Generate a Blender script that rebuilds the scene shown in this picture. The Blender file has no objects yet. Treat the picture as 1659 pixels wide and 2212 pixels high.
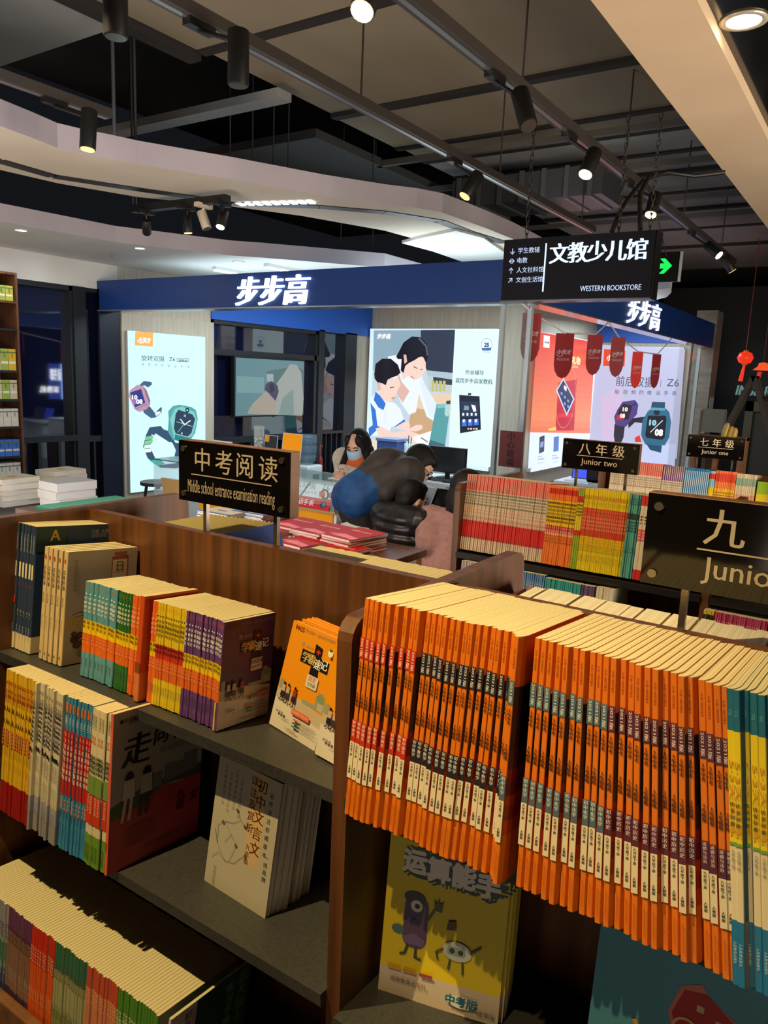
import bpy, bmesh, math, random
from mathutils import Vector, Matrix
random.seed(7)
SC = bpy.context.scene
COL = SC.collection
# ---------------------------------------------------------------- camera
W, H, F = 1659.0, 2212.0, 1640.0
CAM = Vector((0, 0, 1.55))
YAW, PITCH, ROLL = 0.583071, 0.178181, 0.0409674
def _axes():
    cy, sy, cp, sp, cr, sr = math.cos(YAW), math.sin(YAW), math.cos(PITCH), math.sin(PITCH), math.cos(ROLL), math.sin(ROLL)
    f = Vector((-sy, cy, 0)); r = Vector((cy, sy, 0)); u = Vector((0, 0, 1))
    f2 = f*cp - u*sp; u2 = u*cp + f*sp
    return r*cr + u2*sr, u2*cr - r*sr, f2
AR, AU, AF = _axes()
cd = bpy.data.cameras.new('camera'); cd.sensor_fit = 'VERTICAL'; cd.sensor_height = 36.0; cd.sensor_width = 27.0
cd.lens = F*36.0/H; cd.clip_start = 0.05; cd.clip_end = 80
cam = bpy.data.objects.new('camera', cd); COL.objects.link(cam)
cam.matrix_world = Matrix(((AR.x, AU.x, -AF.x, CAM.x), (AR.y, AU.y, -AF.y, CAM.y), (AR.z, AU.z, -AF.z, CAM.z), (0, 0, 0, 1)))
SC.camera = cam
# ---------------------------------------------------------------- exposure, world, lights
vs = SC.view_settings
vs.view_transform = 'Standard'; vs.look = 'None'; vs.gamma = 1.0; vs.use_curve_mapping = False
vs.exposure = 0.0
wd = bpy.data.worlds.new('world'); SC.world = wd; wd.use_nodes = True
bg = wd.node_tree.nodes['Background']; bg.inputs[0].default_value = (0.55, 0.6, 0.75, 1); bg.inputs[1].default_value = 0.012
WARM = (1.0, 0.73, 0.31); WARM2 = (1.0, 0.74, 0.46); COOL = (0.72, 0.9, 1.0); WHITE = (0.95, 0.97, 1.0)
def lamp(name, kind, loc, target, power, color, size=0.1, size_y=None, spot=60, blend=0.3):
    L = bpy.data.lights.new(name, kind); L.energy = power; L.color = color
    if kind == 'AREA':
        L.size = size
        if size_y: L.shape = 'RECTANGLE'; L.size_y = size_y
    else:
        L.shadow_soft_size = size
    if kind == 'SPOT': L.spot_size = math.radians(spot); L.spot_blend = blend
    o = bpy.data.objects.new(name, L); COL.objects.link(o); o.location = loc
    if target is not None:
        o.rotation_euler = (Vector(target) - Vector(loc)).to_track_quat('-Z', 'Y').to_euler()
    return o
# key spot on the near bookcase (a ceiling track head above the aisle, behind and left of the camera)
lamp('spot_key', 'SPOT', (-1.20, -0.05, 2.92), (-0.95, 0.95, 0.72), 225, WARM, 0.010, spot=58, blend=0.45)
lamp('spot_right', 'SPOT', (-0.50, -0.42, 2.92), (0.16, 0.95, 0.85), 92, WARM, 0.012, spot=42, blend=0.4)
# track heads over the middle and far bookcases
lamp('spot_mid', 'SPOT', (-1.3, 1.1, 2.9), (-0.95, 2.6, 1.05), 150, WARM2, 0.03, spot=60, blend=0.7)
lamp('spot_far', 'SPOT', (-0.9, 2.7, 2.9), (-0.7, 4.1, 1.0), 150, WARM2, 0.03, spot=60, blend=0.7)
lamp('spot_back', 'SPOT', (-1.0, 2.05, 2.92), (-0.75, 1.2, 1.2), 22, WARM2, 0.03, spot=60, blend=0.7)
lamp('spot_table', 'SPOT', (-2.56, 1.6, 2.9), (-2.4, 2.75, 0.7), 110, WARM2, 0.03, spot=60, blend=0.7)
# unseen fill areas added for shop bounce, washing up onto soffit, beam and ceiling
lamp('fill_aisle', 'AREA', (3.0, 3.2, 0.4), (-1.6, 4.4, 3.4), 400, (1.0, 0.86, 0.70), 3.0, 2.4)
lamp('fill_left_aisle', 'AREA', (-3.2, 0.7, 0.5), (-4.2, 3.2, 3.2), 60, (1.0, 0.84, 0.68), 1.6, 1.2)
lamp('fill_behind', 'AREA', (0.4, -2.4, 0.5), (-1.6, 3.0, 3.6), 12, (1.0, 0.82, 0.62), 2.0, 1.2)
# booth lamps, with unseen fills among them
lamp('area_booth', 'AREA', (-4.6, 7.4, 2.5), (-4.6, 7.6, 0), 150, COOL, 3.4, 3.6)
lamp('area_booth_right', 'AREA', (-3.3, 11.6, 2.5), (-3.3, 11.7, 0), 50, COOL, 1.6, 1.6)
lamp('fill_ceiling_right', 'AREA', (-3.75, 6.5, 2.3), (-3.75, 6.6, 3.0), 14, COOL, 1.0, 1.2)  # added unseen uplight, hidden behind the fascia to whiten the soffit
lamp('fill_ceiling_left', 'AREA', (-5.3, 5.75, 2.25), (-5.3, 5.8, 3.0), 9, COOL, 1.8, .8)  # second added uplight, brightening the low ceiling on the left
lamp('area_left', 'AREA', (-6.2, 3.4, 2.5), (-6.2, 3.5, 0), 16, WHITE, 0.8, 2.0)
lamp('fill_hall', 'AREA', (-2.8, 1.5, 1.7), (-4.9, 5.0, 2.1), 26, (0.85, 0.9, 1.0), 1.2, 0.8)  # unseen fill added in the aisle to brighten fascia front, wall and soffit

# ---------------------------------------------------------------- pixel -> place helpers
def ray(x, y): return AR*((x - W/2)/F) - AU*((y - H/2)/F) + AF
def onX(x, y, X): d = ray(x, y); return CAM + d*((X - CAM.x)/d.x)
def onY(x, y, Y): d = ray(x, y); return CAM + d*((Y - CAM.y)/d.y)
def onZ(x, y, Z): d = ray(x, y); return CAM + d*((Z - CAM.z)/d.z)
def lineX(px, Y, Z):
    """X of the point (X, Y, Z) that stands in picture column px"""
    k = (px - W/2)/F; a = AR - AF*k
    return -(Y*a.y + (Z - CAM.z)*a.z)/a.x
def lineY(px, X, Z):
    k = (px - W/2)/F; a = AR - AF*k
    return -(X*a.x + (Z - CAM.z)*a.z)/a.y
# ---------------------------------------------------------------- materials
def s2l(c):
    c = c/255.0
    return c/12.92 if c <= 0.04045 else ((c + 0.055)/1.055)**2.4
def lin(c): return (s2l(c[0]), s2l(c[1]), s2l(c[2]), 1.0)
_M = {}
def col(c, rough=0.5, metal=0.0, emit=0.0, coat=0.0, spec=None, name=None):
    key = (tuple(c), rough, metal, emit, coat, spec)
    if key in _M: return _M[key]
    m = bpy.data.materials.new(name or 'paint'); m.use_nodes = True
    b = m.node_tree.nodes['Principled BSDF']
    L = lin(c)
    if emit > 0:
        b.inputs['Base Color'].default_value = (L[0]*.15, L[1]*.15, L[2]*.15, 1)
        b.inputs['Emission Color'].default_value = L; b.inputs['Emission Strength'].default_value = emit
    else:
        b.inputs['Base Color'].default_value = L
    b.inputs['Roughness'].default_value = rough; b.inputs['Metallic'].default_value = metal
    b.inputs['Coat Weight'].default_value = coat
    if spec is not None: b.inputs['Specular IOR Level'].default_value = spec
    _M[key] = m
    return m
def noisy(name, c1, c2, scale=(8, 8, 8), detail=4, rough=0.5, metal=0.0, bump=0.0, wave=None, spec=0.5):
    m = bpy.data.materials.new(name); m.use_nodes = True
    nt = m.node_tree; b = nt.nodes['Principled BSDF']
    tc = nt.nodes.new('ShaderNodeTexCoord'); mp = nt.nodes.new('ShaderNodeMapping'); mp.inputs['Scale'].default_value = scale
    no = nt.nodes.new('ShaderNodeTexNoise'); no.inputs['Scale'].default_value = 1.0; no.inputs['Detail'].default_value = detail
    cr = nt.nodes.new('ShaderNodeValToRGB')
    cr.color_ramp.elements[0].color = lin(c1); cr.color_ramp.elements[1].color = lin(c2)
    cr.color_ramp.elements[0].position = 0.32; cr.color_ramp.elements[1].position = 0.68
    nt.links.new(tc.outputs['Object'], mp.inputs[0]); nt.links.new(mp.outputs[0], no.inputs['Vector'])
    nt.links.new(no.outputs['Fac'], cr.inputs[0]); nt.links.new(cr.outputs[0], b.inputs['Base Color'])
    b.inputs['Roughness'].default_value = rough; b.inputs['Metallic'].default_value = metal
    b.inputs['Specular IOR Level'].default_value = spec
    if bump:
        bp = nt.nodes.new('ShaderNodeBump'); bp.inputs['Strength'].default_value = bump
        nt.links.new(no.outputs['Fac'], bp.inputs['Height']); nt.links.new(bp.outputs[0], b.inputs['Normal'])
    return m
def glassy(name, c=(230, 245, 245), alpha=0.12, rough=0.02):
    m = bpy.data.materials.new(name); m.use_nodes = True
    b = m.node_tree.nodes['Principled BSDF']; b.inputs['Base Color'].default_value = lin(c)
    b.inputs['Roughness'].default_value = rough; b.inputs['Alpha'].default_value = alpha
    return m
WOOD = noisy('walnut_laminate', (74, 43, 25), (112, 70, 41), (38, 38, 1.6), 5, 0.42)
WOODX = noisy('walnut_laminate_edge', (112, 74, 46), (138, 96, 62), (30, 3, 30), 4, 0.4)
WOODL = noisy('pale_wood_laminate', (186, 172, 150), (202, 190, 170), (30, 30, 2), 4, 0.5)
GREYSH = noisy('charcoal_metal_shelf', (56, 56, 57), (68, 68, 68), (180, 180, 180), 2, 0.48)
PAGES = noisy('page_edges', (205, 192, 150), (238, 226, 186), (420, 3, 3), 2, 0.75)
PAGESW = noisy('page_edges_white', (214, 206, 190), (240, 234, 220), (420, 3, 3), 2, 0.75)
DARK = col((22, 21, 23), 0.55)
BLACK = col((12, 12, 14), 0.5)
# ---------------------------------------------------------------- mesh builder
class MB:
    def __init__(s): s.v = []; s.f = []; s.mi = []; s.mats = []; s.sm = []
    def m(s, mat):
        if mat not in s.mats: s.mats.append(mat)
        return s.mats.index(mat)
    def add(s, verts, faces, mat, smooth=False):
        o = len(s.v); k = s.m(mat)
        s.v += [tuple(v) for v in verts]
        for f in faces: s.f.append([i + o for i in f]); s.mi.append(k); s.sm.append(smooth)
    def box(s, lo, hi, mat, bev=0.0):
        (x0, y0, z0), (x1, y1, z1) = lo, hi
        if bev <= 0:
            s.add([(x0,y0,z0),(x1,y0,z0),(x1,y1,z0),(x0,y1,z0),(x0,y0,z1),(x1,y0,z1),(x1,y1,z1),(x0,y1,z1)],
                  [(3,2,1,0),(4,5,6,7),(0,1,5,4),(1,2,6,5),(2,3,7,6),(3,0,4,7)], mat)
        else:
            bm = bmesh.new(); bmesh.ops.create_cube(bm, size=1)
            for v in bm.verts: v.co = Vector(((x0+x1)/2 + v.co.x*(x1-x0), (y0+y1)/2 + v.co.y*(y1-y0), (z0+z1)/2 + v.co.z*(z1-z0)))
            bmesh.ops.bevel(bm, geom=bm.edges[:], offset=bev, segments=2, affect='EDGES', profile=0.5)
            s.bm(bm, mat)
    def bm(s, bm, mat, smooth=False, M=None):
        bm.verts.ensure_lookup_table(); bm.verts.index_update()
        s.add([(M @ v.co if M else v.co) for v in bm.verts], [[v.index for v in f.verts] for f in bm.faces], mat, smooth); bm.free()
    def quad(s, a, b, c, d, mat): s.add([a, b, c, d], [(0, 1, 2, 3)], mat)
    def prism(s, pts, vec, mat, cap=True, mat_side=None):
        """outline pts (3D) swept along vec"""
        n = len(pts); vec = Vector(vec); p = [Vector(q) for q in pts]
        vs_ = p + [q + vec for q in p]
        if cap: s.add(vs_, [tuple(range(n)), tuple(range(2*n - 1, n - 1, -1))], mat)
        s.add(vs_, [(i, (i+1) % n, n + (i+1) % n, n + i) for i in range(n)], mat_side or mat)
    def tube(s, pts, r, mat, n=8, cap=True, smooth=True):
        pts = [Vector(p) for p in pts]; rs = r if isinstance(r, (list, tuple)) else [r]*len(pts)
        rings = []; prev = None
        for i, p in enumerate(pts):
            t = (pts[min(i+1, len(pts)-1)] - pts[max(i-1, 0)]).normalized()
            a = prev if prev is not None else (Vector((0, 0, 1)) if abs(t.z) < 0.9 else Vector((1, 0, 0)))
            x = (a - t*a.dot(t)).normalized(); prev = x; y = t.cross(x)
            rings.append([p + (x*math.cos(2*math.pi*k/n) + y*math.sin(2*math.pi*k/n))*rs[i] for k in range(n)])
        vs_ = [v for r_ in rings for v in r_]; fs = []
        for i in range(len(rings) - 1):
            for k in range(n): fs.append((i*n + k, i*n + (k+1) % n, (i+1)*n + (k+1) % n, (i+1)*n + k))
        s.add(vs_, fs, mat, smooth)
        if cap: s.add(vs_, [tuple(range(n - 1, -1, -1)), tuple((len(rings)-1)*n + k for k in range(n))], mat)
    def lathe(s, prof, mat, n=16, c=(0, 0, 0), smooth=True):
        vs_ = [(c[0] + r*math.cos(2*math.pi*k/n), c[1] + r*math.sin(2*math.pi*k/n), c[2] + z) for r, z in prof for k in range(n)]
        fs = [(i*n + k, i*n + (k+1) % n, (i+1)*n + (k+1) % n, (i+1)*n + k) for i in range(len(prof)-1) for k in range(n)]
        s.add(vs_, fs, mat, smooth)
    def ell(s, c, r, mat, M=None, seg=14, smooth=True):
        bm = bmesh.new(); bmesh.ops.create_uvsphere(bm, u_segments=seg, v_segments=max(6, seg*2//3), radius=1)
        T = Matrix.Translation(c) @ (M.to_4x4() if M else Matrix.Identity(4)) @ Matrix.Diagonal((r[0], r[1], r[2], 1))
        s.bm(bm, mat, smooth, T)
    def build(s, name, parent=None, loc=(0, 0, 0), rot=(0, 0, 0), label=None, cat=None, group=None, kind=None):
        me = bpy.data.meshes.new(name); me.from_pydata(s.v, [], s.f); me.update()
        for m in s.mats: me.materials.append(m)
        me.polygons.foreach_set('material_index', s.mi); me.polygons.foreach_set('use_smooth', s.sm)
        o = bpy.data.objects.new(name, me); COL.objects.link(o); o.location = loc; o.rotation_euler = rot
        if parent is not None: o.parent = parent
        return tag(o, label, cat, group, kind)
def tag(o, label=None, cat=None, group=None, kind=None):
    if label: o['label'] = label
    if cat: o['category'] = cat
    if group: o['group'] = group
    if kind: o['kind'] = kind
    return o
def thing(name, label, cat, loc=(0, 0, 0), rot=(0, 0, 0), group=None):
    o = bpy.data.objects.new(name, None); COL.objects.link(o); o.location = loc; o.rotation_euler = rot; o.empty_display_size = 0.05
    return tag(o, label, cat, group)
def dup(root, loc, rot, label, group=None):
    r = root.copy(); COL.objects.link(r); r.location = loc; r.rotation_euler = rot; r['label'] = label
    if group: r['group'] = group
    for ch in list(root.children):
        c = ch.copy(); COL.objects.link(c); c.parent = r
        for g in ch.children:
            d = g.copy(); COL.objects.link(d); d.parent = c
    return r
ONES = 'zeroth first second third fourth fifth sixth seventh eighth ninth tenth eleventh twelfth thirteenth fourteenth fifteenth sixteenth seventeenth eighteenth nineteenth'.split()
TENS = {2: 'twent', 3: 'thirt', 4: 'fort', 5: 'fift', 6: 'sixt', 7: 'sevent', 8: 'eight', 9: 'ninet'}
def ordn(n):
    if n < 20: return ONES[n]
    if n % 10 == 0: return TENS[n//10] + 'ieth'
    return TENS[n//10] + 'y-' + ONES[n % 10]
# ---------------------------------------------------------------- lettering
_T = {}
def glyphs(s, bold=0.0):
    """outline mesh of a line of text; heavier weights are the strokes laid again with small shifts"""
    key = (s, bold)
    if key in _T: return _T[key]
    if bold:
        v0, f0 = glyphs(s); n = 2 if bold <= .035 else 8; v = []; f = []
        for k in range(n):
            a = 2*math.pi*k/n; o = len(v); v += [(x + bold*math.cos(a), y + bold*math.sin(a), k*.11) for x, y, _ in v0]; f += [tuple(i + o for i in q) for q in f0]
        _T[key] = (v, f); return _T[key]
    c = bpy.data.curves.new('t', 'FONT'); c.body = s; c.size = 1; c.resolution_u = 2; c.dimensions = '2D'; c.fill_mode = 'BOTH'
    o = bpy.data.objects.new('t', c); me = bpy.data.meshes.new_from_object(o)
    v = [(p.co.x, p.co.y, 0.0) for p in me.vertices]; f = [tuple(p.vertices) for p in me.polygons]
    bpy.data.objects.remove(o); bpy.data.curves.remove(c); bpy.data.meshes.remove(me)
    _T[key] = (v, f)
    return _T[key]
class Art:
    """flat print laid on a surface: origin o, right u, up v, outward n"""
    def __init__(s, mb, o, u, v, step=0.0006):
        s.mb = mb; s.o = Vector(o); s.u = Vector(u).normalized(); s.v = Vector(v).normalized(); s.n = s.u.cross(s.v); s.step = step; s.k = 1
    def P(s, x, y, k=None): return s.o + s.u*x + s.v*y + s.n*(s.step*(s.k if k is None else k))
    def px(s, x, y):
        d = ray(x, y); t = (s.o - CAM).dot(s.n)/d.dot(s.n); q = CAM + d*t - s.o
        return (q.dot(s.u), q.dot(s.v))
    def poly(s, pts, mat, up=True, px=False):
        if px: pts = [s.px(*p) for p in pts]
        bm = bmesh.new(); vs_ = [bm.verts.new((p[0], p[1], 0)) for p in pts]
        try:
            f = bm.faces.new(vs_); bmesh.ops.triangulate(bm, faces=[f])
            bm.verts.index_update()
            s.mb.add([s.P(v.co.x, v.co.y) for v in bm.verts], [[v.index for v in f.verts] for f in bm.faces], mat)
        except ValueError: pass
        bm.free()
        if up: s.k += 1
    def rect(s, x0, y0, x1, y1, mat): s.poly([(x0, y0), (x1, y0), (x1, y1), (x0, y1)], mat)
    def rrect(s, x0, y0, x1, y1, r, mat):
        pts = []
        for cx, cy, a in ((x1-r, y1-r, 0), (x0+r, y1-r, 90), (x0+r, y0+r, 180), (x1-r, y0+r, 270)):
            pts += [(cx + r*math.cos(math.radians(a + d)), cy + r*math.sin(math.radians(a + d))) for d in (0, 30, 60, 90)]
        s.poly(pts, mat)
    def ell(s, cx, cy, rx, ry, mat, n=20, rot=0):
        c, q = math.cos(rot), math.sin(rot)
        s.poly([(cx + rx*math.cos(2*math.pi*i/n)*c - ry*math.sin(2*math.pi*i/n)*q, cy + rx*math.cos(2*math.pi*i/n)*q + ry*math.sin(2*math.pi*i/n)*c) for i in range(n)], mat)
    def line(s, pts, w, mat, px=False):
        if px: pts = [s.px(*p) for p in pts]
        P = [Vector(p) for p in pts]; L = []; R = []
        for i, p in enumerate(P):
            t = (P[min(i+1, len(P)-1)] - P[max(i-1, 0)]); t = t.normalized() if t.length > 0 else Vector((1, 0))
            nn = Vector((-t.y, t.x))*(w/2); L.append(p + nn); R.append(p - nn)
        vs_ = [s.P(q.x, q.y) for q in L + R]; n = len(P)
        s.mb.add(vs_, [(i, n + i, n + i + 1, i + 1) for i in range(n - 1)], mat); s.k += 1
    def text(s, t, x, y, size, mat, al='l', bold=0.0, sx=1.0, width=None, shear=0.0, rot=0.0):
        v, f = glyphs(t, bold)
        if not v: return
        x0 = min(p[0] for p in v); x1 = max(p[0] for p in v)
        if width: sx = width/((x1 - x0)*size)
        off = {'l': -x0, 'c': -(x0 + x1)/2, 'r': -x1}[al]
        c, q = math.cos(rot), math.sin(rot); out = []
        for a, b, e in v:
            gx = (a + off + shear*b)*size*sx; gy = b*size
            out.append(s.P(x + gx*c - gy*q, y + gx*q + gy*c, s.k + e))
        s.mb.add(out, f, mat); s.k += 1
    def vtext(s, t, x, ytop, size, mat, bold=0.0, pitch=1.02, sx=1.0):
        """characters stacked downwards, centred on x"""
        for i, ch in enumerate(t):
            if ch == ' ': continue
            v, f = glyphs(ch, bold); x0 = min(p[0] for p in v); x1 = max(p[0] for p in v)
            s.mb.add([s.P(x + (a - (x0+x1)/2)*size*sx, ytop - size*(0.85 + i*pitch) + b*size, s.k + e) for a, b, e in v], f, mat)
        s.k += 1
    def rtext(s, t, x, ytop, size, mat, bold=0.0, length=None):
        """text turned a quarter clockwise, reading downwards"""
        v, f = glyphs(t, bold); x0 = min(p[0] for p in v); x1 = max(p[0] for p in v)
        k = length/((x1-x0)*size) if length else 1
        s.mb.add([s.P(x + (b - 0.36)*size, ytop - (a - x0)*size*k, s.k + e) for a, b, e in v], f, mat); s.k += 1
# ================================================================ setting: floor, ceiling, walls
XW, YF, YB, ZC = -6.97, 5.05, 9.99, 2.56      # left wall, booth fascia, booth back wall, low ceiling
def struct(mb, name): return mb.build(name, kind='structure')
FLOORM = noisy('floor_tile', (58, 54, 50), (70, 66, 61), (3, 3, 3), 3, 0.25)
m = MB(); m.box((-7.3, -3, -.1), (7, 19, 0), FLOORM); struct(m, 'floor')

# ================================================================ books
def book_mesh(t, h, d, bands, cover=None, back=None, deco=None, pages=None, r=None, swell=0):
    """upright paperback: spine on y=0 facing -y, fore edge at y=d, front cover on +x. bands: [(z0, z1, material)] of the spine"""
    mb = MB(); r = min(.0022, t*.28) if r is None else r
    cover = cover or bands; back = back or cover
    prof = [(-t/2, r), (-t/2 + r*.3, r*.3), (-t/2 + r, 0), (t/2 - r, 0), (t/2 - r*.3, r*.3), (t/2, r)]
    if swell:
        prof = [(-t/2, r), (-t/2 + r*.3, r*.3), (-t/2 + r*.8, 0), (t*(.5 - swell) - r*.3, 0), (t*(.5 - swell), r*.3)]; sw = [(t*(.5 - swell), r*.3), (t*.5 - t*swell*.35, .007), (t/2, .016)]
        for z0, z1, mt in cover or bands:
            for (xa, ya), (xb, yb) in zip(sw, sw[1:]): mb.quad((xa, ya, z0*h), (xb, yb, z0*h), (xb, yb, z1*h), (xa, ya, z1*h), mt)
    for z0, z1, mt in bands:
        z0 *= h; z1 *= h
        for (xa, ya), (xb, yb) in zip(prof, prof[1:]):
            mb.quad((xa, ya, z0), (xb, yb, z0), (xb, yb, z1), (xa, ya, z1), mt)
    c = .00025
    for sgn, bs in ((1, cover), (-1, back)):
        for z0, z1, mt in bs:
            x0, x1 = sorted((sgn*t/2, sgn*(t/2 - c)))
            mb.box((x0, .016 if swell and sgn > 0 else r, z0*h), (x1, d, z1*h), mt)
    if deco: deco(mb, t, h, d)
    if pages: page_box(mb, t, h, d, pages, r)
    return mb
def page_box(mb, t, h, d, mat, r=.002, swell=0):
    a = t/2 - .0003
    if swell:
        e = t*(.5 - swell)
        mb.prism([(-a, r, .001), (-a + r*.5, r*.4, .001), (e - r, r*.4, .001), (e - .0002, r*.7, .001), (t*.5 - t*swell*.35 - .0004, .0072, .001), (a, .0165, .001), (a, d - .0015, .001), (-a, d - .0015, .001)], (0, 0, h - .0008), mat); return
    mb.prism([(-a, r, .001), (-a + r*.5, r*.4, .001), (a - r*.5, r*.4, .001), (a, r, .001), (a, d - .0015, .001), (-a, d - .0015, .001)], (0, 0, h - .0008), mat)
def make_book(name, cat, t, h, d, bands, cover=None, back=None, deco=None, pages=None, split=True, group=None, r=None, swell=0):
    pages = pages or PAGES
    mb = book_mesh(t, h, d, bands, cover, back, deco, None if split else pages, r, swell)
    o = mb.build(name, cat=cat, group=group)
    if split:
        p = MB(); page_box(p, t, h, d, pages, min(.0022, t*.28), swell); p.build('page_block', o)
    return o
def spine(mb, x=0, y=-.0003): return Art(mb, (x, y, 0), (1, 0, 0), (0, 0, 1), .0002)
def front(mb, t): return Art(mb, (t/2 + .0001, 0, 0), (0, 1, 0), (0, 0, 1), .00012)
LEAN = math.radians(6)
class Row:
    """copies of a book set out along X on a sloping shelf whose front line is (Y, Z)"""
    def __init__(s, Y, Z, lean=LEAN): s.Y, s.Z, s.lean = Y, Z, lean
    def put(s, proto, X, first, label, side=0.0, dy=0.0, yaw=0.0, dz=0.0):
        loc = (X, s.Y + dy, s.Z + dz - dy*math.tan(s.lean)); rot = (-s.lean, -side, yaw)
        if first: proto.location = loc; proto.rotation_euler = rot; proto['label'] = label; return proto
        return dup(proto, loc, rot, label)
    def run(s, proto, xs, label, sides=None, jit=.003):
        gaps = sorted(q - p for p, q in zip(xs, xs[1:])); t = max(v.co.x for v in proto.data.vertices)*2
        if gaps and gaps[len(gaps)//2] > .001:
            k = gaps[len(gaps)//2]*.975/t          # a book is as thick as its place in the row
            if k < .99 or 1.03 < k < 1.6:
                for o in [proto] + list(proto.children):
                    for v in o.data.vertices: v.co.x *= k
        for i, X in enumerate(xs):
            s.put(proto, X, i == 0, label(i + 1, len(xs)), sides(i, X) if sides else 0.0, random.uniform(-jit, jit))
def spread(x0, x1, n): return [x0 + (x1 - x0)*(i + .5)/n for i in range(n)]
def cols(row, px, top=None):
    """picture columns of spine feet (or, with top = book height, of spine heads) -> X"""
    Y, Z = row.Y, row.Z
    if top: Y += top*math.sin(row.lean); Z += top*math.cos(row.lean)
    return [lineX(p, Y, Z) for p in px]
from_left = lambda fmt: (lambda i, n: fmt % ordn(i))

# ---------------------------------------------------------------- near bookcase
YP, ZT = 1.05, 1.225
def upright_mb(x0, x1, y0, y1, zt, r=.03, mat=WOOD, rb=True):
    pts = [(x0, y0, .0), (x0, y0, zt - r)] + [(x0, y0 + r - r*math.cos(a), zt - r + r*math.sin(a)) for a in (.4, .8, 1.2)] + [(x0, y0 + r, zt)]
    if rb: pts += [(x0, y1 - r, zt)] + [(x0, y1 - r + r*math.sin(a), zt - r + r*math.cos(a)) for a in (.4, .8, 1.2)] + [(x0, y1, zt - r)]
    else: pts += [(x0, y1, zt)]
    pts += [(x0, y1, 0)]
    mb = MB(); mb.prism(pts, (x1 - x0, 0, 0), mat); return mb
def shelf_mb(x0, x1, yf, zf, yb, th=.022, mat=None, lean=LEAN):
    k = math.tan(lean); mb = MB(); sgn = 1 if yb > yf else -1
    mb.prism([(x0, yf, zf), (x0, yb, zf - abs(yb - yf)*k), (x0, yb, zf - abs(yb - yf)*k - th), (x0, yf + sgn*.002, zf - th)], (x1 - x0, 0, 0), mat or GREYSH)
    return mb
def bookcase(label, ups, x0, x1, yp, zt, yf, yb, shelves, shelf_mat=None, th=.024):
    base = Vector(((x0 + x1)/2, yp, 0)); t = thing('bookcase', label, 'bookcase', base)
    def part(mb, name, lab=None):
        o = mb.build(name, t); o.location = -base
        if lab: o['label'] = lab
        return o
    m = MB(); m.box((x0, yp - .01, .02), (x1, yp + .01, zt), WOOD); part(m, 'back_panel')
    for u in ups: part(upright_mb(u, u + th, yf, yb, zt + .008), 'upright')
    for a, b, y0, z0, y1, *mt in shelves: part(shelf_mb(a, b, y0, z0, y1, mat=mt[0] if mt else shelf_mat, lean=LEAN if y1 > y0 else 0), 'shelf', 'charcoal metal shelf')
    return t, part
U1, U2, U3 = -1.505, -.575, .36
BC1, part1 = bookcase('walnut bookcase with two bays of exam books nearest the camera', (U1, U2, U3), U1, U3, YP, ZT, .772, 1.33,
    [(U1 + .024, U2, .812, .955, 1.04), (U1 + .024, U2, .757, .672, 1.04), (U2 + .024, U3, .765, .986, 1.04), (U2 + .024, U3, .757, .648, 1.04),
     (U1 + .024, U2, .70, .24, 1.04), (U1 + .024, U2, 1.31, .945, 1.06), (U2 + .024, U3, 1.31, .945, 1.06)])
m = MB(); m.box((U1 + .024, .672, .06), (U2, .692, .335), WOODX, .004); part1(m, 'front_lip')
for x in (-1.36, -.62, -.16): m = MB(); m.box((x - .012, 1.032, .05), (x + .012, 1.039, .93), BLACK); part1(m, 'slotted_rail', 'black slotted rail')

# ---- top shelf of the left bay
R1 = Row(.843, .955)
def C(*c, r=.45): return col(c, r)
cream = C(222, 204, 160); white = C(228, 224, 212); ink = C(30, 28, 30)
def deco_navy(v):
    def f(mb, t, h, d):
        a = spine(mb); wt = C(206, 206, 208); gold = C(196, 158, 60)
        a.vtext('义务教育初中数学', 0, h*.93, t*.36, wt); a.rrect(-t*.28, h*.58, t*.28, h*.70, .002, C(226, 214, 176))
        if v: a.text('A', 0, h*.30, t*.7, gold, 'c', .02); a.vtext('级', 0, h*.29, t*.36, C(120, 170, 120))
        else: a.rect(-t*.5, h*.37, t*.5, h*.42, C(196, 36, 36))
        a.vtext('上册', 0, h*.55, t*.4, C(150, 70, 110)); a.rtext('教育出版社', 0, h*.20, t*.42, C(170, 178, 190))
        a = front(mb, t); a.text('A', d*.14, h*.88, .034, gold, 'l', .02); a.text('精华版', d*.14, h*.84, .012, C(120, 150, 120))
        a.text('主编  北教  王', d*.66, h*.93, .010, C(150, 158, 172)); a.text('全国名校', d*.66, h*.895, .010, C(150, 158, 172))
        a.rect(0, h*.80, d*.36, h*.995, C(38, 62, 60)); a.text('A', d*.16, h*.885, .034, gold, 'l', .02)
    return f
nb = [(0, .13, cream), (.13, 1, C(44, 62, 92))]
navy = make_book('textbook', 'book', .0122, .265, .195, nb, deco=deco_navy(False), group='navy mathematics textbooks')
xs = cols(R1, [7, 13, 20, 26]); R1.run(navy, xs, lambda i, n: '%s navy textbook with red spine label, from the left shelf end' % ordn(i), jit=.001)
navya = make_book('textbook', 'book', .0135, .265, .195, nb, deco=deco_navy(True), group='navy mathematics textbooks')
xs = cols(R1, [34, 41, 48, 54.5, 61]); R1.run(navya, xs, lambda i, n: '%s navy textbook with gold A on its spine, counted from the left' % ordn(i), jit=.001)
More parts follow.
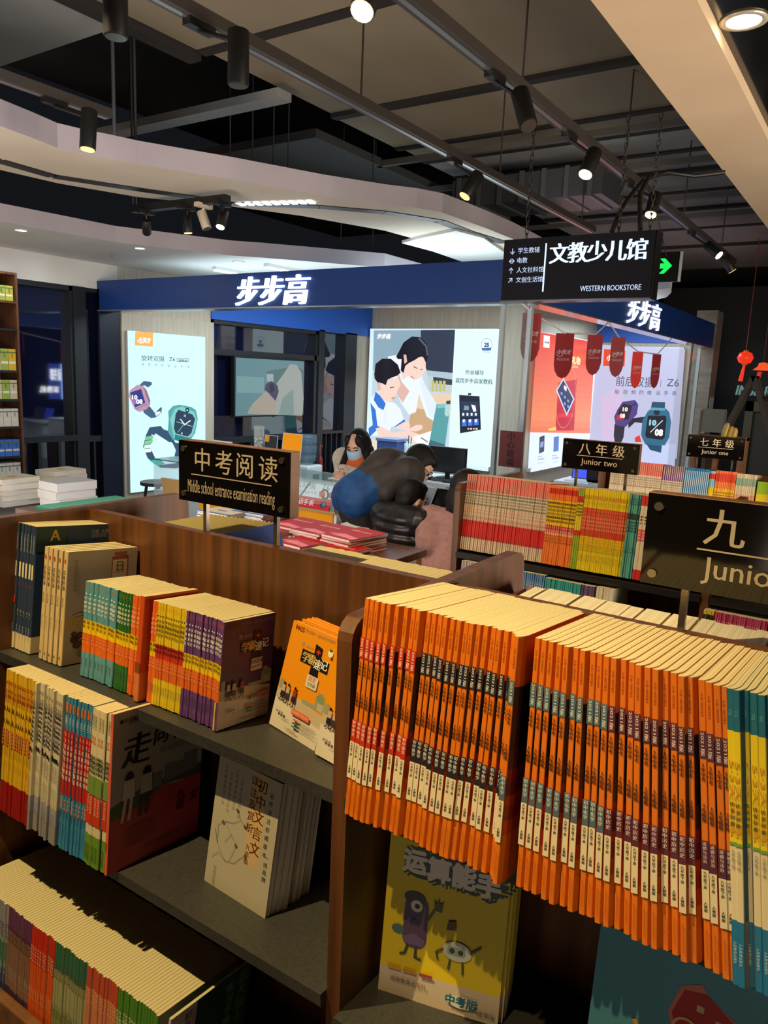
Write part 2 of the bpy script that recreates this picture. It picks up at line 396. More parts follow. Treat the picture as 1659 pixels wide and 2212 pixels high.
def deco_cream(mb, t, h, d):
    a = spine(mb); red = C(190, 60, 40); a.ell(0, h*.915, t*.2, h*.022, red); a.vtext('日有所诵', 0, h*.84, t*.62, C(70, 58, 50))
    a.vtext('初中版', 0, h*.60, t*.4, C(110, 92, 74)); a.rtext('第二版丛书', 0, h*.4, t*.3, C(150, 130, 100)); a.poly([(-t*.12, h*.06), (t*.14, h*.055), (0, h*.085)], C(40, 34, 30))
    a = front(mb, t); br = C(170, 96, 66)
    a.rect(d*.62, h*.72, d*.86, h*.93, br); a.rect(d*.635, h*.735, d*.845, h*.90, C(222, 208, 178))
    for k in range(3): a.ell(d*(.68 + .06*k), h*.955, .006, .004, br)
    a.text('日', d*.74, h*.80, .024, C(50, 40, 36), 'c'); a.rect(d*.655, h*.78, d*.825, h*.785, br)
    a.vtext('亲近母语日有所诵', d*.12, h*.93, .008, C(140, 118, 92))
    for x, z, s in ((.16, .22, 1), (.22, .25, .8), (.19, .17, .9), (.27, .19, .7), (.14, .27, .6)):
        a.ell(d*x, h*z, .011*s, .009*s, C(84, 62, 48), 12); a.ell(d*x + .003, h*z, .006*s, .005*s, C(120, 70, 50), 10)
    a.line([(d*.1, h*.44), (d*.2, h*.46), (d*.3, h*.445)], .002, C(120, 104, 80)); a.line([(d*.14, h*.42), (d*.26, h*.43)], .0015, C(120, 104, 80))
creamb = make_book('poetry_book', 'book', .0165, .23, .168, [(0, 1, C(216, 190, 140))], cover=[(0, .3, C(186, 168, 142)), (.3, .42, C(196, 170, 110)), (.42, 1, C(186, 176, 158))], deco=deco_cream, group='cream recitation readers')
xs = cols(R1, [86.5, 96.5, 106.5, 116.5, 126.5]); R1.run(creamb, xs, lambda i, n: '%s cream recitation reader beside the navy textbooks, from the left' % ordn(i), jit=.0015)
# the pocket series in five colours
def pocket(colour, subj, lab2=(226, 108, 30), foot=None, txt=(236, 236, 226), mid=(240, 204, 20), t=.0078, deco=None, cover=None):
    c = C(*colour); o = C(*lab2); ft = C(*foot) if foot else c
    bands = [(0, .26, ft), (.26, .46, o), (.46, .60, C(*mid)), (.60, 1, c)]
    def f(mb, t, h, d):
        a = spine(mb); a.rtext('PASS', 0, h*.97, t*.45, C(232, 120, 50)); a.ell(0, h*.875, t*.2, t*.2, C(*txt), 10)
        a.vtext('学霸速记', 0, h*.84, t*.80, C(*txt), .02, pitch=1.28); a.vtext(subj, 0, h*.595, t*.82, ink, .02, pitch=1.35)
        a.vtext('九年级', 0, h*.445, t*.62, C(240, 170, 110), pitch=1.3); a.rtext('教育出版社', 0, h*.2, t*.42, C(50, 60, 60))
        if deco: deco(mb, t, h, d)
    return make_book('pocket_book', 'book', t, .185, .126, bands, cover=cover, deco=f, group='pocket revision guides')
pk = lambda nm: (lambda i, n: '%s %s pocket revision guide from the left of its colour' % (ordn(i), nm))
teal = pocket((92, 156, 176), '语文'); R1.run(teal, cols(R1, [177, 185.5, 194, 202.5, 211, 219.5, 228, 237]), pk('light blue'), jit=.002)
green = pocket((40, 108, 44), '数学'); R1.run(green, cols(R1, [244.5, 250, 256, 262, 268]), pk('green'), jit=.002)
orng = pocket((232, 110, 40), '英语', (232, 110, 40), txt=(246, 190, 140)); R1.run(orng, cols(R1, [274, 280.5, 287, 293.5, 318.5, 324.5]), pk('orange'), jit=.002)
def tall_deco(mb, t, h, d):
    a = spine(mb); a.rect(-t*.5, h*.27, t*.5, h*.37, C(130, 74, 40))
pull = make_book('pocket_book', 'book', .0125, .192, .126, [(0, .27, C(204, 116, 66)), (.27, 1, C(206, 78, 26))], deco=tall_deco, group='pocket revision guides')
R1.put(pull, cols(R1, [305.5])[0], True, 'plain rust orange pocket guide pulled forward from the orange ones', dy=-.014)
yell = pocket((228, 200, 24), '物理', txt=(60, 50, 20), mid=(206, 56, 28)); R1.run(yell, cols(R1, spread(327.5, 386, 11)), pk('yellow'), jit=.002)
def chem_cover(mb, t, h, d):
    pass
purp = pocket((104, 62, 130), '化学'); R1.run(purp, cols(R1, spread(386.5, 463, 13)), pk('purple'), jit=.002)
def pass_cover(a, w, h, base, subj, tagc, title2):
    """the printed front of a pocket guide on Art a of size w x h"""
    sand = C(196, 178, 150); pale = C(216, 208, 196); dk = C(26, 24, 28)
    a.rect(0, 0, w, h, base)
    a.poly([(0, 0), (w, 0), (w, h*.28), (w*.55, h*.34), (0, h*.36)], pale)
    a.poly([(0, h*.27), (w*.4, h*.23), (w, h*.19), (w, h*.30), (w*.5, h*.35), (0, h*.37)], sand)
    for x, y, ww, hh in ((.02, .36, .08, .09), (.55, .33, .3, .035), (.80, .33, .2, .12), (.83, .33, .08, .16)):
        a.rect(w*x, h*y, w*(x + ww), h*(y + hh), C(150, 156, 130))
    a.ell(w*.9, h*.44, w*.09, h*.035, C(128, 148, 110)); a.rect(w*.86, h*.33, w*.97, h*.40, C(180, 178, 150))
    a.text('PASS', w*.09, h*.93, w*.09, C(120, 60, 20), bold=.02); a.text('绿卡图书 一直为成功的通行证', w*.30, h*.945, w*.05, C(150, 130, 110))
    a.poly([(w*.57, h*.88), (w*.72, h*.86), (w*.72, h*.775), (w*.9, h*.765), (w*.9, h*.665), (w*.72, h*.665), (w*.74, h*.60), (w*.56, h*.60), (w*.57, h*.675), (w*.33, h*.675), (w*.33, h*.79), (w*.57, h*.79)], dk)
    a.text('学', w*.36, h*.69, w*.145, C(216, 190, 110), bold=.03); a.text('霸', w*.485, h*.695, w*.145, C(216, 190, 110), bold=.03)
    a.text('速', w*.615, h*.675, w*.145, C(236, 236, 230), bold=.03); a.text('记', w*.745, h*.695, w*.145, C(236, 236, 230), bold=.03)
    a.rect(w*.615, h*.81, w*.70, h*.825, C(206, 60, 40)); a.rect(w*.645, h*.795, w*.67, h*.84, C(206, 60, 40))
    a.text('哇', w*.28, h*.82, w*.07, C(180, 170, 150)); a.text('全新改版', w*.37, h*.825, w*.04, C(170, 160, 150))
    a.rrect(w*.55, h*.485, w*.78, h*.60, w*.02, C(222, 214, 196)); a.text(title2[0], w*.665, h*.55, w*.075, C(*title2[2]), 'c', .02); a.text(title2[1], w*.665, h*.505, w*.055, C(60, 50, 50), 'c')
    for x, sk in ((.15, C(40, 34, 52)), (.25, C(60, 50, 70)), (.40, C(60, 30, 34))):      # three schoolchildren running
        a.ell(w*x, h*.425, w*.022, h*.015, C(30, 24, 24)); a.poly([(w*(x-.03), h*.41), (w*(x+.03), h*.41), (w*(x+.035), h*.35), (w*(x-.035), h*.35)], C(196, 170, 150) if x < .3 else C(150, 60, 44))
        a.poly([(w*(x-.035), h*.35), (w*(x+.035), h*.35), (w*(x+.045), h*.30), (w*(x-.045), h*.30)], sk)
        a.line([(w*(x-.01), h*.31), (w*(x-.03), h*.27), (w*(x-.06), h*.265)], w*.014, C(30, 26, 30)); a.line([(w*(x+.02), h*.31), (w*(x+.03), h*.255)], w*.014, C(30, 26, 30))
    a.text(subj, w*.54, h*.215, w*.075, dk, bold=.03) if tagc is None else None
    if tagc is None:
        a.rect(w*.73, h*.21, w*.93, h*.26, C(206, 90, 60)); a.text('九年级', w*.83, h*.222, w*.06, C(236, 190, 160), 'c')
    else:
        a.rrect(w*.42, h*.20, w*.80, h*.25, w*.02, C(222, 96, 60)); a.text('漫画图解 速查速记', w*.61, h*.215, w*.045, C(240, 200, 170), 'c')
    for k, c in enumerate(((206, 110, 70), (60, 110, 150), (90, 140, 100))):
        a.rect(w*.5, h*(.155 - .03*k), w*.62, h*(.172 - .03*k), C(*c)); a.text('涵盖知识要点图解记忆好方法', w*.63, h*(.157 - .03*k), w*.026, C(90, 80, 76))
    for k in range(3): a.ell(w*(.15 + .055*k), h*.165, w*.024, h*.013, C(150, 140, 140))
    a.text('扫码看视频更多学习', w*.22, h*.125, w*.025, C(110, 104, 100))
    a.text('辽宁教育出版社', w*.5, h*.05, w*.036, C(80, 74, 70), 'c')
def chem_deco(mb, t, h, d):
    pass_cover(Art(mb, (t/2 + .0002, 0, 0), (0, 1, 0), (0, 0, 1), .0001), d, h, C(82, 50, 92), '化学', None, ('漫画图解', '速查速记', (60, 50, 70)))
    a = spine(mb); a.rect(-t*.5, 0, -t*.1, h*.26, C(228, 200, 40))
chem = pocket((104, 62, 130), '化学', deco=chem_deco); R1.put(chem, cols(R1, [468.5])[0], True, 'purple chemistry pocket guide showing its whole front cover', dy=-.006)
# three history guides leaning face out at the right end
def face_book(name, cat, w, h, t, cover, side, deco, pages=PAGESW, spine_mat=None):
    """book turned to show its front: origin bottom centre, front on y=0 facing -y, thickness to +y, spine on the left"""
    mb = MB(); mb.box((-w/2, 0, 0), (w/2, .0006, h), cover); mb.box((-w/2, t - .0006, 0), (w/2, t, h), cover)
    mb.box((-w/2, .0006, 0), (-w/2 + .0006, t - .0006, h), spine_mat or cover)
    deco(Art(mb, (-w/2, -.0001, 0), (1, 0, 0), (0, 0, 1), .00012), w, h)
    o = mb.build(name, cat=cat); p = MB(); p.box((-w/2 + .0008, .0007, .001), (w/2 - .001, t - .0007, h - .0015), pages); p.build('page_block', o)
    return o
def hist_deco(a, w, h):
    pass_cover(a, w, h, C(236, 150, 20), '历史', 1, ('历史', '九年级', (190, 60, 40)))
    a.ell(w*.92, h*.86, w*.05, h*.035, C(236, 232, 214)); a.ell(w*.92, h*.885, w*.035, h*.012, C(40, 110, 70))
hist = face_book('pocket_book', 'book', .128, .185, .009, C(236, 150, 20), C(236, 150, 20), hist_deco)
p0, p1 = onZ(583, 1565, .944), onZ(678, 1620, .947)
hy = math.atan2(p1.y - p0.y, p1.x - p0.x)
def put_face(o, p0, p1, lean, label, group=None):
    c = (p0 + p1)/2; o.location = c; o.rotation_euler = (-lean, 0, math.atan2(p1.y - p0.y, p1.x - p0.x)); o['label'] = label
    if group: o['group'] = group
put_face(hist, p0, p1, .27, 'golden yellow history pocket guide leaning face out at shelf end', 'pocket revision guides')
for k in range(3):
    o = dup(hist, (hist.location.x + .004 + .002*k, hist.location.y + .0185 + .011*k, hist.location.z - .001 - .001*k), hist.rotation_euler, 'yellow history guide %s behind the front one, mostly hidden' % ['directly', 'second', 'third'][k])
h2 = dup(hist, (0, 0, 0), (0, 0, 0), 'golden yellow history guide half hidden by the wooden upright')
p0, p1 = onZ(690, 1633, .952), onZ(790, 1690, .952); put_face(h2, p0, p1, .22, h2['label'])

# ---- middle shelf of the left bay
R2 = Row(.735, .676)
def d_yel(mb, t, h, d):
    a = spine(mb); red = C(170, 50, 24); a.rtext('优+学案', 0, h*.93, t*.9, red, .02); a.vtext('初中', 0, h*.82, t*.6, C(150, 60, 30))
    a.text('人', 0, h*.715, t*1.0, C(40, 30, 24), 'c', .03); a.text('人', 0, h*.63, t*1.0, C(40, 30, 24), 'c', .03)
    for k in range(5): a.ell(0, h*(.585 - .024*k), t*.36, h*.0125, C(206, 120, 70), 10)
    a.vtext('九年级', 0, h*.47, t*.45, C(120, 84, 20)); a.vtext('上册下册', 0, h*.38, t*.32, C(160, 120, 30))
yb = make_book('exercise_book', 'book', .0113, .285, .205, [(0, .22, C(156, 24, 20)), (.22, 1, C(222, 176, 28))], deco=d_yel, group='yellow and red exercise books')
R2.run(yb, cols(R2, spread(-4, 61, 13)), lambda i, n: '%s yellow exercise book with red foot, counted from the left' % ordn(i))
def d_wh(mb, t, h, d):
    a = spine(mb); a.rtext('优+学案', 0, h*.95, t*.8, C(90, 80, 70)); g = C(70, 70, 84)
    for k in range(9): a.rect(-t*.4, h*(.86 - .030*k), t*.38, h*(.878 - .030*k), g if k % 3 else C(130, 130, 140))
    a.rect(-t*.4, h*.55, t*.4, h*.575, C(24, 22, 24)); a.vtext('全程测评卷', 0, h*.53, t*.6, C(120, 116, 116)); a.rtext('初中语文九年级', 0, h*.38, t*.5, C(140, 136, 130)); a.rtext('学习测评', 0, h*.21, t*.5, C(70, 84, 130))
wb = make_book('test_paper_book', 'book', .0105, .285, .205, [(0, .13, C(150, 146, 148)), (.13, .235, C(164, 162, 170)), (.235, 1, C(218, 208, 178))], deco=d_wh, group='white and grey test books')
R2.run(wb, cols(R2, spread(61.5, 121.5, 13)), lambda i, n: '%s white test book with black bars, right of the yellow ones' % ordn(i), jit=.006)
def d_bl(mb, t, h, d):
    a = spine(mb); a.rrect(-t*.45, h*.36, t*.45, h*.79, t*.3, C(196, 40, 34)); a.rtext('2021', 0, h*.87, t*.62, C(230, 232, 226), .02)
    a.rect(-t*.3, h*.90, t*.3, h*.96, C(206, 120, 60)); a.vtext('53名校考点精练', 0, h*.775, t*.74, C(240, 226, 214), .03, pitch=1.25)
    a.vtext('中考版', 0, h*.34, t*.66, C(226, 150, 80), .03); a.vtext('新课标', 0, h*.27, t*.5, C(30, 60, 90)); a.rtext('延边大学出版社', 0, h*.18, t*.36, C(40, 90, 120))
bb = make_book('exam_book', 'book', .0125, .285, .205, [(0, 1, C(64, 140, 184))], deco=d_bl, group='blue and red exam books')
R2.run(bb, cols(R2, spread(122, 178.5, 10)), lambda i, n: '%s blue exam book with red spine label, counted from the left' % ordn(i))
def d_gr(mb, t, h, d):
    a = spine(mb); a.rtext('名师原创学习', 0, h*.96, t*.5, C(90, 84, 70)); a.rtext('2021版', 0, h*.83, t*.6, C(196, 90, 40)); a.rtext('全程导学', 0, h*.71, t*1.0, C(40, 60, 44), .03)
    a.rect(-t*.5, h*.46, t*.5, h*.58, C(120, 150, 70)); a.rect(-t*.5, h*.27, t*.5, h*.455, C(206, 64, 38)); a.vtext('初中语文九年级', 0, h*.45, t*.5, C(244, 214, 190), pitch=1.1); a.rtext('延边大学出版社', 0, h*.14, t*.5, C(40, 70, 30))
gb = make_book('study_guide', 'book', .0085, .283, .205, [(0, .2, C(110, 150, 48)), (.2, 1, C(222, 208, 170))], cover=[(0, .2, C(86, 128, 40)), (.2, 1, C(150, 150, 130))], deco=d_gr, group='white and green study guides')
R2.run(gb, cols(R2, [182, 189.5, 199, 206, 218]), lambda i, n: '%s white study guide with green foot, from the blue books' % ordn(i), sides=lambda i, X: math.radians(i*.3), jit=.002)
def d_zou(mb, t, h, d):
    a = front(mb, t); k = C(18, 16, 18)
    a.rect(0, 0, d, h, C(170, 62, 60)); a.poly([(0, h*.40), (d*.4, h*.46), (d*.7, h*.42), (d, h*.45), (d, h), (0, h)], C(162, 148, 132))
    a.poly([(0, h*.33), (d*.3, h*.36), (d*.55, h*.44), (d, h*.42), (d, h*.50), (d*.7, h*.47), (d*.4, h*.49), (0, h*.42)], C(72, 78, 60))
    for x, y, w_, hh in ((.42, .44, .12, .10), (.56, .45, .12, .12), (.68, .46, .1, .1), (.78, .47, .16, .13)): a.rect(d*x, h*y, d*(x+w_), h*(y+hh), C(112, 108, 104))
    a.text('走', d*.09, h*.66, .062, k, bold=.035, shear=.12); a.text('向', d*.42, h*.735, .038, k, bold=.02, shear=.1); a.text('名', d*.61, h*.735, .038, k, bold=.02, shear=.1); a.text('校', d*.80, h*.735, .038, k, bold=.02, shear=.1)
    a.text('新人教部编版', d*.50, h*.66, .014, C(140, 120, 110)); a.text('●名师教辅', d*.06, h*.93, .009, k); a.text('品质教育', d*.15, h*.915, .009, k)
    for x, c in ((.18, C(196, 160, 140)), (.36, C(60, 56, 60))):
        a.ell(d*x, h*.575, .009, .010, k); a.poly([(d*(x-.055), h*.56), (d*(x+.055), h*.56), (d*(x+.065), h*.44), (d*(x-.065), h*.44)], C(190, 176, 160) if x < .3 else C(170, 160, 150))
        a.line([(d*(x-.03), h*.44), (d*(x-.06), h*.30)], .007, c); a.line([(d*(x+.03), h*.44), (d*(x+.01), h*.30)], .007, c)
    a.text('九', d*.70, h*.30, .022, C(60, 14, 16), bold=.02); a.text('语', d*.70, h*.235, .022, C(60, 14, 16), bold=.02); a.text('文', d*.86, h*.26, .022, C(60, 14, 16), bold=.02)
    for q in range(4): a.text('·精讲精练同步提升', d*.16, h*(.235 - .035*q), .008, C(110, 30, 30))
    a.text('吉林出版集团教育社', d*.36, h*.07, .010, C(80, 22, 24))
    a = spine(mb); a.rtext('走向名校全程测评语文', 0, h*.9, t*.7, C(250, 190, 170)); a.rtext('出版社', 0, h*.2, t*.6, C(90, 30, 28))
zou = make_book('study_guide', 'book', .0085, .287, .208, [(0, 1, C(226, 96, 76))], cover=[(0, 1, C(170, 62, 60))], deco=d_zou)
R2.put(zou, cols(R2, [227])[0], True, 'large grey and red study guide with brush lettering, showing its front cover', math.radians(2.0), dy=.0)
# the classical-Chinese readers standing face out on the empty shelf
def wyw_deco(a, w, h):
    a.rect(w*.03, 0, w, h, C(186, 178, 160)); br = C(98, 40, 26)
    a.rect(w*.56, h*.30, w*.80, h*.99, C(206, 176, 128)); a.vtext('初中文言文', w*.72, h*.965, .024, br, .02, pitch=1.12)
    a.vtext('译注及赏析', w*.60, h*.965, .0175, br, .015, pitch=1.15); a.vtext('九年级', w*.615, h*.455, .0105, C(50, 40, 36), pitch=1.2)
    a.vtext('名师详注权威版本', w*.87, h*.90, .0095, C(70, 60, 54), pitch=1.5); a.vtext('一线品牌', w*.905, h*.45, .0095, C(70, 60, 54), pitch=1.3)
    k = C(140, 134, 116)
    for k2 in range(4): a.vtext('之乎者也而何以为', w*(.14 + .09*k2), h*(.95 - .04*(k2 % 2)), .007, C(150, 142, 126), pitch=1.3)
    for br_ in ([(.08, .44), (.14, .34), (.20, .30), (.30, .24), (.44, .26), (.52, .32), (.60, .36)], [(.14, .34), (.12, .48), (.22, .53), (.36, .55), (.46, .60), (.40, .66)], [(.22, .53), (.34, .46), (.44, .40), (.40, .32), (.36, .26)], [(.30, .24), (.18, .28), (.08, .22)], [(.46, .60), (.54, .57)], [(.34, .46), (.26, .38)]):
        a.line([(w*x, h*y) for x, y in br_], .0009, k)
    for x, y in ((.60, .36), (.54, .57), (.44, .40), (.40, .66), (.2, .52)): a.ell(w*x, h*y, .003, .003, C(96, 84, 70), 8)
    a.vtext('文言文丛书', w*.16, h*.17, .006, C(90, 84, 76), pitch=1.2)
wyw = face_book('classics_reader', 'book', .152, .228, .011, C(186, 178, 160), None, wyw_deco, spine_mat=C(156, 88, 56))
p0, p1 = onZ(437, 1899, .663), onZ(577, 1988, .664); put_face(wyw, p0, p1, .16, 'white classical reader with brown title strip, frontmost of its row', 'classical Chinese readers')
for k in range(8):
    dirn = Vector((-math.sin(wyw.rotation_euler.z), math.cos(wyw.rotation_euler.z), 0))
    q = Vector(wyw.location) + dirn*(.0116*(k + 1)) + Vector((math.cos(wyw.rotation_euler.z), math.sin(wyw.rotation_euler.z), 0))*(.003*(k % 3)*(1 if k < 5 else .5))
    dup(wyw, (q.x, q.y, q.z - .0016*(k + 1)), wyw.rotation_euler, '%s white classical reader standing behind the front one' % ordn(k + 1))

# ---- bottom shelf of the left bay: only heads and tops show
R3 = Row(.688, .238)
def slim(name, bands, t=.0068, dep=.185, h=.262, deco=None): return make_book(name, 'book', t, h, dep, bands, cover=[(0, 1, C(206, 192, 150))], deco=deco, group='slim workbooks on the lowest shelf')
def top_cols(px): return [lineX(p, R3.Y + .262*math.sin(LEAN), R3.Z + .262*math.cos(LEAN)) for p in px]
def d_slim(c1, c2):
    def f(mb, t, h, d):
        a = spine(mb); a.vtext('同步练习册', 0, h*.85, t*.7, C(*c1), .02, pitch=1.25); a.rtext('九年级全一册', 0, h*.55, t*.6, C(*c2))
    return f
X0 = -1.45; gx = top_cols([18, 70, 121, 190, 256, 343])
groups = [('blue and grey', X0, gx[0], [(0, .5, C(50, 70, 120)), (.5, .7, C(70, 120, 100)), (.7, 1, C(150, 150, 160))], ((80, 80, 100), (220, 220, 220))),
          ('purple and brown', gx[0], gx[1], [(0, .38, C(84, 58, 92)), (.38, .82, C(140, 104, 84)), (.82, 1, C(108, 62, 100))], ((90, 60, 60), (200, 180, 170))),
          ('red and orange', gx[1], gx[2], [(0, .3, C(196, 56, 34)), (.3, .72, C(222, 92, 30)), (.72, 1, C(206, 48, 30))], ((250, 200, 150), (250, 190, 140))),
          ('green and cream', gx[2], gx[3], [(0, .3, C(84, 110, 96)), (.3, .5, C(136, 142, 84)), (.5, .8, C(166, 166, 120)), (.8, 1, C(60, 112, 84))], ((120, 120, 90), (80, 100, 70))),
          ('salmon', gx[3], gx[4], [(0, .35, C(226, 120, 66)), (.35, .85, C(218, 132, 88)), (.85, 1, C(206, 84, 56))], ((250, 190, 150), (180, 90, 60))),
          ('bright green', gx[4], gx[5], [(0, .5, C(150, 160, 80)), (.5, .8, C(130, 170, 70)), (.8, 1, C(84, 140, 44))], ((240, 240, 200), (60, 90, 40)))]
for nm, a_, b_, bands, cc in groups:
    n = max(3, int(round((b_ - a_)/.0072))); pr = slim('slim_workbook', bands, (b_ - a_)/n*.97, deco=d_slim(*cc))
    R3.run(pr, spread(a_, b_, n), (lambda nm: lambda i, n: '%s slim %s workbook from the left, lowest shelf' % (ordn(i), nm))(nm), jit=.002)
def d_cov(mb, t, h, d):
    a = front(mb, t); a.rect(0, 0, d, h, C(20, 62, 38)); a.rect(0, 0, d*.30, h, C(206, 190, 166)); a.vtext('初中同步练习', d*.20, h*.97, .017, C(50, 44, 40), .02); a.vtext('九年级下册教师', d*.27, h*.97, .008, C(90, 80, 70)); a.ell(d*.08, h*.52, .02, .026, C(70, 110, 50))
    a.ell(d*.52, h*.62, .026, .026, C(206, 176, 50)); a.text('初中', d*.52, h*.635, .017, C(40, 70, 40), 'c', .02); a.text('语文', d*.52, h*.56, .017, C(40, 70, 40), 'c', .02)
    a.vtext('练习手册', d*.72, h*.95, .022, C(120, 150, 100), .02); a.vtext('北大绿卡', d*.88, h*.97, .026, C(100, 130, 84), .02)
cw = make_book('slim_workbook', 'book', .006, .268, .192, [(0, 1, C(206, 190, 166))], cover=[(0, 1, C(24, 66, 42))], deco=d_cov, group='slim workbooks on the lowest shelf')
R3.put(cw, gx[5] + .008, True, 'white and dark green workbook with yellow disc closing the lowest row', math.radians(-4), dz=.004)

# ---- right bay, top shelf: the orange series
R4 = Row(.733, .988)
def orange(subj, c, tc):
    O = C(214, 112, 18); cc = C(*c)
    def f(mb, t, h, d):
        T = t; t = t*.6; a = spine(mb, -T*.2); a.rtext('53 曲一线科学备考', 0, h*.955, t*.42, C(150, 70, 20)); a.rect(-t*.5, h*.73, t*.5, h*.825, cc); a.rtext('2021版', 0, h*.822, t*.60, C(*tc), .02, length=h*.085)
        a.vtext('5年中考', 0, h*.715, t*.70, C(52, 28, 12), .03, pitch=1.0); a.vtext('3年模拟', 0, h*.575, t*.70, C(52, 28, 12), .03, pitch=1.0)
        a.rect(-t*.5, h*.345, t*.5, h*.445, cc); a.vtext(subj, 0, h*.442, t*(.74 if len(subj) == 4 else .60), C(*tc), .02, pitch=1.08)
        a.rect(-t*.5, h*.175, t*.5, h*.345, C(220, 208, 180)); a.vtext('九年级下册', 0, h*.34, t*.52, ink, .01, pitch=1.02); a.vtext('人教版', 0, h*.235, t*.52, ink, .02, pitch=1.02)
        a.rtext('教育科学出版社 首都师范大学', 0, h*.135, t*.32, C(160, 76, 20))
    cov = [(0, .20, O), (.20, .26, C(196, 70, 20)), (.26, .32, C(150, 50, 24)), (.32, .36, C(180, 60, 20)), (.36, .42, C(110, 34, 26)), (.42, .47, C(132, 34, 24)), (.47, .55, C(64, 36, 20)), (.55, .80, C(34, 24, 18)), (.80, 1, C(208, 100, 16))]
    return make_book('exam_workbook', 'book', .0112, .285, .205, [(0, 1, O)], cover=cov, deco=f, group='orange exam workbooks', swell=.4)
A3 = lambda l: [700 + .3014*x for x in l]; A4 = lambda l: [1200 + .2767*x for x in l]
tops = A3([318, 358, 400, 445, 480, 540, 595, 642, 688, 752, 790, 835, 885, 940, 985, 1040, 1075, 1118, 1165, 1222, 1266, 1316, 1368, 1392])
red9, nav15 = tops[:9], tops[9:]
blu11 = A3([1418, 1535, 1585, 1635]) + A4([45, 105, 168, 230, 302, 350, 415])
his10 = A4([472, 540, 608, 668, 740, 802, 868, 935, 1002, 1060]); dao4 = A4([1152, 1212, 1280, 1330])
def side_of(i, X): return math.radians(max(0, (X + .36)/.36*11))
yz = (R4.Y + .285*math.sin(LEAN), R4.Z + .285*math.cos(LEAN))
def orow(px, proto, label, side=side_of):
    """the picture columns are those of the spine heads: find the foot from the head and the sideways lean"""
    for i, p in enumerate(px):
        Xt = lineX(p, *yz); X = Xt
        for _ in range(4): X = Xt + .285*math.sin(side(i, X))
        R4.put(proto, X, i == 0, label(i + 1, len(px)), side(i, X), random.uniform(-.004, .004) - (.012 if (proto.name.startswith('exam') and label is lab_b and i == 0) else 0))
lab_b = lambda i, n: ('%s orange workbook with grey blue 2021 band, from the left' % ordn(i)) if i > 1 else 'orange workbook pulled forward, first with grey blue 2021 band'
orow(red9, orange('初中语文', (186, 48, 30), (246, 214, 190)), lambda i, n: '%s orange workbook with red 2021 band, from the wooden upright' % ordn(i))
orow(nav15, orange('初中数学', (34, 34, 44), (206, 206, 210)), lambda i, n: '%s orange workbook with black 2021 band, from the left' % ordn(i))
orow(blu11, orange('初中化学', (78, 100, 116), (206, 216, 220)), lab_b)
orow(his10, orange('初中历史', (86, 38, 58), (224, 204, 210)), lambda i, n: '%s orange workbook with plum 2021 band, from the left' % ordn(i))
orow(dao4, orange('道德与法治', (78, 36, 56), (216, 190, 206)), lambda i, n: '%s orange workbook of the plum four beside the blue books' % ordn(i))
def d_esy(mb, t, h, d):
    T = t; t = t*.62; a = spine(mb, -T*.19); a.rtext('CCJ', 0, h*.93, t*.5, C(120, 190, 210)); a.rtext('5·3天天练', 0, h*.76, t*.8, C(206, 150, 30), .03, length=h*.26); a.vtext('优化训练', 0, h*.62, t*.62, C(60, 80, 30), .02, pitch=1.5)
    a.rect(-t*.5, h*.475, t*.5, h*.485, C(110, 160, 60)); a.vtext('九年级下册', 0, h*.46, t*.5, C(120, 116, 104), pitch=1.1); a.rtext('人民教育出版社', 0, h*.15, t*.45, C(180, 214, 230))
esy = make_book('training_book', 'book', .0112, .285, .205, [(0, .22, C(30, 112, 166)), (.22, .48, C(218, 206, 176)), (.48, .86, C(230, 204, 22)), (.86, 1, C(26, 104, 134))], cover=[(0, .22, C(150, 140, 120)), (.22, 1, C(24, 84, 120))], deco=d_esy, group='blue and yellow training books', swell=.38)
orow(A4([1386, 1432, 1492, 1562, 1625, 1690, 1752, 1815, 1880]), esy, lambda i, n: '%s blue and yellow training book beside the orange workbooks' % ordn(i), side=lambda i, X: math.radians(8.5))

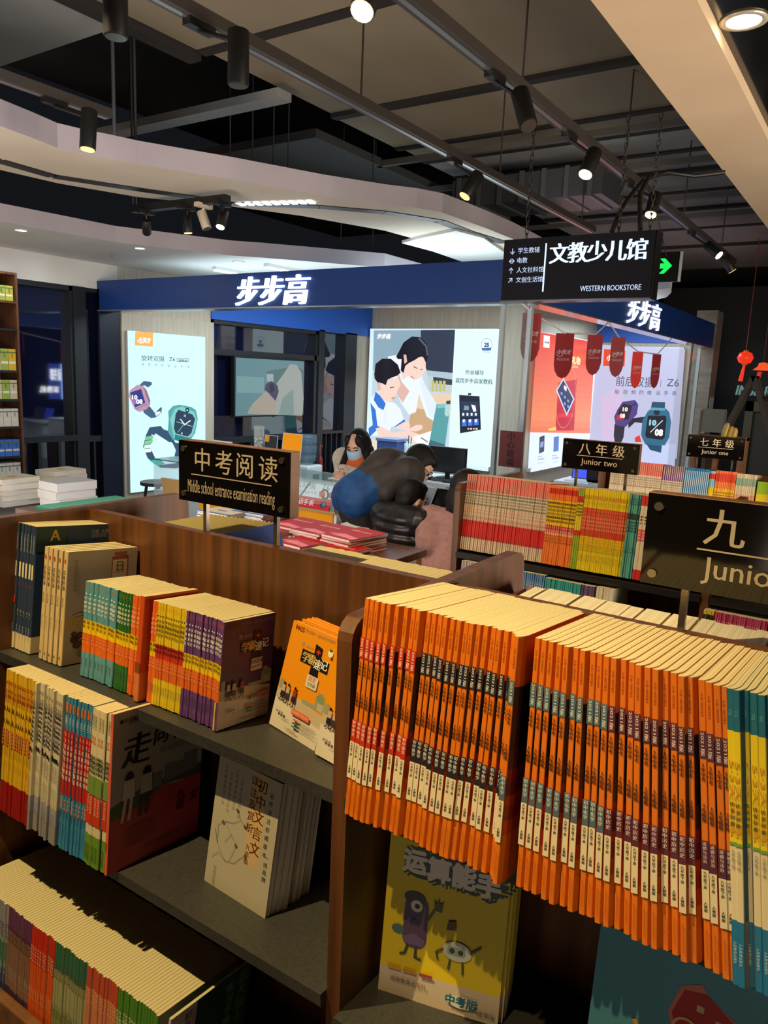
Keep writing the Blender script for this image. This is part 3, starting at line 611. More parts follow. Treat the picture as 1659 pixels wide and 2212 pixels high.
# ---- right bay, lower shelf: two face-out titles
ycol = C(222, 196, 18)
def num_deco(a, w, h):
    a.rect(0, 0, w, h, ycol); a.rect(0, 0, w, h*.165, C(206, 188, 172)); navy_ = C(30, 56, 66); wt = C(232, 226, 216)
    a.rrect(w*.30, h*.83, w*.70, h*.925, .006, navy_); a.text('初中数学', w*.5, h*.855, .016, C(110, 130, 130), 'c', .02)
    for ch, x, y in (('运', .12, .755), ('算', .325, .735), ('能', .53, .735), ('手', .73, .715)):
        a.text(ch, w*x, h*y, .037, navy_, bold=.22)
    for ch, x, y in (('运', .12, .755), ('算', .325, .735), ('能', .53, .735), ('手', .73, .715)):
        a.text(ch, w*x, h*y, .037, wt, bold=.05)
    pu = C(92, 70, 110); cy = C(206, 214, 206)
    a.rrect(w*.17, h*.31, w*.37, h*.61, .014, pu); a.ell(w*.25, h*.60, w*.09, h*.035, C(60, 60, 70)); a.ell(w*.27, h*.555, .009, .009, wt); a.ell(w*.275, h*.555, .004, .004, C(40, 40, 60)); a.rect(w*.24, h*.47, w*.27, h*.485, C(40, 30, 60))
    a.poly([(w*.18, h*.37), (w*.27, h*.40), (w*.36, h*.37), (w*.35, h*.33), (w*.19, h*.33)], C(120, 96, 150)); a.ell(w*.13, h*.40, .010, .007, C(80, 110, 120))
    a.line([(w*.22, h*.32), (w*.20, h*.27), (w*.16, h*.26)], .004, C(60, 70, 50)); a.line([(w*.29, h*.32), (w*.29, h*.26), (w*.34, h*.255)], .004, C(60, 70, 50))
    a.line([(w*.36, h*.48), (w*.43, h*.57)], .004, C(90, 100, 60)); a.poly([(w*.42, h*.56), (w*.48, h*.555), (w*.49, h*.62), (w*.46, h*.60), (w*.45, h*.63), (w*.43, h*.60), (w*.41, h*.62)], C(90, 92, 60))
    a.ell(w*.63, h*.36, w*.12, h*.055, cy); a.rrect(w*.55, h*.335, w*.70, h*.385, .004, C(150, 170, 170)); a.ell(w*.59, h*.36, .004, .004, C(50, 60, 70)); a.ell(w*.66, h*.36, .004, .004, C(50, 60, 70))
    a.line([(w*.58, h*.31), (w*.57, h*.25)], .003, C(90, 90, 40)); a.line([(w*.68, h*.31), (w*.69, h*.24)], .003, C(90, 90, 40)); a.line([(w*.52, h*.36), (w*.46, h*.33), (w*.48, h*.29)], .003, C(90, 90, 40)); a.line([(w*.74, h*.37), (w*.82, h*.42)], .003, C(90, 90, 40))
    a.poly([(w*.53, h*.47), (w*.61, h*.48), (w*.60, h*.53), (w*.54, h*.52)], C(90, 64, 40))
    for x, c in ((.07, (206, 150, 30)), (.2, (196, 140, 40)), (.34, (150, 70, 60))): a.rect(w*x, h*.165, w*(x + .11), h*.185, C(*c))
    a.text('湖南教育出版社', w*.10, h*.10, .008, C(80, 66, 60)); a.ell(w*.70, h*.085, w*.12, h*.035, C(222, 222, 214)); a.text('中考版', w*.70, h*.065, .016, C(40, 110, 140), 'c', .04); a.text('通用版', w*.90, h*.045, .009, C(100, 90, 90), 'c')
num = face_book('arithmetic_book', 'book', .182, .262, .0115, ycol, None, num_deco)
p0, p1 = onZ(822, 2136, .640), onZ(1068, 2222, .632); put_face(num, p0, p1, .13, 'yellow arithmetic workbook with cartoon figures, front of its row', 'yellow arithmetic workbooks')
for k in range(6):
    dirn = Vector((-math.sin(num.rotation_euler.z), math.cos(num.rotation_euler.z), 0)); q = Vector(num.location) + dirn*.0122*(k + 1)
    dup(num, (q.x + .005 + .003*(k % 2), q.y, q.z - .0017*(k + 1)), num.rotation_euler, '%s yellow arithmetic workbook behind the front copy' % ordn(k + 1))
def dian_deco(a, w, h):
    a.rect(0, 0, w, h, C(84, 156, 178)); a.ell(w*.25, h*.93, .011, .011, C(150, 130, 110)); a.ell(w*.40, h*.905, .008, .008, C(110, 130, 140)); a.text('综合', w*.30, h*.40, .02, C(30, 46, 60), bold=.03)
    a.poly([(w*.47, h*.72), (w*.57, h*.76), (w*.62, h*.72), (w*.86, h*.63), (w*.90, h*.38), (w*.5, h*.42), (w*.42, h*.60)], C(226, 130, 110))
    a.poly([(w*.49, h*.71), (w*.60, h*.73), (w*.84, h*.62), (w*.87, h*.40), (w*.5, h*.44), (w*.44, h*.60)], C(186, 30, 34))
    for x, y in ((.58, .66), (.68, .63), (.78, .59), (.57, .58), (.68, .55), (.77, .51)): a.rect(w*x - .004, h*y - .004, w*x + .004, h*y + .004, C(226, 190, 160))
    a.ell(w*.52, h*.55, .016, .016, C(240, 190, 130)); a.ell(w*.52, h*.55, .0125, .0125, C(196, 36, 34)); a.rect(w*.90, h*.56, w*1.0, h*.74, C(176, 36, 36))
    a.line([(w*.25, h*.50), (w*.28, h*.47), (w*.25, h*.43)], .006, C(226, 160, 60))
dian = face_book('drill_book', 'book', .215, .30, .012, C(84, 156, 178), None, dian_deco)
p0 = onZ(1230, 2240, .64) + Vector((0, 0, 0)); dian['label'] = 'light blue drill book with bold red title under the orange row'
dian.location = (-.222 + .1075, .842, .638); dian.rotation_euler = (-.11, 0, 0)

# ---- back of the near bookcase: only page heads show above the panel
RB = Row(1.285, .955)
def back_row(proto, xs, label, Y, Z, jit=.004, hjit=.0):
    for i, X in enumerate(xs):
        loc = (X, Y + random.uniform(-jit, jit), Z); rot = (0, random.uniform(-hjit, hjit), math.pi)
        if i == 0: proto.location = loc; proto.rotation_euler = rot; proto['label'] = label(1)
        else: dup(proto, loc, rot, label(i + 1))
bk1 = make_book('reading_book', 'book', .0122, .235, .2, [(0, 1, C(206, 196, 160))], cover=[(0, 1, C(206, 190, 140))], group='cream page heads behind the left panel', r=.001)
back_row(bk1, spread(-1.0, U2 - .002, 34), lambda i: '%s cream book behind the left panel, counted from the sign post' % ordn(i), 1.272, .945)
bk2 = make_book('thick_reader', 'book', .0212, .238, .2, [(0, 1, C(216, 206, 180))], cover=[(0, 1, C(206, 190, 150))], pages=PAGESW, group='thick readers behind the right panel', r=.001)
back_row(bk2, spread(-.50, .17, 31), lambda i: '%s thick cream reader behind the right panel, from the upright' % ordn(i), 1.272, .945, .005, .012)
m = MB(); m.prism([(-.548, 1.075, 1.16), (-.515, 1.075, 1.18), (-.515, 1.29, 1.18), (-.548, 1.29, 1.16)], (0, 0, -.214), WOODX)
m.build('book_stop', label='slanted walnut book stop beside the thick cream readers', cat='book stop')
fan = make_book('reading_book', 'book', .0085, .26, .185, [(0, 1, C(206, 196, 150))], cover=[(0, 1, C(210, 198, 150))], group='fanned reading books', r=.001)
fan2 = make_book('reading_book', 'book', .0085, .26, .185, [(0, 1, C(30, 52, 110))], cover=[(0, 1, C(34, 56, 120))], group='fanned reading books', r=.001)
for i in range(17):
    a_ = math.radians(24 - i*.3); loc = (-1.23 + i*.0118, 1.272, .966); rot = (0, a_, math.pi); pr = fan2 if i == 16 else fan
    lab = '%s of the fanned cream booklets behind the left panel' % ordn(i + 1) if i < 16 else 'dark blue booklet closing the fan of cream booklets'
    if i in (0, 16): pr.location = loc; pr.rotation_euler = rot; pr['label'] = lab
    else: dup(pr, loc, rot, lab)
def at(x, y, d): return CAM + ray(x, y)*d
# ---------------------------------------------------------------- shelf signs
GOLD = col((178, 164, 150), .45); GOLDL = col((216, 202, 176), .4); ACR = col((14, 12, 12), .08, spec=.6); STEEL = col((150, 140, 132), .25, .9)
def shelf_sign(label, X0, X1, Z0, Z1, Y, posts, zfoot, draw, th=.026):
    t = thing('shelf_sign', label, 'sign', ((X0 + X1)/2, Y, zfoot), group='black shelf signs on posts'); w, h = X1 - X0, Z1 - Z0
    o0 = Vector((X0 - (X0 + X1)/2, 0, Z0 - zfoot))
    m = MB(); m.box((o0.x, 0, o0.z), (o0.x + w, th, o0.z + h), WOODX, .002); m.build('board', t)
    m = MB(); m.box((o0.x + .001, -.004, o0.z + .001), (o0.x + w - .001, 0, o0.z + h - .001), ACR)
    a = Art(m, (o0.x, -.0042, o0.z), (1, 0, 0), (0, 0, 1), .0003); draw(a, w, h); m.build('face_plate', t, label='glossy black plate with pale gold lettering')
    for x in (.055, .94):
        for z in (.13, .86):
            m = MB(); m.tube([(o0.x + w*x, -.004, o0.z + h*z), (o0.x + w*x, -.0075, o0.z + h*z)], .006, STEEL, 12); m.build('bolt', t)
    for p in posts:
        m = MB(); m.box((p - (X0 + X1)/2 - .0045, th/2 - .0045, 0), (p - (X0 + X1)/2 + .0045, th/2 + .0045, o0.z), STEEL); m.build('post', t)
    return t
def d_s1(a, w, h):
    for i, ch in enumerate('中考阅读'): a.text(ch, w*(.165 + .195*i), h*.56, .050, GOLD, 'l', .008)
    a.rect(w*.13, h*.455, w*.86, h*.472, GOLD); a.text('Middle school entrance examination reading', w*.10, h*.17, .037, GOLD, 'l', .0, width=w*.79)
shelf_sign('black sign reading middle school entrance examination above the left bay', -1.188, -.895, 1.284, 1.407, 1.045, (-1.126, -.938), 1.224, d_s1)
def d_grade(g, en, s=1.0):
    def f(a, w, h):
        for i, ch in enumerate((g, '年', '级')): a.text(ch, w*(.30 + .22*i), h*.56, .047*s, GOLDL, 'c', .012)
        a.rect(w*.20, h*.465, w*.80, h*.485, GOLDL); a.text(en, w*.5, h*.20, .032*s, GOLDL, 'c', .008)
    return f
def d_s9(a, w, h):
    for i, ch in enumerate('九年级'): a.text(ch, w*(.34 + .26*i), h*.56, .052, GOLD, 'c', .012)
    a.rect(w*.235, h*.46, w*.95, h*.478, GOLD); a.text('Junior three', w*.265, h*.18, .040, GOLD, 'l', .008)
shelf_sign('large black grade nine sign above the orange workbooks', -.262, .033, 1.284, 1.410, 1.045, (-.204, -.02), 1.224, d_s9)
shelf_sign('black Junior two sign on the middle bookcase', -1.046, -.754, 1.226, 1.340, 2.82, (-.989, -.80), 1.155, d_grade('八', 'Junior two'))
shelf_sign('black Junior one sign on the farthest bookcase', -.926, -.635, 1.178, 1.299, 4.4, (-.868, -.69), 1.11, d_grade('七', 'Junior one'))

# ---------------------------------------------------------------- middle bookcase (grade eight)
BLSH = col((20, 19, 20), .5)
bookcase('walnut bookcase standing behind the near one, under the Junior two sign', (-1.335, -.435, .46), -1.335, .484, 2.82, 1.155, 2.50, 3.08,
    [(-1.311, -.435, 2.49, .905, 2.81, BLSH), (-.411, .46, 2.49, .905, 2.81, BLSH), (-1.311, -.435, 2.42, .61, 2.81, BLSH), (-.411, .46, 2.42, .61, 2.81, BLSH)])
def farbook(name, t, h, d, bands, group, deco=None): return make_book(name, 'book', t, h, d, bands, deco=deco, split=False, group=group)
def stripes(mb_cols):
    def f(mb, t, h, d):
        a = spine(mb)
        for x0, z0, x1, z1, c in mb_cols: a.rect(t*x0, h*z0, t*x1, h*z1, c)
    return f
def chars(*items):
    def f(mb, t, h, d):
        a = spine(mb)
        for s_, z, sz, c, p in items: a.vtext(s_, 0, h*z, t*sz, c, .03, pitch=p)
    return f
R5 = Row(2.52, .912)
WH = C(224, 208, 172); RD = C(206, 38, 28); PK = C(226, 96, 84)
def run5(row, pr, a_, b_, n, fmt, jit=.003): row.run(pr, cols(row, spread(a_, b_, n)), from_left(fmt), jit=jit)
rw = farbook('grammar_booklet', .0098, .285, .2, [(0, .17, WH), (.17, .40, RD), (.40, .80, WH), (.80, 1, PK)], 'white and red booklets', lambda mb, t, h, d: (chars(('重难点手册', .79, .8, C(90, 80, 70), 1.4), ('八年级上', .60, .75, C(226, 150, 130), 1.5), ('语文', .46, .8, C(226, 110, 96), 1.3))(mb, t, h, d), stripes([(.28, .0, .5, .2, C(150, 60, 50)), (.3, .40, .5, 1, C(206, 190, 160))])(mb, t, h, d)))
run5(R5, rw, 993, 1168, 43, '%s white and red booklet from the left upright, middle bookcase')
og = farbook('synchro_book', .0118, .28, .2, [(0, .42, C(236, 124, 40)), (.42, .50, C(206, 40, 24)), (.50, .82, C(236, 196, 20)), (.82, .90, C(236, 120, 40)), (.90, .97, C(206, 50, 24)), (.97, 1, C(236, 130, 50))], 'orange and yellow books', chars(('教材完全解读', .80, .8, ink, 1.35), ('王后雄', .49, .7, C(240, 220, 200), 1.4), ('八年级', .38, .6, C(150, 70, 20), 1.5)))
run5(R5, og, 1168.5, 1230, 14, '%s orange and yellow book from the left, middle bookcase')
lg = farbook('synchro_book', .0105, .277, .2, [(0, .42, C(150, 176, 34)), (.42, .49, C(206, 60, 30)), (.49, .84, C(226, 206, 30)), (.84, .92, C(196, 60, 30)), (.92, 1, C(150, 176, 34))], 'lime green books', chars(('教材解读', .82, .8, ink, 1.35)))
run5(R5, lg, 1230.5, 1243, 3, '%s lime green book right of the orange ones, middle bookcase')
def d_y2(mb, t, h, d):
    a = spine(mb); a.rrect(-t*.44, h*.42, t*.44, h*.77, t*.3, C(206, 54, 24)); a.vtext('53基础训练', .0, h*.76, t*.8, C(246, 150, 110), .03, pitch=1.25); a.rect(-t*.35, h*.87, t*.1, h*.92, C(196, 130, 20)); a.rtext('2021', 0, h*.85, t*.6, C(150, 110, 20))
    a.vtext('初中版', 0, h*.41, t*.8, C(236, 150, 30), pitch=1.1); a.vtext('八年级', 0, h*.32, t*.55, ink, pitch=1.2); a.rtext('教育出版社', 0, h*.2, t*.4, C(120, 100, 10))
y2 = farbook('basic_training_book', .0128, .285, .2, [(0, 1, C(232, 206, 10))], 'yellow and red training books', d_y2); run5(R5, y2, 1243.5, 1338, 20, '%s yellow training book with red spine panel, middle bookcase')
tl = farbook('reading_guide', .0128, .283, .2, [(0, 1, C(94, 172, 156))], 'turquoise reading guides', lambda mb, t, h, d: (stripes([(.34, 0, .5, 1, C(40, 90, 84)), (-.4, .70, .3, .77, C(60, 50, 44))])(mb, t, h, d), chars(('新视野', .95, .5, C(40, 80, 76), 1.3), ('阅读理解', .68, .6, C(40, 70, 66), 1.3), ('八年级', .38, .5, C(40, 70, 66), 1.3))(mb, t, h, d)))
run5(R5, tl, 1339, 1363, 5, '%s turquoise guide right of the yellow books, middle bookcase')
r8 = farbook('grammar_booklet', .0115, .282, .2, [(0, .12, RD), (.12, .46, WH), (.46, .60, C(226, 92, 80)), (.60, .88, WH), (.88, 1, C(206, 50, 40))], 'white and red booklets', chars(('重难点', .76, .6, ink, 1.5), ('同步练', .58, .7, C(246, 200, 190), 1.3)))
R5.run(r8, spread(lineX(1363.5, R5.Y, R5.Z), -.437, 16), from_left('%s white booklet with red head right of the turquoise guides'))
R6 = Row(2.44, .622)
pw = farbook('vocabulary_booklet', .0105, .262, .19, [(0, .55, C(206, 196, 190)), (.55, .85, C(92, 60, 120)), (.85, 1, C(206, 196, 190))], 'purple and white booklets', stripes([(-.5, 0, -.2, 1, C(84, 56, 110))]))
c6 = lambda a_, b_, n: [lineX(p, R6.Y + .262*math.sin(LEAN), R6.Z + .262*math.cos(LEAN)) for p in spread(a_, b_, n)]
R6.run(pw, c6(998, 1050, 16), from_left('%s purple and white booklet on the shelf below, middle bookcase'))
ww_ = farbook('vocabulary_booklet', .009, .255, .19, [(0, .7, C(196, 186, 176)), (.7, 1, C(130, 110, 120))], 'purple and white booklets'); R6.run(ww_, c6(1052, 1112, 15), from_left('%s pale booklet half hidden by the near bookcase upright'))
bl6 = farbook('sample_essay_book', .0108, .262, .19, [(0, 1, C(34, 92, 150))], 'blue essay books', lambda mb, t, h, d: (stripes([(.2, 0, .5, 1, C(130, 160, 190))])(mb, t, h, d), chars(('八年级上册', .9, .5, C(190, 210, 230), 1.3))(mb, t, h, d))); R6.run(bl6, c6(1115, 1177, 14), from_left('%s blue book on the dark shelf under the orange ones'))
tg6 = farbook('sample_essay_book', .0112, .255, .19, [(0, .80, C(20, 110, 100)), (.80, .86, C(206, 150, 130)), (.86, 1, C(50, 150, 150))], 'teal essay books', chars(('测试卷', .78, .7, C(170, 220, 210), 1.5))); R6.run(tg6, c6(1178.5, 1256, 18), from_left('%s dark teal book on the shelf under the yellow ones'))
pu6 = farbook('sample_essay_book', .011, .255, .19, [(0, 1, C(96, 76, 116))], 'mauve books', chars(('八年级', .8, .6, C(190, 170, 200), 1.4))); R6.run(pu6, c6(1257.5, 1285, 6), from_left('%s mauve book right of the dark teal ones'))
cr6 = farbook('sample_essay_book', .0075, .258, .19, [(0, 1, C(206, 198, 170))], 'cream books apart', stripes([(-.3, .3, .3, .75, C(70, 66, 56))])); R6.run(cr6, c6(1289, 1326, 5), from_left('%s thin cream book standing apart on the dark shelf'))
ye6 = farbook('puzzle_book', .0125, .25, .19, [(0, 1, C(206, 180, 20))], 'yellow and black books', stripes([(-.4, .05 + .12*k, .4, .11 + .12*k, C(30, 28, 20)) for k in range(8)])); R6.run(ye6, c6(1522, 1545, 4), from_left('%s yellow and black book beside the brown upright'))
pk6 = farbook('diary_book', .0118, .25, .19, [(0, 1, C(190, 66, 106))], 'pink books', lambda mb, t, h, d: (chars(('初中优秀作文', .9, .7, C(236, 170, 190), 1.3))(mb, t, h, d), stripes([(.38, 0, .5, 1, C(120, 30, 60))])(mb, t, h, d)))
xs = c6(1547, 1660, 24); R6.run(pk6, xs + [xs[-1] + .0128*(k + 1) for k in range(8)], from_left('%s pink book on the shelf under the large grade nine sign'))
m = MB(); m.box((-.72, 2.45, .74), (-.52, 2.62, .745), col((70, 100, 120), .2)); m.box((-.72, 2.45, .745), (-.716, 2.62, .86), col((60, 90, 110), .2)); m.box((-.524, 2.45, .745), (-.52, 2.62, .86), col((60, 90, 110), .2)); m.box((-.716, 2.616, .745), (-.524, 2.62, .86), col((60, 90, 110), .2)); m.box((-.716, 2.45, .745), (-.524, 2.454, .80), col((60, 90, 110), .2))
for v in range(len(m.v)): m.v[v] = (m.v[v][0], m.v[v][1], m.v[v][2] - .135)
m.build('storage_tray', label='dark blue plastic tray in the gap of the dark shelf', cat='tray')

# ---------------------------------------------------------------- farthest bookcase (grade seven)
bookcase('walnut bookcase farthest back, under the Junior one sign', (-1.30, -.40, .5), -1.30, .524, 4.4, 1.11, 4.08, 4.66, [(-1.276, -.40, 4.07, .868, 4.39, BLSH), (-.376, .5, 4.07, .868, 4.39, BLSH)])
R7 = Row(4.10, .865); t7 = lambda a_, b_, n, h=.285: [lineX(p, R7.Y + h*math.sin(LEAN), R7.Z + h*math.cos(LEAN)) for p in spread(a_, b_, n)]
q = farbook('grammar_booklet_small', .0108, .285, .2, [(0, .35, RD), (.35, .76, WH), (.76, 1, C(222, 74, 60))], 'red headed booklets', lambda mb, t, h, d: (stripes([(.3, .3, .5, 1, C(226, 210, 180))])(mb, t, h, d), chars(('重难点手册', .73, .8, C(120, 100, 90), 1.4))(mb, t, h, d))); q.name = 'recitation_booklet'; R7.run(q, t7(1322, 1433, 26), from_left('%s red headed booklet from the left, farthest bookcase'))
q = farbook('recitation_booklet', .0108, .28, .2, [(0, .72, WH), (.72, 1, C(112, 50, 120))], 'purple headed booklets', lambda mb, t, h, d: (stripes([(.2, 0, .5, 1, C(226, 214, 190))])(mb, t, h, d), chars(('重难点手册', .70, .8, C(120, 100, 90), 1.4))(mb, t, h, d))); R7.run(q, t7(1434, 1480, 11), from_left('%s purple headed booklet, farthest bookcase'))
q = farbook('recitation_booklet', .0108, .28, .2, [(0, .45, C(20, 110, 170)), (.45, .55, C(60, 120, 170)), (.55, 1, C(24, 118, 176))], 'blue booklets far back', stripes([(.1, .5, .5, .95, C(206, 220, 220))])); R7.run(q, t7(1481, 1534, 13), from_left('%s bright blue booklet, farthest bookcase'))
q = farbook('recitation_booklet', .0108, .275, .2, [(0, .5, C(120, 190, 200)), (.5, .7, C(226, 200, 20)), (.7, .85, C(120, 190, 206)), (.85, .95, C(206, 50, 30)), (.95, 1, C(130, 200, 210))], 'blue booklets far back'); R7.run(q, t7(1535, 1547, 3), from_left('%s pale blue booklet with yellow band, farthest bookcase'))
q = farbook('recitation_booklet', .0108, .28, .2, [(0, .68, C(232, 190, 20)), (.68, .80, C(236, 130, 60)), (.80, .95, C(222, 60, 28)), (.95, 1, C(236, 120, 60))], 'orange headed booklets', stripes([(-.5, .25 + .05*k, .5, .265 + .05*k, C(190, 90, 30)) for k in range(8)])); R7.run(q, t7(1548, 1592, 12), from_left('%s yellow booklet with orange head, farthest bookcase'))
q = farbook('recitation_booklet', .0108, .275, .2, [(0, .45, C(170, 200, 190)), (.45, .62, C(226, 150, 120)), (.62, .78, WH), (.78, .92, C(120, 180, 160)), (.92, 1, WH)], 'white and mint booklets', stripes([(.25, 0, .5, 1, WH)])); R7.run(q, t7(1593, 1636, 11), from_left('%s white booklet with mint bands, farthest bookcase'))
q = farbook('recitation_booklet', .0108, .245, .2, [(0, .3, WH), (.3, .5, C(110, 170, 30)), (.5, .75, C(226, 206, 20)), (.75, 1, C(150, 190, 30))], 'lime booklets far back'); xs = t7(1638, 1660, 6, .245); R7.run(q, xs + [xs[-1] + .011*(k + 1) for k in range(8)], from_left('%s lime booklet right of the mint ones, farthest bookcase'))

# ---------------------------------------------------------------- low table with stacked books behind the near bookcase
m = MB(); TZ = .735
t = thing('display_table', 'low walnut display table carrying stacks of red and blue books', 'table', (-2.4, 2.75, 0))
m.box((-.75, -.36, TZ - .035), (.62, .34, TZ), WOOD, .004); m.build('table_top', t)
for x in (-.7, .57):
    for y in (-.31, .31): m = MB(); m.box((x - .025, y - .025, 0), (x + .025, y + .025, TZ - .035), WOODX); m.build('leg', t)
def flat_book(name, w, d, th, cover, top_art=None, pages=PAGESW, edge=None):
    m = MB(); m.box((-w/2, -d/2, 0), (w/2, d/2, .0006), cover); m.box((-w/2, -d/2, th - .0006), (w/2, d/2, th), cover); m.box((-w/2, -d/2, .0006), (-w/2 + .0008, d/2, th - .0006), edge or cover)
    m.box((-w/2 + .0008, -d/2 + .001, .0006), (w/2 - .001, d/2 - .001, th - .0006), pages)
    if top_art: top_art(Art(m, (-w/2, -d/2, th), (1, 0, 0), (0, 1, 0), .0004), w, d)
    return m.build(name, cat='book')
redc = col((186, 16, 24), .6, spec=.2)
def red_art(a, w, h):
    a.text('道德与法治', w*.12, h*.66, .026, C(240, 180, 110), bold=.03); a.poly([(0, h*.2), (w*.4, h*.34), (w, h*.22), (w, h*.05), (w*.5, h*.14)], C(232, 84, 90)); a.poly([(w*.1, h*.1), (w*.6, h*.2), (w*.9, h*.1)], C(236, 120, 40))
rb = flat_book('textbook_red', .185, .26, .011, redc, red_art); rb.name = 'red_textbook'; rb['group'] = 'red textbooks on the low table'
k = 0
zt = {}
spots = [(onZ(765, 1158, .80), 7), (onZ(700, 1142, .80), 6), (onZ(662, 1158, .80), 4), (onZ(640, 1130, .80), 6), (onZ(600, 1140, .79), 5), (onZ(728, 1185, .78), 4)]
for si, (p, n) in enumerate(spots):
    for j in range(n):
        loc = (p.x + random.uniform(-.006, .006), p.y + random.uniform(-.006, .006), TZ + .0112*j); rot = (0, 0, random.uniform(-.06, .06) - .12)
        lab = '%s red textbook up in the %s red stack from the right' % (ordn(j + 1), ordn(si + 1))
        if k == 0: rb.location = loc; rb.rotation_euler = rot; rb['label'] = lab
        else: dup(rb, loc, rot, lab)
        k += 1
def map_art(a, w, h):
    a.rect(0, 0, w, h, C(206, 188, 150)); a.ell(w*.3, h*.6, .02, .014, C(150, 110, 60)); a.ell(w*.7, h*.5, .03, .01, C(120, 110, 50)); a.text('地图册', w*.3, h*.25, .022, C(150, 60, 40), bold=.02); a.rect(0, 0, w, h*.07, C(70, 120, 170))
ab = flat_book('atlas', .21, .285, .007, C(40, 84, 160), map_art); ab['group'] = 'blue edged atlases on the low table'
ab2 = flat_book('atlas', .21, .285, .007, C(206, 176, 160), map_art); ab2['group'] = 'blue edged atlases on the low table'
k = k2 = 0
for si, p in enumerate((onZ(470, 1108, .83), onZ(545, 1108, .83))):
    for j in range(14):
        pr = ab if (j + si) % 4 else ab2; first = (pr is ab and k == 0) or (pr is ab2 and k2 == 0)
        loc = (p.x + random.uniform(-.004, .004), p.y + .1 + random.uniform(-.004, .004), TZ + .0072*j); rot = (0, 0, random.uniform(-.03, .03) + .02)
        lab = '%s atlas up in the %s atlas stack on the low table' % (ordn(j + 1), ['left', 'right'][si])
        if first: pr.location = loc; pr.rotation_euler = rot; pr['label'] = lab
        else: dup(pr, loc, rot, lab)
        if pr is ab: k = 1
        else: k2 = 1
# ---------------------------------------------------------------- left: tall wall shelf and a table of thick book piles
x0, x1 = XW + .05, onX(33, 700, XW)  # shelf against the left wall, only its right end shows
yE = onX(34, 600, XW + .3).y; zt_ = onX(34, 590, XW + .3).z
t = thing('wall_bookcase', 'tall open walnut bookcase against the left wall', 'bookcase', (XW + .16, yE - .5, 0))
m = MB(); m.box((-.16, .48, 0), (.16, .5, zt_), WOOD); m.build('side_panel', t); m = MB(); m.box((-.16, -.5, 0), (.16, -.48, zt_), WOOD); m.build('side_panel', t)
m = MB(); m.box((-.16, -.48, 0), (-.145, .48, zt_), WOOD); m.build('back_panel', t); m = MB(); m.box((-.16, -.48, zt_ - .02), (.16, .48, zt_), WOOD); m.build('top_board', t)
zs = [onX(20, y, XW + .3).z for y in (650, 710, 800, 862, 921, 985, 1040)]
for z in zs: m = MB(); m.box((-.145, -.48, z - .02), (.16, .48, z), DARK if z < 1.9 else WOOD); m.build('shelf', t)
sc = [(C(170, 176, 60), .13), (None, 0), (C(206, 170, 40), .19), (C(196, 186, 150), .17), (C(216, 206, 190), .16), (C(60, 110, 190), .15), (C(214, 206, 196), .17)]
for i, (c, hh) in enumerate(sc):
    if not c: continue
    for j in range(7):
        cc = [c, C(150, 170, 70), C(206, 190, 150), c, C(120, 150, 90), c, C(216, 200, 120)][j] if i in (0, 2, 3) else c
        m = MB(); m.box((-.08, -.034, 0), (.08, .034, hh), cc); m.box((-.082, -.032, .002), (.078, .032, hh - .002), PAGES)
        a = Art(m, (.0802, -.034, 0), (0, 1, 0), (0, 0, 1), .0004); a.rect(.004, hh*.3, .064, hh*.42, C(226, 214, 190)); a.rect(.0, hh*.8, .068, hh*.86, C(90, 110, 60)); a.vtext('童话', .034, hh*.78, .018, ink)
        m.build('storybook', label='%s storybook from the right on the %s shelf of the tall wall bookcase' % (ordn(j + 1), ordn(i + 1)), cat='book', group='storybooks in the wall bookcase', loc=(XW + .225, yE - .07 - .072*j, zs[i]), rot=(0, 0, 0))
t = thing('display_table', 'black edged table with piles of thick books by the left windows', 'table', (-4.35, 2.6, 0))
m = MB(); m.box((-.55, -.5, .60), (.32, .25, .66), DARK, .004); m.build('table_top', t)
m = MB(); m.box((-.5, -.45, 0), (.22, .2, .60), WOOD); m.build('table_base', t)
pb = flat_book('thick_book', .19, .26, .034, C(216, 212, 204), lambda a, w, h: (a.rect(0, 0, w, h, C(206, 190, 150)), a.ell(w*.5, h*.5, .03, .03, C(190, 130, 60)))); pb['group'] = 'piled thick books on the left table'
pw_ = flat_book('thick_book', .19, .26, .05, C(206, 206, 206), lambda a, w, h: a.rect(0, 0, w, h, C(200, 196, 180)), pages=C(206, 206, 204)); pw_['group'] = 'piled thick books on the left table'
ks = [0, 0]
for si, (px, py, n, w_) in enumerate(((30, 1060, 5, 0), (82, 1050, 4, 0), (150, 1080, 4, 1), (100, 1045, 5, 0))):
    p = onZ(px, py, .74)
    for j in range(n):
        pr = (pb, pw_)[w_]; lab = '%s book up in the %s pile from the left on the black edged table' % (ordn(j + 1), ordn(si + 1))
        loc = (p.x + random.uniform(-.01, .01), p.y + random.uniform(-.01, .01) + (.12 if si == 3 else 0), .66 + (.034, .05)[w_]*j); rot = (0, 0, random.uniform(-.1, .1))
        if w_ and j < 0: continue
        if ks[w_] == 0: pr.location = loc; pr.rotation_euler = rot; pr['label'] = lab; ks[w_] = 1
        else: dup(pr, loc, rot, lab)
p = onZ(30, 1112, 1.15); m = MB(); m.box((-.09, -.12, 0), (.09, .12, .012), C(70, 176, 186)); m.build('teal_book', loc=(-1.70, 1.22, 1.175), label='teal book lying flat behind the near bookcase end', cat='book')
m = MB(); m.box((-1.85, 1.08, 0), (-1.52, 1.36, 1.175), WOOD); m.build('end_cabinet', label='walnut end cabinet standing against the left end of the near bookcase', cat='cabinet')
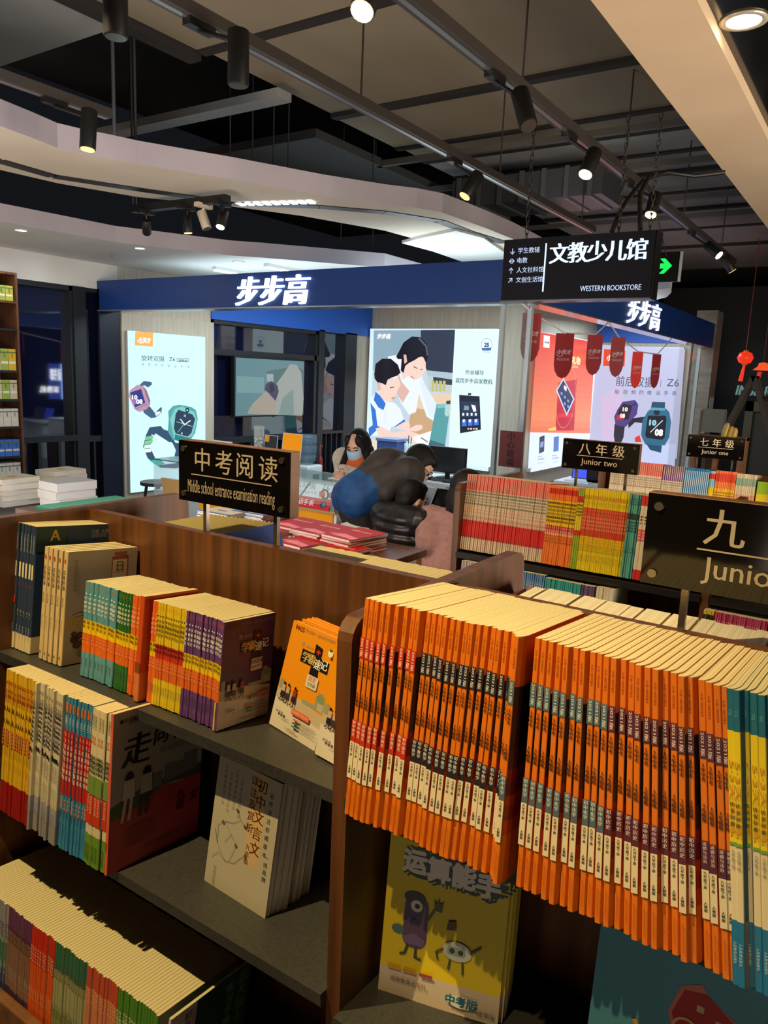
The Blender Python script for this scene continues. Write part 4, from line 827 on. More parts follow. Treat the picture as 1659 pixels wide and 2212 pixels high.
# ================================================================ ceiling, soffit, walls of the shop
CEIL = noisy('dark_ceiling_slab', (30, 29, 29), (44, 43, 42), (1.2, 1.2, 1.2), 4, .9)
BOARD = noisy('ceiling_board', (122, 110, 90), (142, 128, 106), (1.5, .7, 1.5), 4, .8)
BATTEN = col((40, 36, 32), .8); LAV = noisy('soffit_side_shaded', (168, 158, 164), (178, 168, 174), (2, 2, 2), 2, .85)  # LAV: shade on white soffit and low ceiling sides put into the colour
PLASTER = noisy('white_plaster', (214, 212, 206), (222, 220, 215), (3, 3, 3), 2, .85); NAVYW = col((18, 58, 128), .5); BLUEB = col((34, 96, 196), .5)
FRAME = col((26, 29, 34), .45); BRUSH = col((150, 156, 156), .35, .7)
m = MB(); m.box((-7.3, -3, 4.25), (7, 19, 4.35), CEIL); struct(m, 'ceiling')
def cboard(x0, y0, x1, y1, z=3.6, mat=BOARD, name='ceiling_panel'):
    m = MB(); m.box((x0, y0, z), (x1, y1, z + .05), mat); return struct(m, name)
ys = [1.0, 3.80, 5.23, 6.18, 6.66, 7.3, 8.0, 8.8, 9.7, 10.8, 12.2, 14.5]
BOARDG = noisy('ceiling_board_grey', (136, 136, 134), (156, 156, 152), (1.5, .7, 1.5), 4, .8)
for i, (a_, b_) in enumerate(zip(ys, ys[1:])):
    cboard(-4.12, a_ + .06, -1.0, b_, 3.6 + (.02 if i % 2 else 0), BOARD if i < 4 else BOARDG)
    m = MB(); m.box((-4.12, b_ - .01, 3.585), (-1.0, b_ + .07, 3.68), BATTEN); struct(m, 'ceiling_batten')
for y, z in ((6.15, 3.45), (7.0, 3.4), (8.4, 3.42), (9.2, 3.4)): m = MB(); m.box((-4.3, y, z), (-1.05, y + .05, z + .05), col((92, 88, 82), .6)); struct(m, 'ceiling_rail_beam')
cboard(-6.6, 1.0, -4.2, 3.35, 3.62, BOARDG); m = MB(); m.box((-4.24, 1.0, 3.55), (-4.13, 3.84, 3.7), BATTEN); struct(m, 'ceiling_batten')
m = MB(); m.box((-6.6, 4.45, 3.5), (-4.0, 4.6, 3.56), BOARDG); struct(m, 'ceiling_ledge_beam')
m = MB(); m.box((-6.9, 5.2, 3.45), (-4.25, 9.0, 3.52), col((66, 65, 64), .85)); struct(m, 'ceiling_panel')
# suspended soffit with a dark light slot
ZS = 2.8
outer = [(-260, 200), (0, 272), (40, 287), (75, 300), (125, 320), (175, 331), (235, 342), (300, 355), (500, 387), (700, 422), (830, 441), (900, 449), (955, 459), (995, 473), (1050, 493), (1105, 515), (1200, 560)]
inner = [(1150, 640), (1080, 566), (960, 534), (870, 509), (830, 498), (650, 466), (500, 446), (300, 426), (125, 396), (100, 390), (0, 367), (-260, 318)]
po = [onZ(*p, ZS) for p in outer]; pi_ = [onZ(*p, ZS) for p in inner]
UNDER = noisy('soffit_underside_lit', (206, 190, 170), (216, 200, 180), (2, 2, 2), 2, .85)  # warm light on the white soffit's lower face put into its colour
def slab(pts, z0, z1, mat_u, mat_s, name):
    bm = bmesh.new(); vs_ = [bm.verts.new((p.x, p.y, z0)) for p in pts]; f = bm.faces.new(vs_); bmesh.ops.triangulate(bm, faces=[f])
    m = MB(); m.bm(bm, mat_u); bm = bmesh.new(); vs_ = [bm.verts.new((p.x, p.y, z1)) for p in pts]; f = bm.faces.new(vs_); bmesh.ops.triangulate(bm, faces=[f]); m.bm(bm, mat_s)
    n = len(pts); m.add([(p.x, p.y, z0) for p in pts] + [(p.x, p.y, z1) for p in pts], [(i, (i+1) % n, n + (i+1) % n, n + i) for i in range(n)], mat_s)
    return m
struct(slab(po + pi_, ZS, ZS + .14, UNDER, LAV, ''), 'ceiling_soffit')
mid = [(-260, 298), (0, 347), (115, 380), (250, 401), (420, 426), (500, 439), (690, 446), (830, 458), (950, 477), (1010, 500), (1090, 524)]
def ribbon(pts, w, z0, z1, mat):
    m = MB(); P = [onZ(*p, ZS) for p in pts]
    for i in range(len(P) - 1):
        t = (P[i+1] - P[i]).normalized(); n = Vector((-t.y, t.x, 0))*(w/2)
        a_, b_, c_, d_ = P[i] - n, P[i] + n, P[i+1] + n, P[i+1] - n
        m.prism([(q.x, q.y, z0) for q in (a_, b_, c_, d_)], (0, 0, z1 - z0), mat)
    return m
struct(ribbon(mid, .11, ZS - .006, ZS + .002, col((18, 18, 20), .35)), 'ceiling_slot')
t = thing('linear_light', 'segmented white linear light set in the soffit slot', 'light', onZ(600, 437, ZS))
A_, B_ = onZ(512, 439, ZS), onZ(682, 434, ZS); glow = col((226, 240, 255), emit=3)
for k in range(9):
    p = A_.lerp(B_, (k + .15)/9) - t.location; q = A_.lerp(B_, (k + .78)/9) - t.location
    d = (q - p).normalized(); n = Vector((-d.y, d.x, 0))*.045; m = MB(); m.prism([(v.x, v.y, -.012) for v in (p - n, p + n, q + n, q - n)], (0, 0, .006), glow); m.build('light_cell', t)
# low white ceiling over the left windows and the booth
edge = [onZ(*p, ZC) for p in ((-330, 440), (0, 478), (250, 523), (500, 552), (560, 556), (830, 578))]
struct(slab([Vector((XW, edge[0].y - 1.5, 0)), Vector((edge[0].x, edge[0].y - 1.5, 0))] + edge + [Vector((edge[-1].x, 13.3, 0)), Vector((XW, 13.3, 0))], ZC, ZC + .13, PLASTER, LAV, ''), 'ceiling_low')
# beam on the right with the glossy dark ceiling beyond
CREAMB = noisy('beam_plaster', (214, 184, 150), (222, 194, 160), (2, 2, 2), 2, .8)
m = MB(); m.box((-1.10, -2, 2.9), (-.775, 9.2, 3.4), CREAMB); struct(m, 'ceiling_beam')
m = MB(); m.box((-.775, -2, 2.95), (6.9, 17, 3.1), col((14, 14, 16), .12)); struct(m, 'ceiling_right')
# left wall: wall above, windows, timber panel, back walls
m = MB(); m.box((XW - .15, -1, 2.30), (XW, 5.3, ZC + .05), PLASTER); m.box((XW - .15, -1, 0), (XW, 2.95, 2.3), PLASTER); m.box((XW - .15, 5.3, 0), (XW, 6.62, 2.56), WOODL); m.box((XW - .15, 9.6, 0), (XW, 10.1, 2.56), WOODL)
struct(m, 'wall_left')
m = MB(); m.box((XW, 5.05, 0), (XW + .03, 5.3, 2.3), col((16, 22, 40), .3)); struct(m, 'wall_jamb')
GLASS = col((18, 22, 46), .03, spec=1.0, coat=1.0)
def window(n, y0, y1, zb, zt, bars, frame_w=.06):
    t = bpy.data.objects.new('window_%d' % n, None); COL.objects.link(t); t.location = (XW, (y0 + y1)/2, zb); t['kind'] = 'structure'; c = (y0 + y1)/2
    m = MB(); m.box((-.10, y0 - c, 0), (-.08, y1 - c, zt - zb), GLASS); m.build('pane', t)
    for k, (a_, b_, c_, d_) in enumerate([(y0, y0 + frame_w, zb, zt), (y1 - frame_w, y1, zb, zt), (y0, y1, zt - frame_w, zt), (y0, y1, zb, zb + frame_w)] + bars):
        m = MB(); m.box((-.085, a_ - c, c_ - zb), (.02 if k > 3 else 0, b_ - c, d_ - zb), FRAME); m.build('frame', t)
    return t
window(1, 2.95, 4.78, 0, 2.3, [(2.95, 4.76, .76, .82)] + [(3.0 + .22*k, 3.03 + .22*k, .06, .76) for k in range(8)], .05)
window(2, 4.78, 5.3, 0, 2.3, [(4.76, 4.90, 0, 2.3), (4.9, 5.3, .74, .80)] + [(4.95 + .12*k, 4.97 + .12*k, .06, .74) for k in range(3)], .04)
yv = [onX(x, y, XW) for x, y in ((452, 692), (455, 751), (682, 768), (686, 800), (698, 800), (743, 800), (775, 800), (455, 930), (682, 940))]
ztr = onX(560, 760, XW).z
window(3, 6.62, yv[3].y, 0, 2.13, [(6.66, yv[3].y, ztr - .07, ztr), (6.66, yv[3].y, .62, .68), (yv[2].y - .05, yv[2].y, .62, ztr)] + [(6.8 + .25*k, 6.83 + .25*k, 0, .62) for k in range(8)], .05)
window(4, yv[3].y, 9.6, 0, 2.15, [(yv[3].y, yv[4].y, 0, 2.15), (yv[5].y, 9.6, 0, 2.15), (yv[4].y, yv[5].y, .66, .70)] + [(yv[4].y + .08 + .13*k, yv[4].y + .1 + .13*k, 0, .66) for k in range(4)], .03)
m = MB(); m.box((XW - .1, 6.62, 2.13), (XW + .02, 9.99, ZC), BLUEB); struct(m, 'wall_blue_band')
m = MB(); m.box((XW - .1, YB, 0), (-4.4, YB + .12, ZC), WOODL); struct(m, 'wall_back')
m = MB(); m.box((-4.55, YB + .12, 0), (-4.4, 13.15, ZC), WOODL); struct(m, 'wall_side')
m = MB(); m.box((-4.4, 13.05, 0), (-2.85, 13.15, 2.25), WOODL); m.box((-4.4, 13.02, 2.25), (-2.85, 13.15, ZC), BLUEB); struct(m, 'wall_rear')
# the rest of the hall: dark mall beyond, right and behind the camera
MALL = noisy('dark_mall_wall', (20, 18, 17), (30, 27, 25), (1, 1, 1), 4, .7)
m = MB(); m.box((-7.3, 17.6, 0), (7, 17.8, 4.3), MALL); struct(m, 'wall_far')
m = MB(); m.box((6.9, -3, 0), (7.1, 19, 4.3), MALL); struct(m, 'wall_right')
m = MB(); m.box((-7.3, -3.1, 0), (7, -3, 4.3), MALL); struct(m, 'wall_behind')
# ---------------------------------------------------------------- fascias with glowing characters
GLOWW = col((236, 244, 255), emit=2.6); HALO = col((190, 214, 255), emit=1.0)
def bbk(a, x, y, s, shear, k=1.0):
    a.text('步步高', x, y, s, GLOWW, 'c', .05, shear=shear, sx=k)
def channel_letters(t, txt, o, u, size, width, shear, depth, bold=.034):
    """raised lettering: each glyph swept outwards"""
    u = Vector(u); v = Vector((0, 0, 1)); n = u.cross(v); vv, ff = glyphs(txt, bold); x0 = min(p[0] for p in vv); x1 = max(p[0] for p in vv); kx = width/((x1 - x0)*size)
    P = [Vector(o) + u*((a - (x0 + x1)/2 + shear*b)*size*kx) + v*(b*size) + n*(e*.004) for a, b, e in vv]; N = len(P)
    m = MB(); m.add([p + n*depth for p in P], ff, GLOWW)
    ed = {}
    for f in ff:
        for i in range(len(f)): e = tuple(sorted((f[i], f[(i+1) % len(f)]))); ed[e] = ed.get(e, 0) + 1
    m.add(P + [p + n*depth for p in P], [(a, b, b + N, a + N) for (a, b), c in ed.items() if c == 1], GLOWW)
    return m.build('illuminated_lettering', t, label='glowing white raised characters')
t = thing('shop_fascia', 'long dark blue fascia facing the bookcases with glowing white characters', 'fascia', (-4.6, YF, 2.08))
m = MB(); m.box((XW + 4.6, 0, .012), (-2.2 + 4.6, .16, .30), NAVYW); m.build('fascia_board', t); m = MB(); m.box((XW + 4.6, -.003, 0), (-2.2 + 4.6, .16, .012), col((150, 160, 176), .25, .6)); m.build('metal_edge', t)
l0, l1 = onY(511, 640, YF), onY(664, 635, YF); channel_letters(t, '步步高', ((l0.x + l1.x)/2 + 4.6, 0, .045), (1, 0, 0), .262, l1.x - l0.x, .18, .02)
XR = -2.2
t = thing('shop_fascia', 'blue fascia running away beneath the hanging sign, with glowing white characters', 'fascia', (XR, 8.2, 2.09))
m = MB(); m.box((-.16, YF - 8.2 + .16, .012), (0, 11.35 - 8.2, .33), NAVYW); m.build('fascia_board', t); m = MB(); m.box((-.16, YF + .16 - 8.2, 0), (.003, 11.35 - 8.2, .012), col((190, 170, 176), .15, .8)); m.build('metal_edge', t)
l0, l1 = onX(1354, 680, XR), onX(1424, 690, XR); channel_letters(t, '步步高', (0, (l0.y + l1.y)/2 - 8.2, .055), (0, 1, 0), .285, l1.y - l0.y, .10, .012, .012)
# ---------------------------------------------------------------- lightboxes
def E(*c, e=1.0): return col(c, .3, emit=e)
def lightbox(name, label, corners, plane, n, bg_, thick, draw, frame_c=(190, 196, 196)):
    """corners: picture corners (tl, tr, br, bl) on the plane function"""
    P = [plane(*c) for c in corners]; u = (P[1] - P[0]); u.z = 0; u.normalize(); v = Vector((0, 0, 1)); nn = u.cross(v)
    z1 = (P[0].z + P[1].z)/2; z0 = (P[2].z + P[3].z)/2; w = (P[1] - P[0]).length if len(corners) == 4 else 1; h = z1 - z0
    o = Vector((P[0].x, P[0].y, z0)); t = thing(name, label, 'poster', o + u*(w/2))
    ex = -u*(w/2)
    m = MB(); m.prism([ex - nn*0, ex + u*w, ex + u*w + v*h, ex + v*h], -nn*thick, col(frame_c, .4)); fo = m.build('housing', t); fo.location = nn*(thick + .002)
    m = MB(); a = Art(m, o + nn*(thick + .003), u, v, .0003); a.rect(0, 0, w, h, bg_); draw(a, w, h)
    m.v = [(x - t.location.x, y - t.location.y, z - t.location.z) for x, y, z in m.v]; m.build('printed_face', t, label='backlit printed face')
    return t
pxp = lambda a: (lambda pts, mat: a.poly(pts, mat, px=True))
def smile(a, x0, y0, x1, y1, mat, w):
    p0 = a.px(x0, y0); p1 = a.px(x1, y1); a.line([(p0[0] + (p1[0] - p0[0])*k/6, p0[1] + (p1[1] - p0[1])*k/6 - .10*(p1[0]-p0[0])*math.sin(math.pi*k/6)*2.4) for k in range(7)], w, mat)
def TX(a, s, x, y, px_h, mat, al='l', bold=0.0, wpx=None, shear=0.0):
    p = a.px(x, y); q = a.px(x, y - px_h); wd = None
    if wpx: r = a.px(x + wpx, y); wd = abs(r[0] - p[0])
    a.text(s, p[0], p[1], (q[1] - p[1])/.75, mat, al, bold, width=wd, shear=shear)
def d_p1(a, w, h):
    q = pxp(a); ora = E(242, 178, 92); tq = E(60, 80, 90); wt = E(255, 255, 255)
    q([(292, 716), (331, 718), (330, 749), (291, 746)], ora); TX(a, '小天才', 299, 739, 10, wt, 'l', .05, 27); smile(a, 296, 735, 313, 737, wt, .008)
    TX(a, '旋转双摄', 305, 778, 10, tq, 'l', .0, 50); TX(a, 'Z6', 365, 780, 9, tq, 'l', 0, 13); a.line([a.px(359, 771), a.px(359, 780)], .002, tq)
    q([(382, 773), (407, 774), (407, 782), (382, 781)], tq); q([(383, 774), (406, 775), (406, 781), (383, 780)], E(214, 252, 255)); TX(a, '巅峰版', 386, 780, 4, tq, 'l', .02, 18)
    for i, ch in enumerate('能视频的电话手表'): TX(a, ch, 306 + 14*i, 789 + .9*i, 5, E(110, 130, 140))
    # rose watch
    sl = E(70, 98, 126); ro = E(188, 146, 168); rd = E(150, 108, 136); nb_ = E(52, 62, 132)
    q([(299, 833), (310, 823), (326, 825), (328, 830), (319, 837), (311, 832), (300, 838)], sl); q([(306, 880), (322, 877), (334, 892), (346, 880), (349, 880), (348, 892), (335, 902), (325, 903), (310, 892)], sl); q([(334, 891), (345, 888), (347, 892), (336, 899)], E(226, 244, 248))
    q([(280, 843), (296, 831), (309, 834), (320, 862), (324, 873), (316, 884), (300, 890), (290, 884), (277, 855)], ro); q([(309, 834), (316, 843), (324, 866), (322, 874), (313, 850)], rd); q([(280, 848), (304, 840), (313, 870), (291, 880)], nb_); q([(283, 862), (295, 858), (296, 872), (288, 874)], E(160, 110, 190))
    TX(a, '10', 284, 862, 9, wt, 'l', .05, 12); TX(a, '08', 293, 872, 10, wt, 'l', .05, 14); a.line([a.px(292, 884), a.px(318, 872)], .008, rd)
    # green watch
    dg = E(58, 84, 110); gr = E(84, 166, 166); gl = E(130, 200, 196); fc = E(46, 66, 88)
    q([(322, 923), (346, 920), (352, 927), (372, 935), (366, 956), (335, 936), (328, 945), (324, 968), (332, 985), (350, 1004), (380, 1000), (392, 985), (394, 1005), (380, 1012), (345, 1010), (318, 990), (308, 965), (314, 940)], dg)
    q([(326, 938), (357, 950), (372, 965), (374, 985), (352, 1000), (334, 990), (327, 968)], E(216, 250, 254)); q([(352, 930), (370, 943), (380, 960), (368, 955), (340, 934)], dg)
    for k, c in enumerate(((120, 200, 150), (130, 206, 150), (214, 246, 240), (226, 250, 246))): q([(314 - 1.5*k, 943 + 9*k), (331 - 1.5*k, 941 + 9*k), (328 - 1*k, 949 + 9*k), (311 - 1*k, 951 + 9*k)], E(*c))
    q([(322, 995), (343, 990), (355, 1002), (338, 1006)], E(40, 190, 180))
    q([(362, 888), (372, 877), (386, 874), (412, 879), (422, 886), (426, 905), (420, 936), (410, 950), (395, 955), (372, 950), (361, 932), (363, 905)], gr); q([(366, 905), (376, 883), (392, 878), (418, 890), (424, 908), (415, 940), (398, 950), (374, 945)], gl); q([(378, 894), (384, 885), (414, 895), (420, 905), (412, 935), (404, 943), (378, 936), (374, 925)], fc)
    a.ell(*a.px(403, 886), .030, .030, E(30, 50, 60)); a.ell(*a.px(403, 886), .014, .014, gl); TX(a, '12', 396, 900, 5, wt, 'l', .03); TX(a, '6', 390, 938, 5, wt, 'l', .05)
    a.line([a.px(388, 905), a.px(398, 918)], .012, wt); a.line([a.px(410, 908), a.px(396, 918)], .012, wt); a.line([a.px(397, 914), a.px(382, 934)], .005, E(150, 240, 220)); a.line([a.px(380, 911), a.px(414, 921)], .006, E(170, 220, 220))
    q([(376, 938), (408, 946), (404, 952), (376, 950)], E(50, 130, 130)); q([(370, 955), (394, 958), (394, 990), (375, 985), (378, 972)], dg)
m = MB(); zt1 = onX(260, 675, XW + .05).z; m.box((XW, 5.31, 0), (XW + .045, 6.63, zt1), WOODL); struct(m, 'wall_timber_panel')
lightbox('lightbox_poster', 'tall backlit watch poster with orange logo square by the left windows', ((271, 714), (439, 728), (437, 1058), (269, 1050)), lambda x, y: onX(x, y, XW + .05), 0, E(205, 248, 255, e=1.05), .03, d_p1)
SKIN = (240, 206, 190)
def d_p2(a, w, h):
    q = pxp(a); wt = E(252, 255, 255); dk = E(28, 28, 40); sk = E(246, 214, 200); sk2 = E(226, 184, 172); blu = E(56, 120, 214); shirt = E(236, 244, 252)
    q([(807, 713), (985, 712), (976, 965), (968, 1004), (800, 1002)], E(196, 214, 226)); q([(808, 714), (910, 713), (906, 800), (806, 800)], E(142, 170, 186)); q([(909, 713), (985, 712), (981, 806), (922, 800), (910, 770)], E(52, 60, 78)); q([(920, 800), (981, 806), (980, 822), (924, 812)], E(176, 196, 206))
    q([(926, 812), (980, 822), (979, 850), (924, 845)], E(196, 206, 206)); q([(936, 814), (978, 820), (978, 832), (936, 828)], E(60, 66, 76)); q([(898, 848), (978, 852), (976, 900), (890, 912)], E(232, 206, 178)); q([(890, 880), (950, 890), (940, 960), (880, 930)], E(206, 168, 130))
    for x in (933, 941, 949, 957): q([(x, 822), (x + 6, 823), (x + 5, 846), (x - 1, 845)], E(196, 190, 120) if x % 2 else E(230, 240, 240))
    q([(838, 770), (862, 766), (905, 800), (918, 830), (946, 880), (938, 910), (922, 900), (905, 850), (899, 890), (884, 896), (866, 870), (850, 820)], shirt)      # woman's blouse
    q([(903, 812), (918, 830), (945, 876), (940, 905), (926, 896)], E(226, 236, 246)); q([(860, 800), (868, 825), (885, 845), (870, 870), (858, 850)], sk2)
    q([(876, 770), (900, 764), (920, 775), (920, 800), (909, 815), (895, 822), (882, 812), (870, 820), (866, 800)], sk)                                               # her face
    q([(856, 770), (862, 760), (872, 740), (890, 727), (908, 728), (922, 742), (926, 765), (921, 785), (914, 770), (905, 772), (896, 778), (884, 784), (876, 790), (872, 806), (866, 800), (868, 776), (860, 776)], dk)
    a.line([a.px(905, 730), a.px(921, 748), a.px(924, 768)], .03, E(90, 92, 104)); q([(872, 766), (878, 766), (880, 782), (874, 786)], sk2)
    a.line([a.px(894, 792), a.px(902, 796)], .012, E(60, 44, 44)); a.line([a.px(908, 799), a.px(913, 797)], .01, E(60, 44, 44)); a.line([a.px(888, 813), a.px(895, 817)], .012, E(200, 90, 90)); a.line([a.px(903, 798), a.px(900, 808)], .006, sk2)
    q([(816, 830), (860, 815), (866, 830), (856, 850), (850, 865), (838, 868), (830, 872), (818, 850)], sk); q([(846, 858), (857, 856), (851, 868)], sk2)
    q([(809, 808), (812, 786), (826, 775), (845, 775), (860, 788), (866, 805), (858, 812), (848, 815), (838, 820), (834, 832), (826, 828), (816, 826), (810, 818)], E(30, 28, 36))     # boy's hair
    q([(815, 827), (822, 826), (823, 842), (817, 844)], sk2); a.line([a.px(843, 838), a.px(852, 836)], .012, E(60, 44, 44)); a.line([a.px(846, 861), a.px(852, 860)], .01, E(200, 110, 100))
    q([(803, 860), (815, 845), (826, 865), (838, 868), (852, 870), (866, 885), (872, 905), (862, 920), (846, 922), (838, 940), (800, 942)], shirt); q([(812, 846), (822, 855), (834, 872), (829, 886), (818, 880), (808, 864)], blu); q([(801, 870), (812, 885), (816, 920), (822, 922), (798, 945), (797, 925), (806, 918)], blu); q([(852, 922), (874, 906), (877, 910), (858, 926)], blu); a.line([a.px(834, 885), a.px(832, 918)], .006, E(190, 200, 214))
    q([(812, 925), (826, 922), (850, 935), (884, 930), (906, 938), (908, 950), (892, 955), (850, 950), (820, 946)], sk); q([(850, 925), (880, 908), (886, 915), (886, 925), (900, 918), (912, 918), (914, 926), (900, 932), (880, 930)], sk)
    q([(797, 950), (830, 946), (905, 952), (930, 945), (925, 965), (880, 970), (800, 985)], E(232, 222, 206)); q([(890, 945), (935, 930), (930, 962), (905, 960)], wt); a.line([a.px(910, 945), a.px(925, 955)], .02, E(130, 130, 140))
    q([(944, 873), (974, 872), (962, 965), (926, 966)], E(92, 160, 164)); q([(946, 873), (974, 872), (973, 880), (944, 882)], E(130, 196, 196)); q([(963, 874), (974, 873), (972, 896), (966, 900), (961, 895)], E(176, 214, 216)); q([(965, 866), (974, 865), (974, 873), (965, 873)], E(60, 70, 80)); q([(930, 950), (962, 960), (958, 970), (924, 968)], E(70, 110, 120))
    q([(984, 712), (1080, 711), (1061, 1009), (968, 1004)], E(226, 252, 255)); TX(a, '步步高', 815, 731, 9, wt, 'l', .04, 29, .2)
    c = a.px(1052, 745); a.ell(c[0], c[1], .088, .088, E(90, 100, 130), 24); a.ell(c[0], c[1], .083, .083, E(228, 252, 255), 24); TX(a, '25', 1052, 749, 9, E(40, 60, 110), 'c', .05); q([(1042, 752), (1062, 751), (1062, 757), (1042, 757)], E(70, 110, 170)); TX(a, '匠心相伴', 1044, 762, 2.4, E(150, 140, 110), 'l', 0, 16)
    TX(a, '作业辅导', 1006, 808, 8, E(70, 100, 100), 'l', .02, 40); TX(a, '就用步步高家教机', 985, 826, 9, E(70, 100, 100), 'l', .02, 80)
    q([(993, 853), (1037, 856), (1040, 928), (995, 936)], E(30, 36, 52)); q([(996, 866), (1034, 868), (1036, 900), (998, 902)], E(44, 56, 84)); q([(1012, 849), (1019, 849), (1019, 854), (1012, 854)], E(60, 70, 80)); q([(1019, 874), (1028, 876), (1030, 888), (1024, 890)], wt); q([(1004, 876), (1014, 877), (1014, 886), (1003, 886)], E(130, 150, 170))
    for k in range(4): q([(1000 + 9*k, 892), (1004 + 9*k, 892), (1004 + 9*k, 898), (1000 + 9*k, 898)], wt)
    for k in range(3): q([(999 + 13*k, 907 - k), (1009 + 13*k, 906 - k), (1009 + 13*k, 920 - k), (999 + 13*k, 921 - k)], E(70, 120, 220)); q([(1001 + 13*k, 906), (1006 + 13*k, 906), (1005 + 13*k, 912), (1001 + 13*k, 912)], wt)
    for k in range(4): q([(1011 + 6*k, 924), (1015 + 6*k, 924), (1015 + 6*k, 928), (1011 + 6*k, 928)], E(220, 220, 200) if k % 2 else E(230, 160, 150))
lightbox('lightbox_poster', 'wide backlit poster of a woman and a schoolboy bending over homework', ((807, 712), (1081, 710), (1063, 1009), (798, 995)), lambda x, y: onY(x, y, YB), 0, E(214, 240, 250), .09, d_p2)
def d_p3(a, w, h):
    q = pxp(a); wt = E(255, 255, 255); 
    L3 = lambda f_: [(1161 - 16.5*f_, 716 + 219*f_), (1286 - 13*f_, 740 + 197*f_)]
    for k in range(16):
        f0, f1 = k/16, (k + 1)/16; g = min(1, f0*1.25) if f0 < .8 else 1 - (f0 - .8)*2; a_, b_ = L3(f0), L3(f1); q([a_[0], a_[1], b_[1], b_[0]], E(226 + 18*g, 70 + 76*g, 42 + 56*g))
    q([(1144, 934), (1274, 936), (1268, 1000), (1140, 1012)], E(228, 240, 255)); q([(1174, 724), (1187, 726), (1186, 752), (1173, 750)], wt); TX(a, '步步高', 1175, 741, 4, E(60, 60, 100), 'l', .04, 10)
    TX(a, '最好的礼物', 1205, 782, 14, E(252, 220, 170), 'l', .06, 48); TX(a, 'S5 Pro', 1236, 794, 5, E(252, 220, 170), 'l', .04, 12)
    q([(1205, 826), (1245, 820), (1239, 930), (1199, 930)], E(196, 40, 50)); q([(1205, 893), (1240, 893), (1238, 902), (1203, 902)], E(226, 60, 60)); 
    c = a.px(1222, 856); a.line([(c[0] + .42*math.cos(t_), c[1] + .50*math.sin(t_)) for t_ in [k*.32 for k in range(21)]], .008, E(250, 170, 110))
    q([(1200, 843), (1216, 816), (1240, 862), (1223, 899)], E(206, 210, 230)); q([(1203, 843), (1216, 821), (1237, 862), (1223, 892)], E(34, 44, 76))
    for x, y in ((1212, 850), (1219, 858), (1226, 866), (1219, 872), (1226, 878)): q([(x - 2, y - 4), (x + 2, y - 2), (x + 2, y + 4), (x - 2, y + 2)], E(110, 160, 240))
    q([(1217, 832), (1223, 836), (1222, 846), (1217, 840)], wt); q([(1183, 926), (1200, 922), (1200, 930), (1184, 930)], E(250, 210, 90))
    q([(1164, 944), (1175, 940), (1174, 975), (1163, 980)], E(44, 52, 80)); q([(1195, 944), (1206, 942), (1205, 974), (1194, 976)], E(80, 120, 190)); q([(1166, 955), (1173, 953), (1172, 965), (1165, 967)], E(140, 160, 200))
    for x, y in ((1160, 988), (1191, 986)): TX(a, '家教机', x, y, 2.5, E(80, 90, 110), 'l', .0, 10); TX(a, '学习更高效', x, y + 6, 2.5, E(60, 60, 90), 'l', .03, 14); TX(a, '全科同步辅导', x, y + 14, 2, E(130, 140, 160), 'l', .0, 13)
XO = -4.4
lightbox('lightbox_poster', 'orange and white backlit poster with a tilted tablet behind the red pennants', ((1160, 715), (1285, 740), (1270, 998), (1140, 1012)), lambda x, y: onX(x, y, XO), 0, E(228, 240, 255), .06, d_p3)
